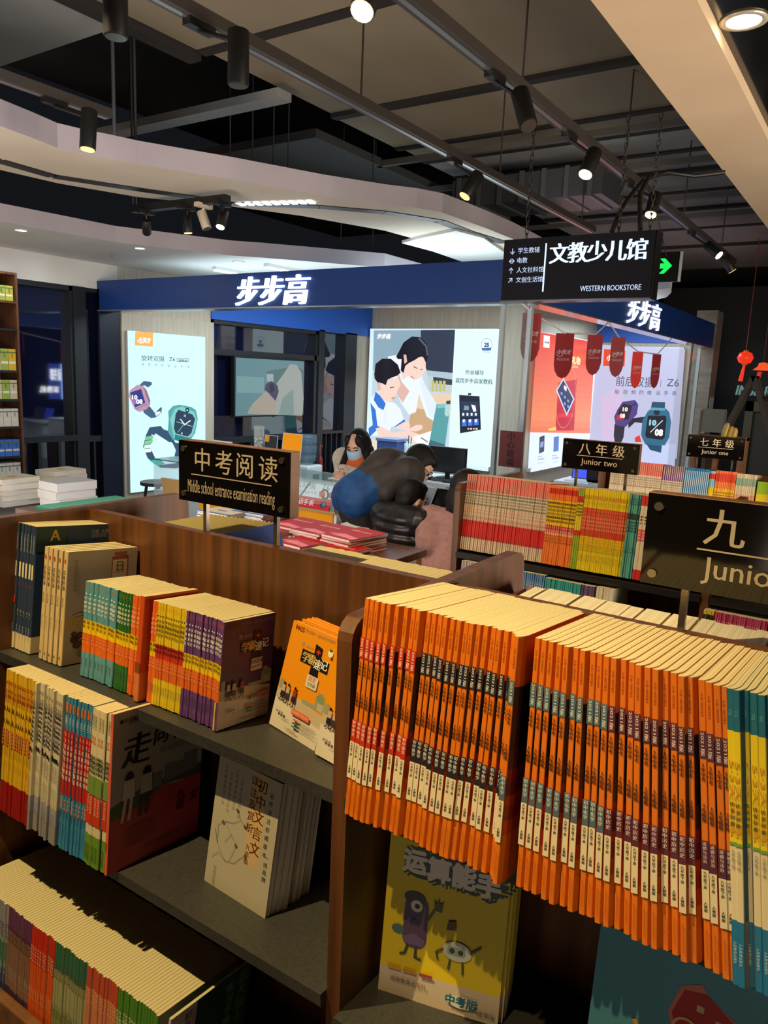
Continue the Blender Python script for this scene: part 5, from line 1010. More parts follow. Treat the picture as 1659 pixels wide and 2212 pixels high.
def d_p4(a, w, h):
    q = pxp(a); ink_ = E(60, 66, 92); ora = E(222, 70, 34); wt = E(255, 255, 255)
    q([(1280, 743), (1480, 755), (1462, 990), (1360, 1030), (1266, 1030)], E(188, 190, 220)); q([(1300, 860), (1340, 830), (1352, 930), (1300, 980)], E(206, 186, 218)); q([(1268, 950), (1460, 960), (1456, 1030), (1264, 1030)], E(196, 206, 240))
    q([(1305, 754), (1351, 757), (1349, 792), (1303, 790)], ora); TX(a, '小天才', 1310, 778, 10, wt, 'l', .05, 34)
    TX(a, '前后双摄', 1330, 832, 18, ink_, 'l', .0, 82); TX(a, 'Z6', 1440, 834, 17, ink_, 'l', .0, 26); a.line([a.px(1428, 820), a.px(1427, 836)], .006, ink_)
    for i, ch in enumerate('能视频的电话手表'): TX(a, ch, 1328 + 17.6*i, 850 + .5*i, 8, ink_)
    st = E(40, 38, 50); pu = E(78, 64, 130); pd_ = E(52, 44, 92); q([(1328, 915), (1350, 920), (1347, 945), (1340, 960), (1345, 985), (1330, 970), (1326, 940)], st); q([(1356, 905), (1392, 900), (1396, 915), (1372, 912), (1358, 925)], st)
    q([(1334, 885), (1345, 868), (1372, 864), (1379, 874), (1376, 895), (1362, 910), (1352, 922), (1330, 918), (1327, 900)], pu); q([(1336, 886), (1347, 872), (1366, 876), (1358, 906), (1332, 908)], st); q([(1333, 897), (1350, 892), (1348, 906), (1332, 908)], E(190, 50, 50)); TX(a, '10', 1345, 888, 9, wt, 'l', .04, 11); TX(a, '08', 1339, 902, 9, wt, 'l', .04, 11); a.line([a.px(1366, 876), a.px(1376, 870)], .02, pd_)
    tb = E(52, 106, 134); td = E(40, 78, 104); q([(1409, 868), (1437, 869), (1436, 890), (1405, 888)], td); q([(1397, 960), (1430, 962), (1428, 978), (1405, 972)], td)
    q([(1400, 888), (1408, 880), (1438, 882), (1446, 890), (1450, 912), (1446, 945), (1436, 962), (1394, 960), (1385, 940), (1388, 908)], tb); q([(1400, 898), (1438, 898), (1440, 905), (1436, 945), (1430, 950), (1398, 946), (1394, 940)], E(28, 30, 40)); a.ell(*a.px(1419, 890), .05, .05, st)
    TX(a, '10', 1402, 918, 12, E(150, 210, 220), 'l', .06, 16); TX(a, '08', 1414, 940, 14, wt, 'l', .06, 18); a.line([a.px(1405, 934), a.px(1432, 908)], .016, E(200, 210, 220))
    q([(1400, 888), (1408, 880), (1438, 882), (1436, 887), (1405, 886)], E(90, 160, 180)); q([(1372, 945), (1382, 940), (1386, 955), (1372, 955)], E(226, 50, 40))
lightbox('lightbox_poster', 'lavender backlit poster with two children watches in the right booth corner', ((1283, 743), (1479, 755), (1454, 1003), (1266, 1003)), lambda x, y: onY(x, y, 12.98), 0, E(196, 200, 232), .05, d_p4)
# ---------------------------------------------------------------- television, glass columns, notice, hanging sign, exit sign
t = thing('television', 'wall television showing a hand wearing a watch, by the dark windows', 'television', onX(583, 835, XW + .1))
q4 = [onX(*p, XW + .1) - t.location for p in ((509, 771), (657, 782), (655, 899), (511, 893))]; y0, y1 = q4[0].y, q4[1].y; z0, z1 = (q4[2].z + q4[3].z)/2, (q4[0].z + q4[1].z)/2
m = MB(); m.box((-.06, y0 - .02, z0 - .02), (-.004, y1 + .02, z1 + .02), BLACK, .004); m.build('housing', t)
m = MB(); a = Art(m, Vector(t.location) + Vector((.0, y0, z0)), (0, 1, 0), (0, 0, 1), .0012); q = pxp(a); a.rect(0, 0, y1 - y0, z1 - z0, E(104, 140, 146, e=.75))
q([(511, 812), (570, 815), (570, 850), (512, 848)], E(124, 160, 162, e=.75)); q([(575, 802), (615, 795), (640, 790), (655, 800), (655, 850), (600, 840)], E(92, 116, 118, e=.75)); q([(576, 808), (590, 808), (590, 825), (576, 824)], E(160, 176, 176, e=.75))
q([(534, 890), (545, 872), (570, 848), (580, 835), (600, 850), (598, 880), (592, 896), (535, 894)], E(172, 160, 146, e=.75)); q([(592, 835), (610, 810), (625, 787), (640, 788), (650, 805), (655, 860), (652, 898), (592, 896), (600, 850)], E(164, 168, 162, e=.75)); q([(610, 860), (632, 840), (634, 896), (600, 897)], E(130, 150, 146, e=.75))
q([(573, 830), (585, 823), (598, 832), (601, 846), (594, 866), (580, 850), (571, 842)], E(74, 70, 96, e=.75)); a.ell(*a.px(586, 838), .05, .06, E(52, 50, 70, e=.75))
m.v = [(x - t.location.x, y - t.location.y, z - t.location.z) for x, y, z in m.v]; m.build('screen', t, label='lit screen')
GL = glassy('clear_glass', alpha=.14); ALU = col((190, 200, 204), .35, .4)
t = thing('glass_column', 'glass panel with pale metal edges at the booth corner', 'glass panel', (-2.315, YF + .06, 0))
m = MB(); m.box((-.115, -.005, .0), (.115, .005, 2.08), GL); m.build('glass_pane', t)
for x in (-.118, .09): m = MB(); m.box((x, -.02, 0), (x + .03, .02, 2.08), ALU); m.build('metal_edge', t)
p0, p1 = onY(1081, 930, YF), onY(1117, 1012, YF); m = MB(); m.box((-.09, -.003, 0), (.09, 0, p0.z - p1.z), C(150, 62, 58)); a = Art(m, (-.09, -.0032, 0), (1, 0, 0), (0, 0, 1), .0005); a.vtext('小心玻璃', .09, (p0.z - p1.z)*.98, .062, C(40, 16, 20), .03, pitch=1.02)
m.build('paper_notice', loc=((p0.x + p1.x)/2, YF + .035, p1.z), label='red paper notice with four black characters on the glass panel', cat='notice')
t = thing('glass_column', 'glass panel at the far end of the blue fascia beside the mall', 'glass panel', (XR - .06, 10.3, 0)); m = MB(); m.box((-.005, -.55, 0), (.005, .55, 2.08), GL); m.build('glass_pane', t); m = MB(); m.box((-.02, .53, 0), (.02, .57, 2.08), ALU); m.build('metal_edge', t)
m = MB(); m.box((XR - .25, 11.35, 0), (XR + .02, 11.75, 2.6), noisy('stone_column', (120, 112, 100), (146, 136, 122), (4, 4, 14), 4, .5)); struct(m, 'wall_column')
yL = 4.5; s0, s1 = onY(1085, 521, yL), onY(1412, 637, yL)
t = thing('hanging_sign', 'black hanging sign with large glowing white characters and small arrows', 'sign', ((s0.x + s1.x)/2, yL, 2.04)); W_ = .925; Hh = .365
m = MB(); m.box((-W_/2, 0, 0), (W_/2, .10, Hh), col((18, 18, 20), .35)); m.box((-W_/2 - .004, -.006, -.008), (W_/2 + .004, .106, 0), col((110, 112, 116), .3, .7)); m.box((W_/2, -.006, -.008), (W_/2 + .006, .106, Hh), col((30, 30, 32), .3, .5)); m.build('cabinet', t)
m = MB(); m.box((-W_/2 + .004, -.005, .004), (W_/2 - .004, 0, Hh - .004), col((16, 15, 22), .6, spec=.2)); a = Art(m, (-W_/2, -.0052, 0), (1, 0, 0), (0, 0, 1), .0006); gw = col((196, 222, 255), emit=1.6); gs = col((190, 208, 240), emit=1.0)
for i, ch in enumerate('文教少儿馆'): a.text(ch, W_*(.395 + .124*i), Hh*.60, .125, gw, 'c', .034)
a.rect(W_*.298, Hh*.13, W_*.308, Hh*.90, gw); a.text('WESTERN BOOKSTORE', W_*.555, Hh*.12, .044, gs, 'l', .02, width=W_*.385)
for i, s_ in enumerate(('学生教辅', '电教', '人文社科馆', '文创生活馆')): a.text(s_, W_*.108, Hh*(.77 - .158*i), .036, gs, 'l', .012)
def arrow(cx, cy, ang, both=False):
    s_ = .017; d = Vector((math.cos(ang), math.sin(ang))); n = Vector((-d.y, d.x)); c0 = Vector((cx, cy)); a.line([c0 - d*s_, c0 + d*s_], .005, gs); a.line([c0 + d*s_*.1 + n*s_*.8, c0 + d*s_, c0 + d*s_*.1 - n*s_*.8], .005, gs)
    if both: a.line([c0 - d*s_*.1 + n*s_*.8, c0 - d*s_, c0 - d*s_*.1 - n*s_*.8], .005, gs)
for i, (an, b) in enumerate(((-math.pi/2, 0), (0, 1), (math.pi/2, 0), (math.pi/4, 0))): arrow(W_*.07, Hh*(.80 - .158*i), an, b)
m.build('sign_face', t, label='black face with glowing lettering')
def chain(x, y, z0, z1, parent):
    m = MB(); n = int((z1 - z0)/.034)
    for k in range(n):
        c = Vector((x, y, z0 + (k + .5)*(z1 - z0)/n)); ax = Vector((1, 0, 0)) if k % 2 else Vector((0, 1, 0)); m.tube([c + ax*.010*math.sin(t_) + Vector((0, 0, 1))*.024*math.cos(t_) for t_ in [j*math.pi/4 for j in range(9)]], .0028, col((70, 66, 62), .4, .7), 5, cap=False)
    m.build('chain', parent)
chain(-.34, .05, Hh, 1.0, t); chain(.23, .05, Hh, 1.0, t); chain(.40, .08, Hh, 1.0, t)
for k, pts in enumerate(([(1322, 500, 4.5), (1340, 455, 4.6), (1372, 410, 4.8), (1390, 390, 5.0)], [(1383, 495, 4.5), (1382, 420, 4.6), (1400, 385, 4.8), (1440, 372, 5), (1500, 380, 5.1), (1565, 372, 5.2)])):
    m = MB(); m.tube([onY(*p) for p in pts], .014, col((16, 15, 15), .5), 8); m.build('power_cable', label='thick black cable %s of the hanging sign' % ['rising from the top', 'looping right above the top'][k], cat='cable')
t = thing('exit_sign', 'black exit sign with green arrow, half hidden behind the hanging sign', 'sign', onY(1432, 578, 5.5))
m = MB(); m.box((-.19, 0, -.095), (.115, .02, .10), col((14, 16, 15), .3)); m.box((.105, -.003, -.095), (.118, .023, .10), ALU); m.build('sign_board', t); m = MB(); a = Art(m, (-.19, -.001, -.095), (1, 0, 0), (0, 0, 1), .0006); gg = col((20, 226, 90), emit=1.2)
a.rect(.10, .088, .215, .122, gg); a.poly([(.165, .055), (.200, .055), (.250, .105), (.215, .105)], gg); a.poly([(.165, .155), (.215, .105), (.250, .105), (.200, .155)], gg); m.build('green_arrow', t)
m = MB(); m.tube([onY(1440, 555, 5.5), onY(1425, 490, 5.5), onY(1400, 400, 5.5)], .004, col((60, 58, 56), .5, .6), 5); m.build('suspension_wire', t).location = -t.location
pw2 = [onZ(*p, 2.42) for p in ((1340, 640), (1375, 632), (1447, 622), (1450, 632), (1440, 642), (1410, 650), (1370, 655))]
struct(slab(pw2, 2.42, 2.52, col((226, 226, 226), .6), col((206, 210, 216), .6), ''), 'ceiling_white_end')
# ---------------------------------------------------------------- pennants on a string
pen = C(150, 26, 36, r=.6); wtp = C(206, 170, 170)
spots = [(1150, 676, 784, 34), (1221, 720, 818, 32), (1287, 722, 811, 27), (1337, 728, 815, 25), (1379, 760, 839, 20), (1420, 765, 839, 17)]
for k, (cx, y0_, y1_, w_) in enumerate(spots):
    p = onX(cx, y0_, XR - .02); p2 = onX(cx - 2, y1_, XR - .02); hh = p.z - p2.z; ww2 = w_*(p - CAM).dot(AF)/F*1.2; yaw = [.55, .30, .45, .62, .75, .85][k]
    m = MB(); out = [(-ww2/2, 0, 0), (ww2/2, 0, 0), (ww2/2, 0, -hh*.70), (ww2*.42, 0, -hh*.84), (ww2*.25, 0, -hh*.95), (0, 0, -hh), (-ww2*.25, 0, -hh*.95), (-ww2*.42, 0, -hh*.84), (-ww2/2, 0, -hh*.70)]
    m.prism(out, (0, .008, 0), pen if k != 4 else C(226, 40, 30, r=.6)); a = Art(m, (-ww2/2, -.001, -hh), (1, 0, 0), (0, 0, 1), .0006); a.text('小天才', ww2*.52, hh*.55, ww2*.27, wtp, 'c', .05); a.text('电话手表', ww2*.5, hh*.40, ww2*.18, wtp, 'c', .0)
    a.line([(ww2*.10 + ww2*.4*j/6, hh*.54 - ww2*.13*math.sin(math.pi*j/6)) for j in range(7)], .005, wtp)
    m.build('pennant', loc=p, rot=(0, 0, yaw), label=['first red pennant, nearest, beside the glass panel edge', 'second red pennant, hanging over the orange poster tablet', 'third red pennant, right edge of the orange poster', 'fourth red pennant, over the orange square of the lavender poster', 'bright red pennant, fifth on the string', 'last and smallest red pennant on the string'][k], cat='pennant', group='red pennants on a string')
m = MB(); st_pts = []
ps = [onX(cx, y0_, XR - .02) for cx, y0_, y1_, w_ in spots]; tie = onX(1314, 705, XR - .02)
st_pts = [Vector((XR - .02, ps[0].y - .3, 2.095))] + ps[:3] + [Vector((XR - .02, tie.y, 2.095))] + ps[3:] + [Vector((XR - .02, ps[5].y + .55, 2.095))]
m.tube(st_pts, .006, C(226, 220, 220), 6); m.build('pennant_string', label='white string carrying the red pennants under the blue fascia', cat='string')
# ---------------------------------------------------------------- tracks and spotlights
TRK = col((58, 52, 48), .5); SPB = col((22, 21, 21), .45)
def track(label, x, y0, y1, z):
    t = thing('lighting_track', label, 'lighting track', (x, (y0 + y1)/2, z), group='ceiling lighting tracks'); L = (y1 - y0)/2
    m = MB(); m.box((-.035, -L, 0), (.035, L, .05), TRK); m.build('channel', t); m = MB(); m.box((-.012, -L + .01, -.004), (.012, L - .01, 0), col((150, 146, 140), .3, .8)); m.build('conductor_strip', t)
    for y in [y0 + .6 + 1.7*k for k in range(int((y1 - y0)/1.7) + 1)]:
        if y < y1: m = MB(); m.tube([(0, y - (y0 + y1)/2, .05), (0, y - (y0 + y1)/2, 3.62 - z)], .006, TRK, 6); m.build('hanger_rod', t)
    return t
track('long ceiling track running over the right half of the shop', -1.73, 1.4, 9.5, 2.93); track('long ceiling track left of the other, over the low table', -2.56, 1.2, 7.2, 2.93)
t0 = track('short dark track end near the upper left corner', -4.02, .8, 3.02, 2.95)
t = thing('lighting_track', 'short black track hung below the soffit with four heads', 'lighting track', onZ(360, 452, 2.7), group='ceiling lighting tracks'); pa, pb_ = onZ(288, 460, 2.7) - t.location, onZ(492, 437, 2.7) - t.location; tA, tB = onZ(288, 460, 2.7), onZ(492, 437, 2.7)
m = MB(); d = (pb_ - pa).normalized(); n = Vector((-d.y, d.x, 0))*.03; m.prism([pa - n, pa + n, pb_ + n, pb_ - n], (0, 0, .05), SPB); m.build('channel', t); m = MB(); m.tube([pa + Vector((0, 0, .05)), pa + Vector((0, 0, 1.55))], .008, TRK, 6); m.build('hanger_rod', t)
def spotlight(label, top, head, aim, lit, L=.17, r=.042, mat=None, power=None):
    """top: point on the track, head: centre of the can, aim: direction it points"""
    t = thing('spotlight', label, 'spotlight', top, group='track spotlights'); h = Vector(head) - Vector(top); d = Vector(aim).normalized(); mt = mat or SPB
    m = MB(); m.box((-.022, -.07, -.03), (.022, .07, .0), mt); m.build('adapter', t); m = MB(); m.tube([(0, 0, -.03), h - d*L*.3], .010, mt, 8); m.build('stem', t)
    m = MB(); m.tube([h - d*L/2, h - d*L*.48, h + d*L*.47, h + d*L/2], [r*.9, r, r, r*.97], mt, 16); m.build('can', t)
    m = MB(); m.tube([h + d*(L/2 - .002), h + d*(L/2 + .004)], r*.86, lit, 16); m.build('lens', t, label='glowing lens' if lit is not LOFF else 'dark lens'); return t
LON = col((255, 226, 160), emit=16); LMID = col((255, 206, 130), emit=2.0); LOFF = col((60, 56, 50), .2)
def sp(label, tx, px_, py_, aim, lit, **k):
    """spotlight whose can is seen at picture point (px_, py_) under the track at X = tx"""
    y = k.pop('Y', None); z = k.pop('z', 2.76); p = onZ(px_, py_, z) if y is None else onY(px_, py_, y)
    top = Vector((tx if tx else p.x, p.y - k.pop('back', 0), k.pop('zt', 2.93))); return spotlight(label, top, p, aim, lit, **k)
sp('dark spotlight tilted away, largest under the right track', -1.73, 1132, 235, (.42, -.32, -.85), LOFF, L=.2)
sp('glowing spotlight above the cable loop, middle of the right track', -1.73, 1275, 352, (-.1, -.5, -.87), LON, L=.16)
sp('glowing spotlight directly above the hanging sign corner', -1.73, 1411, 442, (0, -.45, -.9), LON, L=.16)
sp('lit spotlight pointing right, beyond the hanging sign', -1.73, 1540, 540, (.75, -.2, -.65), LON, L=.16)
sp('dark spotlight behind the lit one at the right track end', -1.73, 1573, 570, (.5, .3, -.8), LMID, L=.16)
sp('dim lit spotlight leaning left, under the second track', -2.56, 1019, 400, (-.3, -.45, -.85), LMID, L=.17)
sp('dark upright spotlight nearest on the second track', -2.56, 515, 125, (0, 0, -1), LOFF, L=.2)
sp('dark upright spotlight cut by the top edge', -2.56, 249, 10, (0, 0, -1), LOFF, L=.2)
sp('glaring spotlight at the very top of the picture', -1.73, 796, -12, (.05, -.5, -.86), col((255, 222, 150), emit=60), L=.15)
sp('lit spotlight hanging from the short track at upper left', -4.02, 191, 280, (.02, -.1, -1), LMID, L=.2, zt=2.95)
for lb, x, y, am, lt, mt in (('black spotlight tilted left below the soffit', 318, 493, (-.6, .5, -.65), LOFF, None), ('slim black spotlight below the soffit', 407, 492, (.05, .1, -1), LMID, None), ('white spotlight below the soffit', 443, 477, (.35, .1, -.9), LOFF, col((206, 190, 166), .5)), ('glowing spotlight right of the white one', 481, 478, (.1, -.4, -.9), LON, None)):
    p = onZ(x, y, 2.60); tp = tA.lerp(tB, (x - 288)/204); p = tp + (p - tp)*.35; p.z = 2.60; spotlight(lb, (tp.x, tp.y, 2.71), p, am, lt, L=.13, r=.034, mat=mt)
# recessed downlights
for k, (x, y, z) in enumerate(((45, 497, ZC), (302, 536, ZC), (515, 565, ZC))):
    p = onZ(x, y, z); t = thing('downlight', '%s recessed downlight in the low white ceiling, from the left' % ordn(k + 1), 'downlight', (p.x, p.y, z), group='recessed downlights')
    m = MB(); m.lathe([(.055, 0), (.058, -.004), (.045, -.006), (.042, .0)], col((206, 206, 204), .4), 20); m.build('trim_ring', t); m = MB(); m.tube([(0, 0, -.001), (0, 0, -.003)], .042, col((255, 240, 210), emit=7 if k < 2 else 1.5), 20); m.build('lens', t)
p = onZ(1607, 43, 2.95); t = thing('downlight', 'large bright downlight in the dark ceiling at upper right', 'downlight', (p.x, p.y, 2.95)); m = MB(); m.lathe([(.085, 0), (.088, -.006), (.066, -.008), (.062, 0)], col((206, 196, 176), .3, .3), 24); m.build('trim_ring', t); m = MB(); m.tube([(0, 0, -.002), (0, 0, -.005)], .062, col((255, 236, 200), emit=20), 24); m.build('lens', t)
p = onZ(241, 545, ZC); m = MB(); m.tube([(0, 0, 0), (0, 0, -.03)], .006, BRUSH, 6); m.lathe([(.0, -.03), (.018, -.034), (.018, -.037), (0, -.037)], BRUSH, 10); m.build('sprinkler', loc=(p.x, p.y, ZC), label='small fire sprinkler in the low white ceiling', cat='sprinkler')
for k, (x, y0_, y1_, Y) in enumerate(((293, 80, 316, 3.9), (246, 70, 240, 3.2), (545, 190, 365, 4.9), (497, 210, 353, 4.6), (590, 230, 372, 5), (622, 235, 378, 5.1), (805, 330, 405, 6), (295, 390, 455, 4.4), (735, 470, 562, 6.2), (803, 480, 578, 6.5))):
    a_, b_ = onY(x, y1_, Y), onY(x, y0_, Y); m = MB(); zz = min(a_.z, 2.94); m.tube([Vector((a_.x, a_.y, zz)), Vector((a_.x, a_.y, 3.61 if a_.x > -4.1 else 4.255))], .006 if k > 1 else .012, col((70, 70, 74), .6), 5); m.build('hanger_rod', label='thin ceiling rod, %s of those around the soffit' % ordn(k + 1), cat='ceiling rod', group='thin ceiling rods around the soffit')
q = [onZ(*c_, 2.785) for c_ in ((868, 523), (905, 513), (985, 496), (1045, 512), (1092, 545), (1100, 600), (1080, 592), (935, 541))]
struct(slab(q, 2.775, 2.80, PLASTER, PLASTER, ''), 'ceiling_lit_patch')  # added whiter sheet standing in for booth light on the soffit's lower face
t = thing('air_duct', 'grey ridged air duct under the ceiling left of the second track', 'air duct', (-3.15, 7.2, 3.2)); m = MB(); m.box((-.75, -.3, 0), (.75, .3, .25), col((92, 94, 96), .45, .4)); m.build('duct_body', t)
for k in range(7): m = MB(); m.box((-.7 + k*.22, -.315, -.015), (-.66 + k*.22, .315, .265), col((112, 114, 116), .45, .4)); m.build('stiffening_band', t)
for x in (-.6, .6): m = MB(); m.tube([(x, 0, .25), (x, 0, .42)], .008, TRK, 6); m.build('hanger_rod', t)
# LED battens above the booth (seen mirrored in the dark windows)
for k, (x, y) in enumerate(((-5.9, 6.4), (-5.9, 8.3), (-5.2, 6.4), (-5.2, 8.3))):
    t = thing('ceiling_batten_light', 'slim white tube light over the booth, %s from the windows' % ordn(k + 1), 'tube light', (x, y, ZC - .03), group='tube lights over the booth'); m = MB(); m.box((-.03, -.75, .0), (.03, .75, .03), C(220, 220, 220)); m.build('housing', t); m = MB(); m.box((-.02, -.74, -.012), (.02, .74, 0), col((236, 244, 255), emit=7)); m.build('tube', t)
# ================================================================ people
def caps(bm, p0, r0, p1, r1, n=10):
    p0, p1 = Vector(p0), Vector(p1); d = p1 - p0; L = d.length
    for p, r in ((p0, r0), (p1, r1)):
        bmesh.ops.create_uvsphere(bm, u_segments=n, v_segments=n*2//3, radius=r, matrix=Matrix.Translation(p))
    if L > 1e-5:
        M_ = Matrix.Translation((p0 + p1)/2) @ d.to_track_quat('Z', 'Y').to_matrix().to_4x4()
        bmesh.ops.create_cone(bm, cap_ends=True, segments=n, radius1=r0, radius2=r1, depth=L, matrix=M_)
def blob(bm, c, rad, axes=None, n=14):
    A = Matrix((axes[0], axes[1], axes[2])).transposed().to_4x4() if axes else Matrix.Identity(4)
    bmesh.ops.create_uvsphere(bm, u_segments=n, v_segments=n*2//3, radius=1, matrix=Matrix.Translation(Vector(c)) @ A @ Matrix.Diagonal((*rad, 1)))
def fuse(name, prims, mat, voxel, parent=None, smooth=4, origin=None, label=None):
    """union of rounded pieces fused to one smooth continuous skin"""
    bm = bmesh.new()
    for p in prims:
        if len(p) >= 4 and isinstance(p[1], float): caps(bm, *p)
        else: blob(bm, *p)
    o0 = Vector(origin or (0, 0, 0))
    for v in bm.verts: v.co -= o0
    me = bpy.data.meshes.new(name); bm.to_mesh(me); bm.free(); o = bpy.data.objects.new(name, me); COL.objects.link(o)
    r = o.modifiers.new('r', 'REMESH'); r.mode = 'VOXEL'; r.voxel_size = voxel
    if smooth: s_ = o.modifiers.new('s', 'SMOOTH'); s_.factor = .5; s_.iterations = smooth
    m2 = bpy.data.meshes.new_from_object(o.evaluated_get(bpy.context.evaluated_depsgraph_get())); o.modifiers.clear(); o.data = m2; m2.name = name
    m2.materials.clear(); m2.materials.append(mat); m2.polygons.foreach_set('use_smooth', [True]*len(m2.polygons))
    if parent is not None: o.parent = parent
    else: o.location = o0
    if label: o['label'] = label
    return o
SKINM = noisy('skin', (214, 164, 136), (226, 180, 152), (20, 20, 20), 3, .5); HAIR = noisy('black_hair', (12, 10, 10), (26, 22, 22), (90, 90, 30), 3, .62, bump=.4, spec=.3)
def hand(wr, d, palm_n, curl=.5, s=1.0, side=1):
    """palm and five fingers: from wrist wr along d, palm facing palm_n"""
    d = Vector(d).normalized(); n = Vector(palm_n); n = (n - d*n.dot(d)).normalized(); x = d.cross(n)*side; out = []
    wr = Vector(wr); out.append((wr, .022*s, wr + d*.03*s, .026*s))
    for k, (off, L) in enumerate(((-.027, .062), (-.009, .074), (.009, .07), (.026, .056))):
        b0 = wr + d*.03*s + x*off*.7*s; kn = wr + d*.085*s + x*off*s; m_ = kn + (d*math.cos(curl*.6) + n*math.sin(curl*.6))*L*.5*s; tp = m_ + (d*math.cos(curl*1.5) + n*math.sin(curl*1.5))*L*.5*s
        out += [(b0, .013*s, kn, .010*s), (kn, .0095*s, m_, .0085*s), (m_, .0085*s, tp, .0072*s)]
    t0_ = wr + d*.03*s - x*.022*s; t1_ = t0_ + (d*.6 - x*.7 + n*.3).normalized()*.035*s; t2_ = t1_ + (d*.9 - x*.1 + n*.4).normalized()*.03*s
    return out + [(t0_, .013*s, t1_, .0105*s), (t1_, .010*s, t2_, .008*s)]
class Head:
    def __init__(s, c, f, u, k=1.0):
        s.c = Vector(c); s.f = Vector(f).normalized(); u = Vector(u); s.u = (u - s.f*u.dot(s.f)).normalized(); s.r = s.f.cross(s.u); s.k = k; s.ax = (s.r, s.f, s.u)
    def at(s, r, f, u): return s.c + (s.r*r + s.f*f + s.u*u)*s.k
    def skin(s):
        k = s.k; R3 = lambda *a: tuple(x*k for x in a)
        return [(s.at(0, 0, .01), R3(.074, .092, .098), s.ax), (s.at(0, .032, -.055), R3(.056, .058, .062), s.ax), (s.at(0, .05, -.095), R3(.026, .026, .022), s.ax), (s.at(0, .094, -.022), R3(.011, .018, .022), s.ax), (s.at(0, .085, -.06), R3(.022, .012, .010), s.ax),
                (s.at(.075, -.005, -.015), R3(.010, .018, .030), s.ax), (s.at(-.075, -.005, -.015), R3(.010, .018, .030), s.ax), (s.at(0, .075, .02), R3(.045, .016, .012), s.ax)]
    def face(s, parent, org):
        k = s.k; wt = C(230, 226, 220); 
        for sg in (-1, 1):
            m = MB(); M_ = Matrix((s.r, s.f, s.u)).transposed(); m.ell(s.at(.03*sg, .082, .0) - org, (.013*k, .008*k, .007*k), C(30, 22, 20), M_, 10); m.build('eye', parent)
            m = MB(); m.tube([s.at(.014*sg, .094, .022) - org, s.at(.03*sg, .092, .027) - org, s.at(.046*sg, .082, .022) - org], .0035*k, HAIR.copy() if False else C(24, 20, 20), 6); m.build('eyebrow', parent)
        m = MB(); m.tube([s.at(-.02, .088, -.062) - org, s.at(0, .098, -.06) - org, s.at(.02, .088, -.062) - org], .006*k, C(176, 92, 86), 6); m.build('lips', parent)
    def mask(s, parent, org, c, up=0.0):
        k = s.k; m = MB(); rows = []
        for u, bul in ((.002, .108), (-.022, .119), (-.055, .117), (-.085, .104), (-.108, .085)):
            pass; rows.append([s.at(.066*math.sin(a), bul*math.cos(a)**.8 if abs(a) < 1.5 else .0, u + up) - org for a in [j*.3 for j in range(-4, 5)]])
        n = len(rows[0]); m.add([v for r_ in rows for v in r_], [(i*n + j, i*n + j + 1, (i+1)*n + j + 1, (i+1)*n + j) for i in range(4) for j in range(n - 1)], c, True)
        for sg in (-1, 1): m.tube([s.at(.06*sg, .05, -.02 + up) - org, s.at(.078*sg, -.005, .0) - org], .0018, C(226, 230, 234), 5); m.tube([s.at(.06*sg, .045, -.09 + up) - org, s.at(.078*sg, -.005, -.03) - org], .0018, C(226, 230, 234), 5)
        o = m.build('face_mask', parent); md = o.modifiers.new('t', 'SOLIDIFY'); md.thickness = .002; return o
def person(label, base): return thing('person', label, 'person', base)
UP = Vector((0, 0, 1))
PX = at
# ---------------------------------------------------------------- bending man in a blue and brown jacket
d0 = 4.5
hip = PX(776, 1078, d0); ft = Vector((hip.x, hip.y, 0)); fw = (AR*.93 + AF*.36); fw.z = 0; fw.normalize(); rt = Vector((fw.y, -fw.x, 0))
chest = PX(838, 1018, d0); neck = PX(876, 1004, d0); hc = PX(903, 1004, d0); org = ft
man = person('man in a blue and brown jacket bending forward over the seated boy', org)
shN, shF = chest + rt*.19 + fw*.05 + UP*.01, chest - rt*.17 + fw*.05 + UP*.02
elN = PX(836, 1066, d0 - .24); wrN = PX(858, 1088, d0 - .14); elF = PX(856, 1072, d0 + .22); wrF = PX(872, 1094, d0 + .15)
hN, hF = hip + rt*.09, hip - rt*.09; kN, kF = Vector((hN.x, hN.y, .46)) + fw*.05, Vector((hF.x, hF.y, .46)) + fw*.09; aN, aF = Vector((hN.x, hN.y, .09)) - fw*.02, Vector((hF.x, hF.y, .09)) + fw*.05
hd = Head(hc, fw*.62 - UP*.75 + rt*.28, fw*.75 + UP*.62, 1.0)
def torso(gr): return [(hN, .105 + gr, hF, .105 + gr), (hip, .12 + gr, chest, .125 + gr), (hN, .09 + gr, shN, .085 + gr), (hF, .09 + gr, shF, .085 + gr), (shN, .075 + gr, shF, .075 + gr)]
skin = torso(0) + [(chest, .08, neck, .058), (neck, .055, hd.at(0, -.02, -.05), .055), (shN, .055, elN, .042), (elN, .042, wrN, .028), (shF, .055, elF, .042), (elF, .042, wrF, .028)] + hand(wrN, PX(864, 1100, d0) - wrN, fw - UP, .7) + hand(wrF, PX(884, 1102, d0 + .1) - wrF, fw - UP, .7, side=-1) + hd.skin() + [(hN, .085, kN, .06), (kN, .055, aN, .04), (hF, .085, kF, .06), (kF, .055, aF, .04), (aN, .04, aN + fw*.16 - UP*.05, .035), (aF, .04, aF + fw*.16 - UP*.05, .035)]
fuse('body', skin, SKINM, .009, man, 3, org)
BLUEJ = noisy('blue_jacket', (14, 62, 116), (24, 82, 140), (14, 14, 14), 4, .7); BRJ = noisy('brown_jacket', (46, 40, 38), (60, 53, 50), (14, 14, 14), 4, .7)
mid_ = hip.lerp(chest, .52)
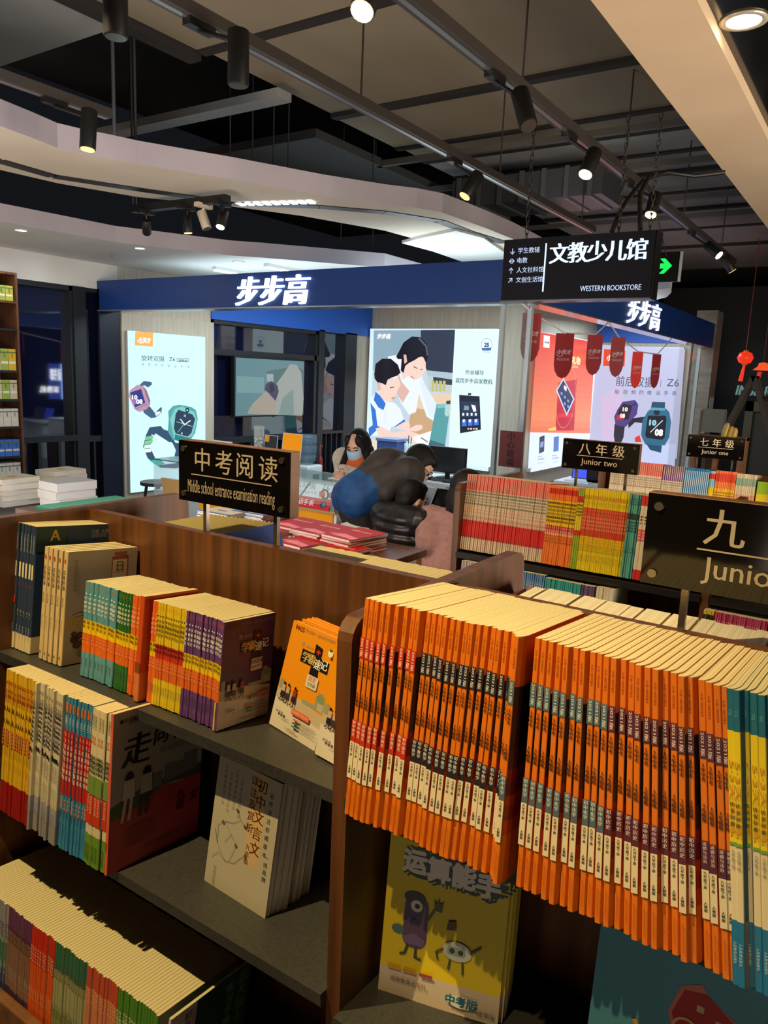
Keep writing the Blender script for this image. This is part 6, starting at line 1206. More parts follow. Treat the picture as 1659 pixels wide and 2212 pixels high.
fuse('jacket', [(hN + UP*.01 - fw*.01, .128, hF + UP*.01 - fw*.01, .128), (hip - fw*.02 + UP*.02, .138, mid_, .142), (hN + UP*.0 - fw*.03, .12, mid_ + rt*.09, .115), (hF + UP*.0 - fw*.03, .12, mid_ - rt*.09, .115), (hip - UP*.03 + fw*.06, .13, mid_ - UP*.03, .13), (elN.lerp(wrN, .4), .054, elN.lerp(wrN, .95), .044), (elF.lerp(wrF, .3), .058, elF.lerp(wrF, .95), .046)], BLUEJ, .012, man, 4, org)
fuse('jacket_yoke', [(mid_ - (chest - mid_)*.05, .138, chest, .150), (mid_ + (chest - mid_)*.3, .15, chest, .145), (mid_ + rt*.08, .12, shN, .105), (mid_ - rt*.08, .12, shF, .105), (shN, .098, shF, .098), (chest, .115, neck - fw*.02, .078), (shN, .074, elN, .058), (elN, .057, elN.lerp(wrN, .45), .052), (shF, .085, elF, .068), (elF, .066, elF.lerp(wrF, .45), .06)], BRJ, .012, man, 4, org, 'dark brown upper jacket')
fuse('collar', [(neck - fw*.035 + UP*.035, .045, neck - fw*.005 - UP*.06, .05), (neck - fw*.03 + rt*.05, .04, neck - UP*.05 + rt*.03, .04)], BLUEJ, .01, man, 3, org)
PANT = noisy('black_trousers', (16, 15, 16), (26, 25, 27), (14, 14, 14), 3, .8)
fuse('trousers', [(hN - UP*.07, .106, hF - UP*.07, .106), (hN - UP*.07, .100, kN, .080), (kN, .076, aN - UP*.02, .062), (hF - UP*.07, .100, kF, .080), (kF, .076, aF - UP*.02, .062)], PANT, .012, man, 4, org)
for a_ in (aN, aF): fuse('shoe', [(a_ - UP*.045 - fw*.03, .042, a_ + fw*.17 - UP*.05, .038)], C(30, 28, 28), .01, man, 3, org)
fuse('hair', [(hd.at(0, -.02, .032), (.086, .092, .094), hd.ax), (hd.at(0, .03, .07), (.07, .055, .045), hd.ax), (hd.at(.055, -.02, .0), (.03, .06, .05), hd.ax), (hd.at(-.055, -.02, .0), (.03, .06, .05), hd.ax), (hd.at(0, -.06, -.02), (.07, .04, .06), hd.ax)], HAIR, .008, man, 2, org)
hd.face(man, org); hd.mask(man, org, C(170, 190, 206), up=-.035)
m = MB(); BLK = C(20, 20, 22)
for sg in (-1, 1): m.tube([hd.at(.032*sg + .022*math.cos(a), .105, -.002 + .017*math.sin(a)) - org for a in [j*math.pi/5 for j in range(11)]], .0022, BLK, 5, cap=False); m.tube([hd.at(.055*sg, .10, .004) - org, hd.at(.077*sg, .0, .0) - org], .002, BLK, 5)
m.tube([hd.at(-.01, .107, .0) - org, hd.at(.01, .107, .0) - org], .002, BLK, 5); m.build('glasses', man)
# ---------------------------------------------------------------- woman writing behind the counter
d1 = 5.5; wh = PX(773, 962, d1); fwW = (-AF*.75 - AR*.35); fwW.z = 0; fwW.normalize(); rtW = Vector((fwW.y, -fwW.x, 0))
org = Vector((wh.x, wh.y, 0)) - fwW*.08; wom = person('woman with long black hair and face mask writing behind the counter', org)
hw = Head(wh, fwW*.90 - UP*.36, UP + fwW*.4, 1.02)
ch_ = PX(782, 1012, d1 + .06); pe = Vector((ch_.x, ch_.y, .62)) - fwW*.06; nk = PX(776, 984, d1 + .03); sL, sR = ch_ + rtW*.165 + UP*.07, ch_ - rtW*.165 + UP*.07
wrR = PX(740, 1016, 5.12); wrL = PX(750, 1018, 5.16); eR = PX(742, 1030, d1 + .02); eL = PX(800, 1040, d1 - .05)
if (sL - PX(735, 1010, d1)).length > (sR - PX(735, 1010, d1)).length: sL, sR = sR, sL
skin = [(pe, .12, ch_, .11), (sL, .06, sR, .06), (ch_, .07, nk, .05), (nk, .048, hw.at(0, -.02, -.06), .048), (sL, .045, eR, .036), (eR, .036, wrR, .024), (sR, .045, eL, .036), (eL, .036, wrL, .024)] + hand(wrR, PX(732, 1021, 5.0) - wrR, -UP, .9, .95) + hand(wrL, PX(738, 1024, 5.0) - wrL, -UP, .6, .95, -1) + hw.skin()
hp = [pe + rtW*.08, pe - rtW*.08]
for h_ in hp: k_ = Vector((h_.x, h_.y, .40)) + fwW*.10; skin += [(h_, .085, k_, .06), (k_, .055, Vector((k_.x, k_.y, .06)), .04), (Vector((k_.x, k_.y, .05)), .035, Vector((k_.x, k_.y, .035)) + fwW*.12, .03)]
fuse('body', skin, SKINM, .009, wom, 3, org)
CRM = noisy('cream_fleece', (206, 186, 164), (222, 204, 182), (30, 30, 30), 4, .9); ORJ = noisy('orange_vest', (226, 92, 30), (240, 112, 40), (14, 14, 14), 3, .7)
fuse('jacket', [(pe, .15, ch_ + fwW*.0, .135), (sL - UP*.01, .082, sR - UP*.01, .082), (sL, .076, eR, .066), (eR, .064, wrR, .045), (sR, .076, eL, .066), (eL, .064, wrL, .045), (ch_, .1, nk - UP*.02, .066)], CRM, .011, wom, 4, org, 'cream fleece jacket')
fuse('vest_front', [(pe + fwW*.035, .135, ch_ + fwW*.035, .118), (ch_ + fwW*.03, .10, ch_ + fwW*.04 + UP*.045, .06)], ORJ, .011, wom, 4, org, 'orange front panel')
back = hw.at(0, -.05, -.09)
fuse('hair', [(hw.at(0, -.024, .03), (.082, .092, .092), hw.ax), (hw.at(.042, .046, .056), (.030, .036, .048), hw.ax), (hw.at(-.042, .046, .056), (.030, .036, .048), hw.ax), (hw.at(.064, .034, .0), (.016, .036, .07), hw.ax), (hw.at(-.064, .034, .0), (.016, .036, .07), hw.ax), (hw.at(.076, .0, -.02), .024, ch_ + rtW*.10 + fwW*.13 + UP*.0, .028), (hw.at(-.076, .0, -.02), .024, ch_ - rtW*.10 + fwW*.125 - UP*.05, .034), (hw.at(-.07, -.03, -.04), .036, ch_ - rtW*.12 + fwW*.04 - UP*.02, .042), (hw.at(.07, -.03, -.04), .036, ch_ + rtW*.11 + fwW*.03 + UP*.02, .036), (hw.at(.068, -.02, .0), (.022, .055, .075), hw.ax), (hw.at(-.068, -.02, .0), (.022, .055, .075), hw.ax), (hw.at(0, -.06, -.02), .075, ch_ - fwW*.09 - UP*.02, .07)], HAIR, .008, wom, 2, org)
hw.face(wom, org); hw.mask(wom, org, C(176, 204, 226))
for h_ in hp: k_ = Vector((h_.x, h_.y, .40)) + fwW*.10; fuse('trouser_leg', [(h_, .1, k_, .075), (k_, .07, Vector((k_.x, k_.y, .10)), .055)], PANT, .012, wom, 3, org)
m = MB(); m.tube([PX(733, 1019, 5.03), PX(728, 1001, 5.0)], .0045, C(206, 170, 160), 8); m.build('pen', label='pen held by the writing woman', cat='pen')
# ---------------------------------------------------------------- boy in a black puffer jacket, seen from behind
def seated(label, head_px, dh, chest_px, dc, fwd, k, seat_z, wr_px, dw, wide=1.0):
    c = PX(*head_px, dh); ch = PX(*chest_px, dc); r = Vector((fwd.y, -fwd.x, 0)); p = Vector((ch.x, ch.y, seat_z + .10)) - fwd*.05
    o = Vector((p.x, p.y, 0)); t = person(label, o); h = Head(c, fwd*.9 - UP*.3, UP + fwd*.2, k); nk = c - UP*.105*k - fwd*.03
    s1, s2 = ch + r*.155*wide + UP*.1, ch - r*.155*wide + UP*.1; w1 = PX(*wr_px, dw); w2 = w1 - r*.26; e1 = s1.lerp(w1, .5) - UP*.13 + r*.05; e2 = s2.lerp(w2, .5) - UP*.13 - r*.05
    hp = [p + r*.085, p - r*.085]; legs = []
    for q_ in hp: kn = Vector((q_.x, q_.y, seat_z + .04)) + fwd*.36; legs.append((q_, kn, Vector((kn.x, kn.y, .08)) - fwd*.03))
    sk = [(p, .11, ch, .105), (s1, .05, s2, .05), (ch, .07, nk, .045), (nk, .045, h.at(0, -.02, -.05), .048), (s1, .044, e1, .036), (e1, .036, w1, .025), (s2, .044, e2, .036), (e2, .036, w2, .025)] + hand(w1, fwd - UP*.1, -UP, .5, k*.95) + hand(w2, fwd - UP*.1, -UP, .5, k*.95, -1) + h.skin()
    for q_, kn, an in legs: sk += [(q_, .08, kn, .055), (kn, .05, an, .035), (an - UP*.03, .034, an - UP*.04 + fwd*.13, .03)]
    fuse('body', sk, SKINM, .009, t, 3, o); h.face(t, o)
    for q_, kn, an in legs:
        fuse('trouser_leg', [(q_, .098, kn, .072), (kn, .068, an + UP*.03, .052)], PANT, .012, t, 3, o); fuse('shoe', [(an - UP*.035 - fwd*.03, .042, an - UP*.04 + fwd*.15, .036)], C(40, 38, 40), .01, t, 2, o)
    return t, o, h, p, ch, nk, r, (s1, s2), (e1, e2), (w1, w2)
fB = Vector((.30, .95, 0)).normalized()
boy, o, h, p, ch, nk, r, S, E_, Wr = seated('boy in a black puffer jacket seated with his back to us', (889, 1076), 4.15, (866, 1163), 4.15, fB, .95, .40, (928, 1165), 4.55)
PUF = noisy('black_puffer', (22, 20, 23), (36, 33, 36), (10, 10, 10), 3, .4)
pr = []
for i in range(8):
    f_ = i/7; c = (p - UP*.05).lerp(ch + UP*.12, f_); pr += [(c, (.225 - .03*f_, .145 - .02*f_, .045), (r, fB, UP))]
pr += [(p - UP*.03, .11, ch, .105), (S[0] + UP*.01, .085, S[1] + UP*.01, .085), (ch + UP*.1, .10, nk - UP*.03, .066)]
for s_, e_, w_ in zip(S, E_, Wr):
    for i in range(4): a_ = s_.lerp(e_, i/3); pr.append((a_, .082, a_ + (e_ - s_)*.2, .074))
    for i in range(4): a_ = e_.lerp(w_, i/4); pr.append((a_, .070, a_ + (w_ - e_)*.2, .062))
fuse('jacket', pr, PUF, .0085, boy, 1, o, 'black quilted puffer jacket'); fuse('hood', [(nk - fB*.06 - UP*.07, (.06, .05, .05), (fB, r, UP)), (nk - fB*.05 - UP*.05 + r*.07, (.05, .05, .045), (fB, r, UP)), (nk - fB*.05 - UP*.05 - r*.07, (.05, .05, .045), (fB, r, UP)), (nk - fB*.09 - UP*.10, (.04, .08, .05), (fB, r, UP))], PUF, .009, boy, 3, o)
fuse('hair', [(h.at(0, -.016, .026), (.080, .087, .086), h.ax), (h.at(0, -.05, -.015), (.066, .042, .055), h.ax), (h.at(0, .03, .070), (.060, .05, .034), h.ax)], HAIR, .008, boy, 2, o)
for k in range(2): m = MB(); m.tube([Wr[0] + (E_[0] - Wr[0])*(.1 + .06*k) + v for v in [(r*math.cos(a) + UP*math.sin(a))*.071 for a in [j*math.pi/8 for j in range(17)]]], .006, C(226, 226, 226), 6, cap=False); q = m.build('cuff_stripe', boy); q.location = -o
fP = Vector((.12, .99, 0)).normalized()
pink, o, h, p, ch, nk, r, S, E_, Wr = seated('person in a pink coat seated beside the boy, half hidden by the bookcase', (1010, 1064), 3.95, (984, 1180), 3.95, fP, 1.0, .42, (925, 1195), 4.2, 1.05)
PNK = noisy('pink_wool', (148, 108, 104), (164, 124, 118), (40, 40, 40), 4, .9)
e1 = PX(925, 1160, 3.85)
fuse('coat', [(p - UP*.1, .155, ch, .15), (p + r*.09 - UP*.12, .12, S[0], .1), (p - r*.09 - UP*.12, .12, S[1], .1), (S[0], .095, S[1], .095), (S[1], .09, PX(925, 1168, 3.9), .072), (PX(925, 1168, 3.9), .07, PX(938, 1198, 4.05), .06), (S[0], .085, E_[0], .07), (E_[0], .068, Wr[0], .055), (nk - UP*.05, .075, nk - UP*.02, .07)], PNK, .012, pink, 4, o, 'dusty pink wool coat')
fuse('hair', [(h.at(0, -.02, .03), (.088, .096, .094), h.ax), (h.at(0, -.06, -.04), (.08, .05, .1), h.ax), (h.at(.05, -.03, -.07), (.03, .05, .09), h.ax), (h.at(-.05, -.03, -.07), (.03, .05, .09), h.ax)], HAIR, .008, pink, 2, o)
# shell chair under the boy, stool under the other sitter
def shell_chair(label, c, fwd, shell):
    t = thing('shell_chair', label, 'chair', (c.x, c.y, 0), (0, 0, math.atan2(fwd.y, fwd.x) - math.pi/2)); m = MB(); rows = []
    for i, (y, z, w_) in enumerate(((.22, .40, .18), (.18, .425, .20), (0, .42, .215), (-.14, .425, .215), (-.20, .47, .21), (-.235, .58, .205), (-.26, .70, .19), (-.268, .76, .15), (-.27, .78, .09))):
        rows.append([(w_*s_, y + (.03 if i > 3 else .0)*abs(s_)**2, z + (.05*abs(s_)**3 if i < 5 else 0)) for s_ in (-1, -.8, -.5, 0, .5, .8, 1)])
    m.add([v for r_ in rows for v in r_], [(i*7 + j, i*7 + j + 1, (i+1)*7 + j + 1, (i+1)*7 + j) for i in range(8) for j in range(6)], shell, True); s_ = m.build('shell', t); md = s_.modifiers.new('t', 'SOLIDIFY'); md.thickness = .008
    for x in (-1, 1):
        for y in (-1, 1): m = MB(); m.tube([(x*.12, y*.12, .41), (x*.21, y*.21, 0)], [.012, .009], WOODX, 8); m.build('leg', t)
    return t
pB = PX(866, 1163, 4.15); shell_chair('white shell chair with curved back behind the seated boy', Vector((pB.x, pB.y, 0)) - fB*.06, fB, C(206, 196, 180))
pK = PX(984, 1180, 3.95); t = thing('stool', 'low round stool under the person in the pink coat', 'stool', (pK.x - .02, pK.y - .05, 0)); m = MB(); m.tube([(0, 0, .36), (0, 0, .40)], .17, C(200, 190, 176), 20); m.build('seat', t)
for a_ in range(4): m = MB(); m.tube([(.1*math.cos(a_*1.57 + .8), .1*math.sin(a_*1.57 + .8), .36), (.16*math.cos(a_*1.57 + .8), .16*math.sin(a_*1.57 + .8), 0)], .01, ALU, 8); m.build('leg', t)
# ================================================================ booth furniture and small things
WHT = col((226, 230, 232), .35); YEL = col((240, 160, 10), .4)
cr = onZ(727, 1044, .86); cx1, cy0 = cr.x, cr.y; cx0 = -4.15; cdp = .38
t = thing('display_counter', 'glass topped display counter with yellow front panel below the writing woman', 'counter', ((cx0 + cx1)/2, cy0, 0)); L = (cx1 - cx0)/2
m = MB(); m.box((-L, .01, 0), (L, cdp, .66), WHT); m.build('body', t); m = MB(); m.box((-L, -.004, .02), (L - .02, .01, .66), YEL); m.build('front_panel', t, label='yellow front panel')
m = MB(); m.box((-L - .01, -.02, .66), (L + .01, cdp + .01, .675), col((206, 190, 150), .25, .5)); m.build('metal_rail', t)
m = MB(); m.box((-L, -.012, .675), (L, -.004, .845), GL); m.box((L - .008, -.004, .675), (L, cdp, .845), GL); m.build('glass_front', t)
m = MB(); m.box((-L - .015, -.03, .845), (L + .015, cdp + .02, .858), glassy('green_glass', (170, 206, 200), .45, .05)); m.build('glass_top', t)
for x in (-L, L - .012): m = MB(); m.box((x, -.015, .66), (x + .012, -.003, .845), col((150, 170, 170), .2, .5)); m.build('corner_post', t)
m = MB(); m.box((-.42, 0, 0), (.42, .006, .15), E(214, 226, 232, e=.75)); a = Art(m, (-.42, -.001, 0), (1, 0, 0), (0, 0, 1), .0008); a.text('前后双摄', .30, .085, .062, E(120, 134, 150, e=.7)); a.text('Z6', .60, .085, .058, E(120, 134, 150, e=.7)); a.text('能视频的电话手表', .32, .045, .03, E(150, 160, 170, e=.7)); a.line([(.40, .01), (.50, .13)], .012, C(90, 110, 130))
m.build('display_backdrop', loc=(cx1 - .45, cy0 + .20, .68), label='white printed backdrop inside the glass counter', cat='backdrop')
m = MB(); m.box((-.22, -.002, 0), (.22, .002, .075), C(196, 40, 52)); a = Art(m, (-.22, -.0025, 0), (1, 0, 0), (0, 0, 1), .0006); a.text('小天才电话手表', .0, .02, .045, C(240, 226, 226), bold=.03, width=.31); a.ell(.385, .037, .028, .02, C(70, 60, 100)); a.ell(.392, .037, .012, .012, C(90, 150, 150))
m.build('shelf_strip', loc=(cx1 - .26, cy0 - .022, .675), rot=(-.35, 0, 0), label='red strip with white lettering along the glass counter edge', cat='sign')
for k, (dx, c1_) in enumerate(((-.17, (30, 90, 90)), (-.09, (40, 140, 130)))):
    t = thing('watch_stand', 'small orange based watch stand in the glass counter, %s one' % ['left', 'right'][k], 'watch stand', (cx1 + dx, cy0 + .1, .675)); m = MB(); m.box((-.03, -.03, .04), (.03, .03, .048), C(226, 120, 40)); m.box((-.045, -.04, 0), (.045, .04, .04), C(34, 36, 44)); m.build('base', t)
    m = MB(); m.tube([(.028*math.cos(a), 0, .082 + .03*math.sin(a)) for a in [j*math.pi/6 for j in range(13)]], .007, C(*c1_), 8, cap=False); m.build('strap', t); m = MB(); m.box((-.02, -.036, .068), (.02, -.022, .104), C(226, 110, 50), .003); m.build('watch_case', t)
def card(label, c, w, h, mat, art, tilt=-.12, nm='table_card'):
    m = MB(); m.box((-w/2, 0, 0), (w/2, .004, h), mat); a = Art(m, (-w/2, -.0005, 0), (1, 0, 0), (0, 0, 1), .0005); art(a, w, h); m.build(nm, loc=c, rot=(tilt, 0, 0), label=label, cat='card')
Yc = cy0 + .25
def cnt(px_): return Vector((lineX(px_, Yc, .86), Yc, .859))
t_ = onY(625, 936, Yc).z - .859
card('orange card with white characters standing on the glass counter', cnt(625), .18, t_, C(216, 206, 190), lambda a, w, h: (a.rect(.006, .006, w - .006, h - .006, E(242, 150, 10, e=.8)), a.text('小天才', w*.52, h*.30, .055, WHT, 'c', .04)))
t_ = onY(580, 940, Yc).z - .859
card('black card with small orange square on the glass counter', cnt(580), .125, t_, C(206, 210, 212), lambda a, w, h: (a.rect(.004, .004, w - .004, h - .004, C(40, 48, 56)), a.rect(.004, h - .05, .045, h - .004, C(226, 150, 30)), a.text('可以游泳防水', w*.5, h*.42, .018, WHT, 'c', .02)))
t_ = onY(475, 952, Yc).z - .859
card('white card with orange corner standing left on the counter', cnt(476), .21, t_, C(226, 226, 222), lambda a, w, h: (a.rect(.03, h - .05, .08, h - .015, C(226, 130, 30)), a.text('新品', w*.55, h*.5, .03, C(120, 120, 120), 'c')))
p = cnt(559); zt_ = onY(559, 920, Yc).z - .859; t = thing('bead_cylinder', 'clear cylinder full of black and white beads on the counter', 'display jar', p); m = MB(); m.lathe([(.038, 0), (.038, zt_), (.036, zt_), (.036, .002)], glassy('jar_glass', alpha=.2), 20); m.build('glass_wall', t)
m = MB()
for k in range(90):
    a_ = random.uniform(0, 6.28); rr = random.uniform(.2, 1)**.5*.03; m.ell((rr*math.cos(a_), rr*math.sin(a_), .006 + (zt_*.68)*k/90), (.0075, .0075, .0075), C(24, 24, 26) if random.random() < .6 else C(220, 224, 224), None, 6)
o = m.build('beads', t); o['kind'] = 'stuff'
m = MB(); m.lathe([(.0, .0), (.034, .001), (.034, .004), (0, .005)], C(226, 226, 226), 16); m.build('foot_disc', t)
# notebook under her hands
p = PX(752, 1026, 4.95); m = MB(); m.box((-.1, -.07, 0), (.1, .07, .006), C(226, 224, 216)); m.build('notepad', loc=(lineX(748, cy0 + .2, .86), cy0 + .2, .859), label='white notepad under the writing hands', cat='notepad')
# water dispenser by the windows, red umbrella, stools, glass case, beige display board
xd = XW + .35; yd = lineY(664, xd, .9); zt_ = onX(664, 938, xd).z; zb_ = onX(662, 1003, xd).z
t = thing('water_dispenser', 'white water dispenser with upturned clear bottle by the dark windows', 'water dispenser', (xd, yd, 0)); m = MB(); m.box((-.16, -.16, 0), (.16, .16, zb_), WHT, .02); m.build('body', t)
hb = zt_ - zb_; m = MB(); m.lathe([(.05, 0), (.13, hb*.12), (.135, hb*.30), (.128, hb*.33), (.135, hb*.36), (.135, hb*.62), (.128, hb*.65), (.135, hb*.68), (.135, hb*.93), (.115, hb), (0, hb)], glassy('bottle_plastic', (120, 140, 156), .45, .1), 20, (0, 0, zb_)); m.build('bottle', t)
m = MB(); m.box((.16, -.05, zb_ - .2), (.19, .05, zb_ - .12), C(90, 96, 100)); m.build('tap', t)
p0, p1 = onX(691, 962, XW + .15), onX(693, 1030, XW + .15); t = thing('umbrella', 'closed red umbrella with curved wooden handle leaning by the windows', 'umbrella', p1 - UP*0); d = p0 - p1
m = MB(); m.tube([d*0 + UP*0, d*.25, d*.6, d*.66], [.01, .035, .03, .012], C(150, 36, 30), 10); m.build('canopy', t); m = MB(); m.tube([d*.66, d*.9, d*1.0 + Vector((0, .02, .01)), d*.98 + Vector((0, .05, .0)), d*.93 + Vector((0, .055, 0))], .008, C(150, 84, 40), 8); m.build('handle', t)
m = MB(); m.tube([d*0, (d*0 - UP*p1.z)], .005, C(60, 56, 54), 6); m.build('tip', t)
ys_ = 4.7; p = onY(341, 1040, ys_); t = thing('stool', 'dark round stool with splayed legs before the watch poster', 'stool', (p.x, ys_, 0)); zt_ = p.z; m = MB(); m.tube([(0, 0, zt_ - .03), (0, 0, zt_)], .16, C(70, 62, 54), 20); m.build('seat', t)
for k in range(4): a_ = .78 + k*1.571; m = MB(); m.tube([(.10*math.cos(a_), .10*math.sin(a_), zt_ - .03), (.17*math.cos(a_), .17*math.sin(a_), 0)], .014, C(54, 46, 40), 8); m.build('leg', t)
m = MB(); m.tube([(.13*math.cos(.78 + k*1.571), .13*math.sin(.78 + k*1.571), zt_*.45) for k in range(5)], .008, C(54, 46, 40), 6); m.build('stretcher', t)
Yg = 4.45; p = onY(380, 992, Yg); t = thing('glass_case', 'tall clear glass case in front of the watch poster', 'glass case', (p.x + .05, Yg, 0)); h_ = p.z
m = MB(); m.box((-.16, -.15, .5), (.16, .15, .505), GL); m.box((-.16, -.15, .5), (-.154, .15, h_), GL); m.box((.154, -.15, .5), (.16, .15, h_), GL); m.box((-.16, -.15, .5), (.16, -.144, h_), GL); m.build('glass_walls', t); m = MB(); m.box((-.165, -.155, h_), (.165, .155, h_ + .008), col((80, 110, 116), .2)); m.build('lid', t); m = MB(); m.box((-.16, -.15, 0), (.16, .15, .5), WHT); m.build('plinth', t)
Yd = 3.78; q = [onY(*c_, Yd) for c_ in ((347, 1032), (393, 1039), (418, 1142), (384, 1142))]
m = MB(); base_ = q[2].lerp(q[3], .5); m.prism([v - Vector((base_.x, Yd, 0)) for v in (q[0], q[1], Vector((q[2].x, Yd, .0)), Vector((q[3].x, Yd, 0)))], (0, .03, 0), C(206, 166, 104)); m.build('display_board', loc=(base_.x, Yd, 0), label='tan slanted display board left of the yellow counter', cat='display board')
# white desk with screen, keyboard, tablets (behind the bending man)
Yw = 5.25; zd = .72; xa, xb = lineX(872, Yw, zd), lineX(1002, Yw, zd)
t = thing('computer_desk', 'white computer desk with a lower shelf behind the seated people', 'desk', ((xa + xb)/2, Yw, 0)); L = (xb - xa)/2 + .12
m = MB(); m.box((-L, 0, zd - .025), (L, .55, zd), WHT, .004); m.build('desk_top', t); m = MB(); m.box((-L + .04, .05, zd - .16), (L - .04, .5, zd - .145), WHT); m.build('shelf', t)
for x in (-L, L - .025): m = MB(); m.box((x, .02, 0), (x + .025, .53, zd - .025), WHT); m.build('side_panel', t)
Ym = Yw + .32; p0, p1 = onY(929, 962, Ym), onY(1007, 972, Ym); w_ = p1.x - p0.x; t = thing('computer_monitor', 'black computer monitor standing on the white desk', 'monitor', ((p0.x + p1.x)/2, Ym, zd)); h0 = onY(968, 1022, Ym).z - zd; h1 = p0.z - zd
m = MB(); m.box((-w_/2, 0, h0), (w_/2, .03, h1), col((26, 28, 32), .3), .004); m.build('casing', t); m = MB(); m.box((-w_/2 + .008, -.002, h0 + .012), (w_/2 - .008, 0, h1 - .008), col((30, 34, 42), .15)); m.build('screen', t); m = MB(); m.box((-.02, .01, 0), (.02, .025, h0 + .02), BLACK); m.box((-.08, -.05, 0), (.08, .09, .008), BLACK); m.build('stand', t)
m = MB(); m.box((-.2, -.06, 0), (.2, .06, .015), C(28, 28, 30), .003)
for r_ in range(4):
    for c_ in range(13): m.box((-.19 + c_*.029, -.052 + r_*.026, .015), (-.165 + c_*.029, -.032 + r_*.026, .019), C(44, 44, 48))
m.build('keyboard', loc=(lineX(950, Yw + .12, zd), Yw + .12, zd), label='black keyboard in front of the monitor', cat='keyboard')
m = MB(); m.ell((0, 0, .012), (.022, .036, .015), C(24, 24, 26)); m.build('computer_mouse', loc=(lineX(986, Yw + .1, zd), Yw + .1, zd), label='black mouse right of the keyboard', cat='mouse')
for k, (px_, w2, h2, c_) in enumerate(((905, .16, .04, (216, 216, 210)), (955, .10, .05, (160, 130, 80)), (925, .14, .03, (206, 206, 200)))): m = MB(); m.box((-w2/2, -.06, 0), (w2/2, .06, h2), C(*c_), .002); m.build('small_box', loc=(lineX(px_, Yw + .18, zd - .14), Yw + .18 + .0*k, zd - .144), label=['white carton on the desk shelf, left', 'brown carton on the desk shelf', 'flat white carton on the desk shelf between two others'][k], cat='box')
m = MB(); m.box((-.2, -.09, 0), (.2, .09, .004), C(232, 232, 228)); m.build('paper_sheet', loc=(lineX(912, Yw + .1, zd), Yw + .1, zd + .001), rot=(0, 0, .2), label='white paper sheets on the desk by the man', cat='paper')
# low second table with tablets in front of the seated people
Yt = 4.75; zt2 = .56; t = thing('children_table', 'low white table with glowing blue edge before the seated people', 'table', (lineX(955, Yt, zt2), Yt, 0)); m = MB(); m.box((-.55, -.02, zt2 - .03), (.30, .42, zt2), WHT, .004); m.build('table_top', t); m = MB(); m.box((-.55, -.024, zt2 - .022), (.30, -.02, zt2 - .008), E(60, 120, 255, e=2)); m.build('light_strip', t, label='glowing blue strip')
for x in (-.5, .25): m = MB(); m.box((x - .02, .03, 0), (x + .02, .38, zt2 - .03), WHT); m.build('leg', t)
for k, (px_, yw) in enumerate(((948, .1), (900, -.3))):
    t = thing('tablet', ['black tablet propped on the low white table, right of the boy', 'tablet on the low white table hidden by the boy'][k], 'tablet', (lineX(px_, Yt + .2, zt2), Yt + .2, zt2), (-.45, 0, yw)); m = MB(); m.box((-.13, 0, 0), (.13, .01, .18), C(206, 206, 204), .003); m.build('case', t); m = MB(); m.box((-.122, -.002, .008), (.122, 0, .172), col((16, 18, 22), .1)); m.build('screen', t)
# blue box and pencil pot on the ledge below the poster
Yl = 6.6; zl = onY(852, 985, Yl).z; xa, xb = lineX(800, Yl, zl), lineX(925, Yl, zl); t = thing('sideboard', 'low white sideboard under the homework poster', 'sideboard', ((xa + xb)/2, Yl, 0)); L = (xb - xa)/2
m = MB(); m.box((-L, -.05, 0), (L, .4, zl), WHT); m.build('body', t); m = MB(); m.box((-L - .01, -.06, zl), (L + .01, .41, zl + .015), WHT); m.build('top', t)
w_ = lineX(855, Yl, zl) - lineX(812, Yl, zl); t = thing('storage_box', 'blue lidded plastic box on the sideboard behind the man', 'box', (lineX(834, Yl, zl), Yl + .1, zl + .015)); h_ = onY(834, 950, Yl).z - zl; m = MB(); m.box((-w_/2, -.1, 0), (w_/2, .1, h_*.8), C(60, 84, 150), .008); m.build('tub', t); m = MB(); m.box((-w_/2 - .01, -.11, h_*.8), (w_/2 + .01, .11, h_), C(120, 140, 190), .006); m.build('lid', t)
t = thing('pencil_pot', 'clear pot of pencils on the sideboard', 'pot', (lineX(870, Yl, zl), Yl + .1, zl + .015)); m = MB(); m.lathe([(.04, 0), (.045, .12), (.043, .12), (.038, .004), (0, .004)], glassy('pot_glass', alpha=.35), 14); m.build('cup', t)
for k in range(6): m = MB(); a_ = k*1.05; m.tube([(.012*math.cos(a_), .012*math.sin(a_), .006), (.036*math.cos(a_), .036*math.sin(a_), .18 + .01*(k % 3))], .005, C(*[(40, 110, 60), (200, 180, 40), (60, 60, 64), (200, 70, 50), (230, 220, 200), (50, 90, 160)][k]), 6); m.build('pencil', t)
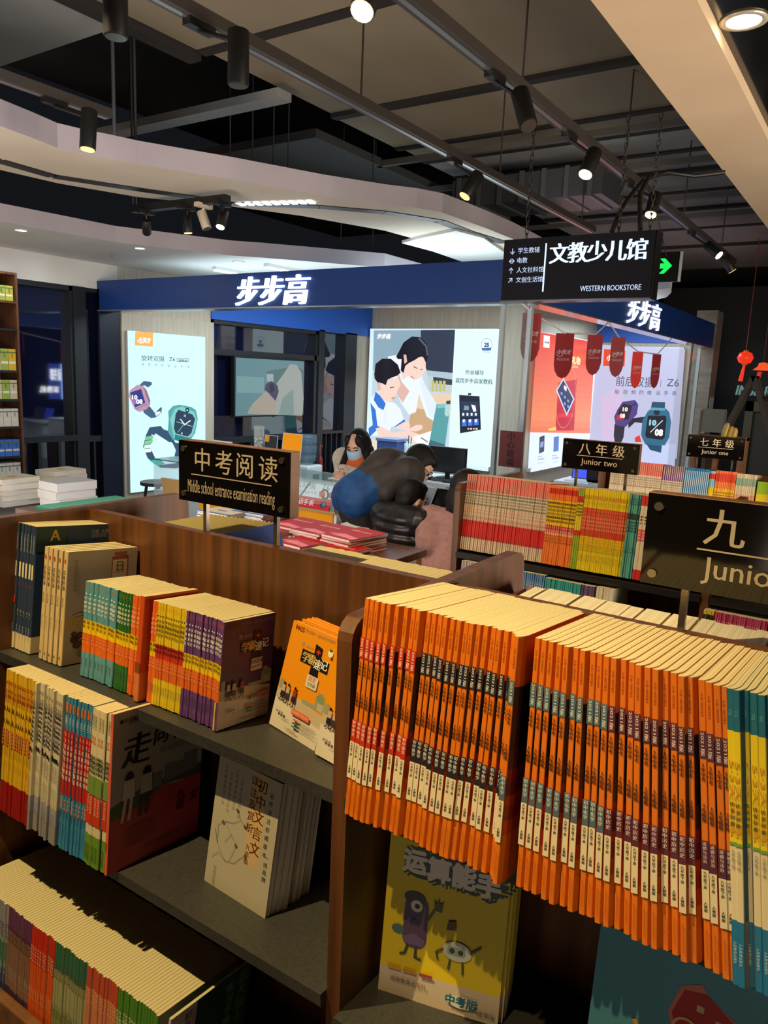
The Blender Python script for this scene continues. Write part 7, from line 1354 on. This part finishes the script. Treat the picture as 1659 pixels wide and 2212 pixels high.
# white table with laptops in the right booth (seen under the Junior two sign)
Yq = 7.2; zq = onY(1285, 1046, Yq).z; xa, xb = lineX(1200, Yq, zq), lineX(1345, Yq, zq); t = thing('laptop_table', 'white table with open laptops below the Junior two sign', 'table', ((xa + xb)/2, Yq, 0)); L = (xb - xa)/2; m = MB(); m.box((-L, -.05, zq - .03), (L, .6, zq), WHT); m.build('table_top', t); m = MB(); m.box((-L + .05, .0, 0), (L - .05, .5, zq - .03), WHT); m.build('base', t)
for k, (px_, c_, yw) in enumerate(((1265, (70, 90, 240), .0), (1300, (36, 38, 46), .4), (1322, (40, 40, 44), .1))):
    t = thing('laptop', ['open laptop with glowing blue screen', 'dark tablet laptop tilted beside the blue screen', 'rightmost dark laptop on the white table'][k], 'laptop', (lineX(px_, Yq + .2, zq), Yq + .2, zq + .001), (0, 0, yw)); m = MB(); m.box((-.15, -.2, 0), (.15, 0, .012), C(206, 208, 210)); m.build('keyboard_deck', t); m = MB(); m.prism([(-.15, 0, .012), (.15, 0, .012), (.15, .05, .2), (-.15, .05, .2)], (0, .006, 0), C(30, 30, 34)); m.build('lid', t); m = MB(); m.prism([(-.14, -.002, .02), (.14, -.002, .02), (.14, .045, .192), (-.14, .045, .192)], (0, .002, 0), E(*c_, e=1.0 if k == 0 else .5)); m.build('screen', t)
# ---------------------------------------------------------------- the dark mall at the right
Yf = 15.5
m = MB(); p = onY(1588, 852, Yf); q = onY(1659, 852, Yf); a = Art(m, (p.x, Yf, p.z), (1, 0, 0), (0, 0, 1), .002); a.text('INSING', 0, 0, .235, E(120, 160, 156, e=.55), 'l', .04, width=(q.x - p.x)*1.22, shear=.15)
m.build('shop_lettering', label='dim pale green letters IN SING on the dark shop across the mall', cat='sign')
m = MB(); m.box((-4.0, Yf + .02, 0), (3.0, Yf + .2, 3.4), col((16, 15, 15), .5)); struct(m, 'wall_mall')
p0, p1 = onY(1612, 866, 13.5), onY(1700, 1065, 13.5); t = bpy.data.objects.new('door_1', None); COL.objects.link(t); t['kind'] = 'structure'; t.location = ((p0.x + p1.x)/2, 13.5, 0); w_ = p1.x - p0.x
for (x0_, x1_, z0_, z1_) in ((-w_/2, -w_/2 + .12, 0, p0.z), (w_/2 - .12, w_/2, 0, p0.z), (-w_/2, w_/2, p0.z - .16, p0.z)): m = MB(); m.box((x0_, 0, z0_), (x1_, .12, z1_), col((70, 62, 40), .6)); m.build('frame', t)
m = MB(); m.box((-w_/2 + .12, .05, 0), (w_/2 - .12, .1, p0.z - .16), col((46, 42, 30), .6)); m.build('door_leaf', t)
def lantern(label, px_, py_, Y, r):
    c = onY(px_, py_, Y); t = thing('paper_lantern', label, 'lantern', c, group='red lanterns in the mall'); rd = E(226, 50, 24, e=1.1)
    m = MB(); m.lathe([(r*.3, -r*.78), (r*.75, -r*.6), (r, 0), (r*.75, r*.6), (r*.3, r*.78)], rd, 20); m.build('globe', t); m = MB(); m.tube([(0, 0, -r*.78), (0, 0, -r*.95)], r*.3, C(206, 150, 40), 12); m.tube([(0, 0, r*.78), (0, 0, r*.95)], r*.3, C(206, 150, 40), 12); m.build('collar', t)
    m = MB(); m.tube([(0, 0, -r*.9), (-r*.1, 0, -r*1.6), (-r*.25, 0, -r*3.0)], [r*.12, r*.2, r*.28], rd, 10); m.build('tassel', t); m = MB(); m.tube([(0, 0, r*.9), (0, 0, 4.25 - c.z)], .006, C(150, 60, 40), 5); m.build('hanging_cord', t)
lantern('glowing red round lantern hanging in the dark mall', 1610, 773, 12, .11)
c = onY(1647, 800, 12); t = thing('hat_lamp', 'glowing orange red hat shaped lamp at the right edge', 'lamp', c); m = MB(); m.lathe([(.13, 0), (.07, .05), (.055, .10), (0, .11)], E(232, 84, 40, e=1.1), 16); m.build('shade', t); m = MB(); m.tube([(0, 0, .11), (0, 0, 4.25 - c.z)], .005, C(120, 50, 30), 5); m.build('hanging_cord', t); m = MB(); m.tube([(-.03, 0, -.02), (-.05, 0, -.16)], .03, E(190, 50, 30, e=.8), 8); m.build('tassel', t)
t = thing('step_ladder', 'dark A shaped step ladder below the hat lamp', 'ladder', (onY(1632, 805, 11.8).x, 11.8, 0)); zt_ = onY(1632, 812, 11.8).z; ws = onY(1655, 868, 11.8).x - onY(1610, 868, 11.8).x; z8 = onY(1632, 868, 11.8).z; k = (ws/2)/(zt_ - z8)
for sg in (-1, 1):
    for y in (-.15, .15): m = MB(); m.prism([(-.035, y, zt_), (.035, y, zt_), (.035 + sg*k*zt_, y, 0), (-.035 + sg*k*zt_, y, 0)], (0, .03, 0), col((74, 60, 46), .6)); m.build('rail', t)
for i in range(5): z = zt_*(.15 + .17*i); x = k*(zt_ - z); m = MB(); m.box((x - .03, -.12, z - .015), (x + .03, .15, z + .015), col((60, 50, 40), .6)); m.build('rung', t)
m = MB(); p0, p1 = onX(1517, 858, XR + .03), onX(1512, 912, XR + .03); m.box((-.002, -.14, 0), (.002, .14, p0.z - p1.z), C(196, 196, 206)); m.build('paper_notice', loc=(XR + .03, 11.55, p1.z), label='tall white paper sheet on the stone column', cat='notice')
Yh = 6.3; pz = onY(1585, 945, Yh)
for k, (x0_, y0_, x1_, y1_) in enumerate(((1562, 942, 1573, 914), (1574, 944, 1582, 921), (1583, 944, 1589, 924))):
    a_, b_ = onY(x0_, y0_ + 6, Yh), onY(x1_, y1_, Yh); m = MB(); m.tube([a_, a_.lerp(b_, .3), a_.lerp(b_, .8), b_], [.018, .024, .022, .010], C(196, 160, 70), 12); m.build('wooden_paddle', label='%s upright yellow rounded paddle above the Junior one sign' % ordn(k + 1), cat='paddle', group='yellow rounded paddles')
p0, p1 = onY(1500, 992, 6.4), onY(1606, 1000, 6.4); t = thing('wooden_rack', 'open wooden rack standing behind the Junior one sign', 'rack', ((p0.x + p1.x)/2, 6.4, 0)); w_ = p1.x - p0.x; zt_ = pz.z
for z in (zt_ - .03, zt_ - .33, zt_ - .66): m = MB(); m.box((-w_/2, -.15, z), (w_/2, .15, z + .025), WOODX); m.build('shelf', t)
for x in (-w_/2, -.02, w_/2 - .025): m = MB(); m.box((x, -.15, 0), (x + .025, .15, zt_), WOODX); m.build('side_panel', t)
p = onY(1545, 925, 9.5); t = thing('chair_stack', 'dim folding chairs standing by the stone column', 'chair', (p.x, 9.5, 0)); m = MB(); m.prism([(-.16, 0, p.z - .05), (.1, 0, p.z - .05), (.1, 0, p.z + .22), (-.16, 0, p.z + .22)], (0, .03, 0), C(90, 86, 76)); m.build('backrest', t); m = MB(); m.box((-.2, -.35, .44), (.14, .02, .47), C(80, 76, 68)); m.build('seat', t)
for x in (-.17, .1):
    for y in (-.3, .0): m = MB(); m.tube([(x, y, .45 if y < 0 else p.z + .2), (x, y, 0)], .012, C(70, 66, 60), 6); m.build('leg', t)
t.name = 'folding_chair'
# lit shop sign across the hall: seen only as a reflection in the dark windows
mir = lambda P: Vector((2*(XW - .08) - P.x, P.y, P.z))
def refl(px_, py_, D): d = ray(px_, py_); k = (XW - .08 - CAM.x)/d.x; h_ = CAM + d*k; dd = Vector((-d.x, d.y, d.z)); return h_ + dd*((D - h_.x)/dd.x)
A1, A2 = refl(103, 785, 3.5), refl(153, 862, 3.5); t = thing('shop_display', 'bright blue white shop sign across the hall, mirrored in the left windows', 'sign', (3.5, (A1.y + A2.y)/2, min(A1.z, A2.z))); w_ = abs(A2.y - A1.y); h_ = abs(A1.z - A2.z)
m = MB(); m.box((0, -w_/2, 0), (.1, w_/2, h_), C(40, 44, 60)); m.build('cabinet', t); m = MB(); a = Art(m, (-.003, w_/2, 0), (0, -1, 0), (0, 0, 1), .003); bl = E(60, 80, 190, e=2.2); a.rect(0, 0, w_, h_, bl); a.rect(0, h_*.0, w_*.45, h_, E(150, 190, 255, e=4)); a.text('读书郎', w_*.42, h_*.55, h_*.38, E(240, 246, 255, e=9), 'l', .03, width=w_*.5); a.text('家教机', w_*.55, h_*.2, h_*.2, E(240, 246, 255, e=8), 'l', .03); m.build('lit_face', t, label='lit face')
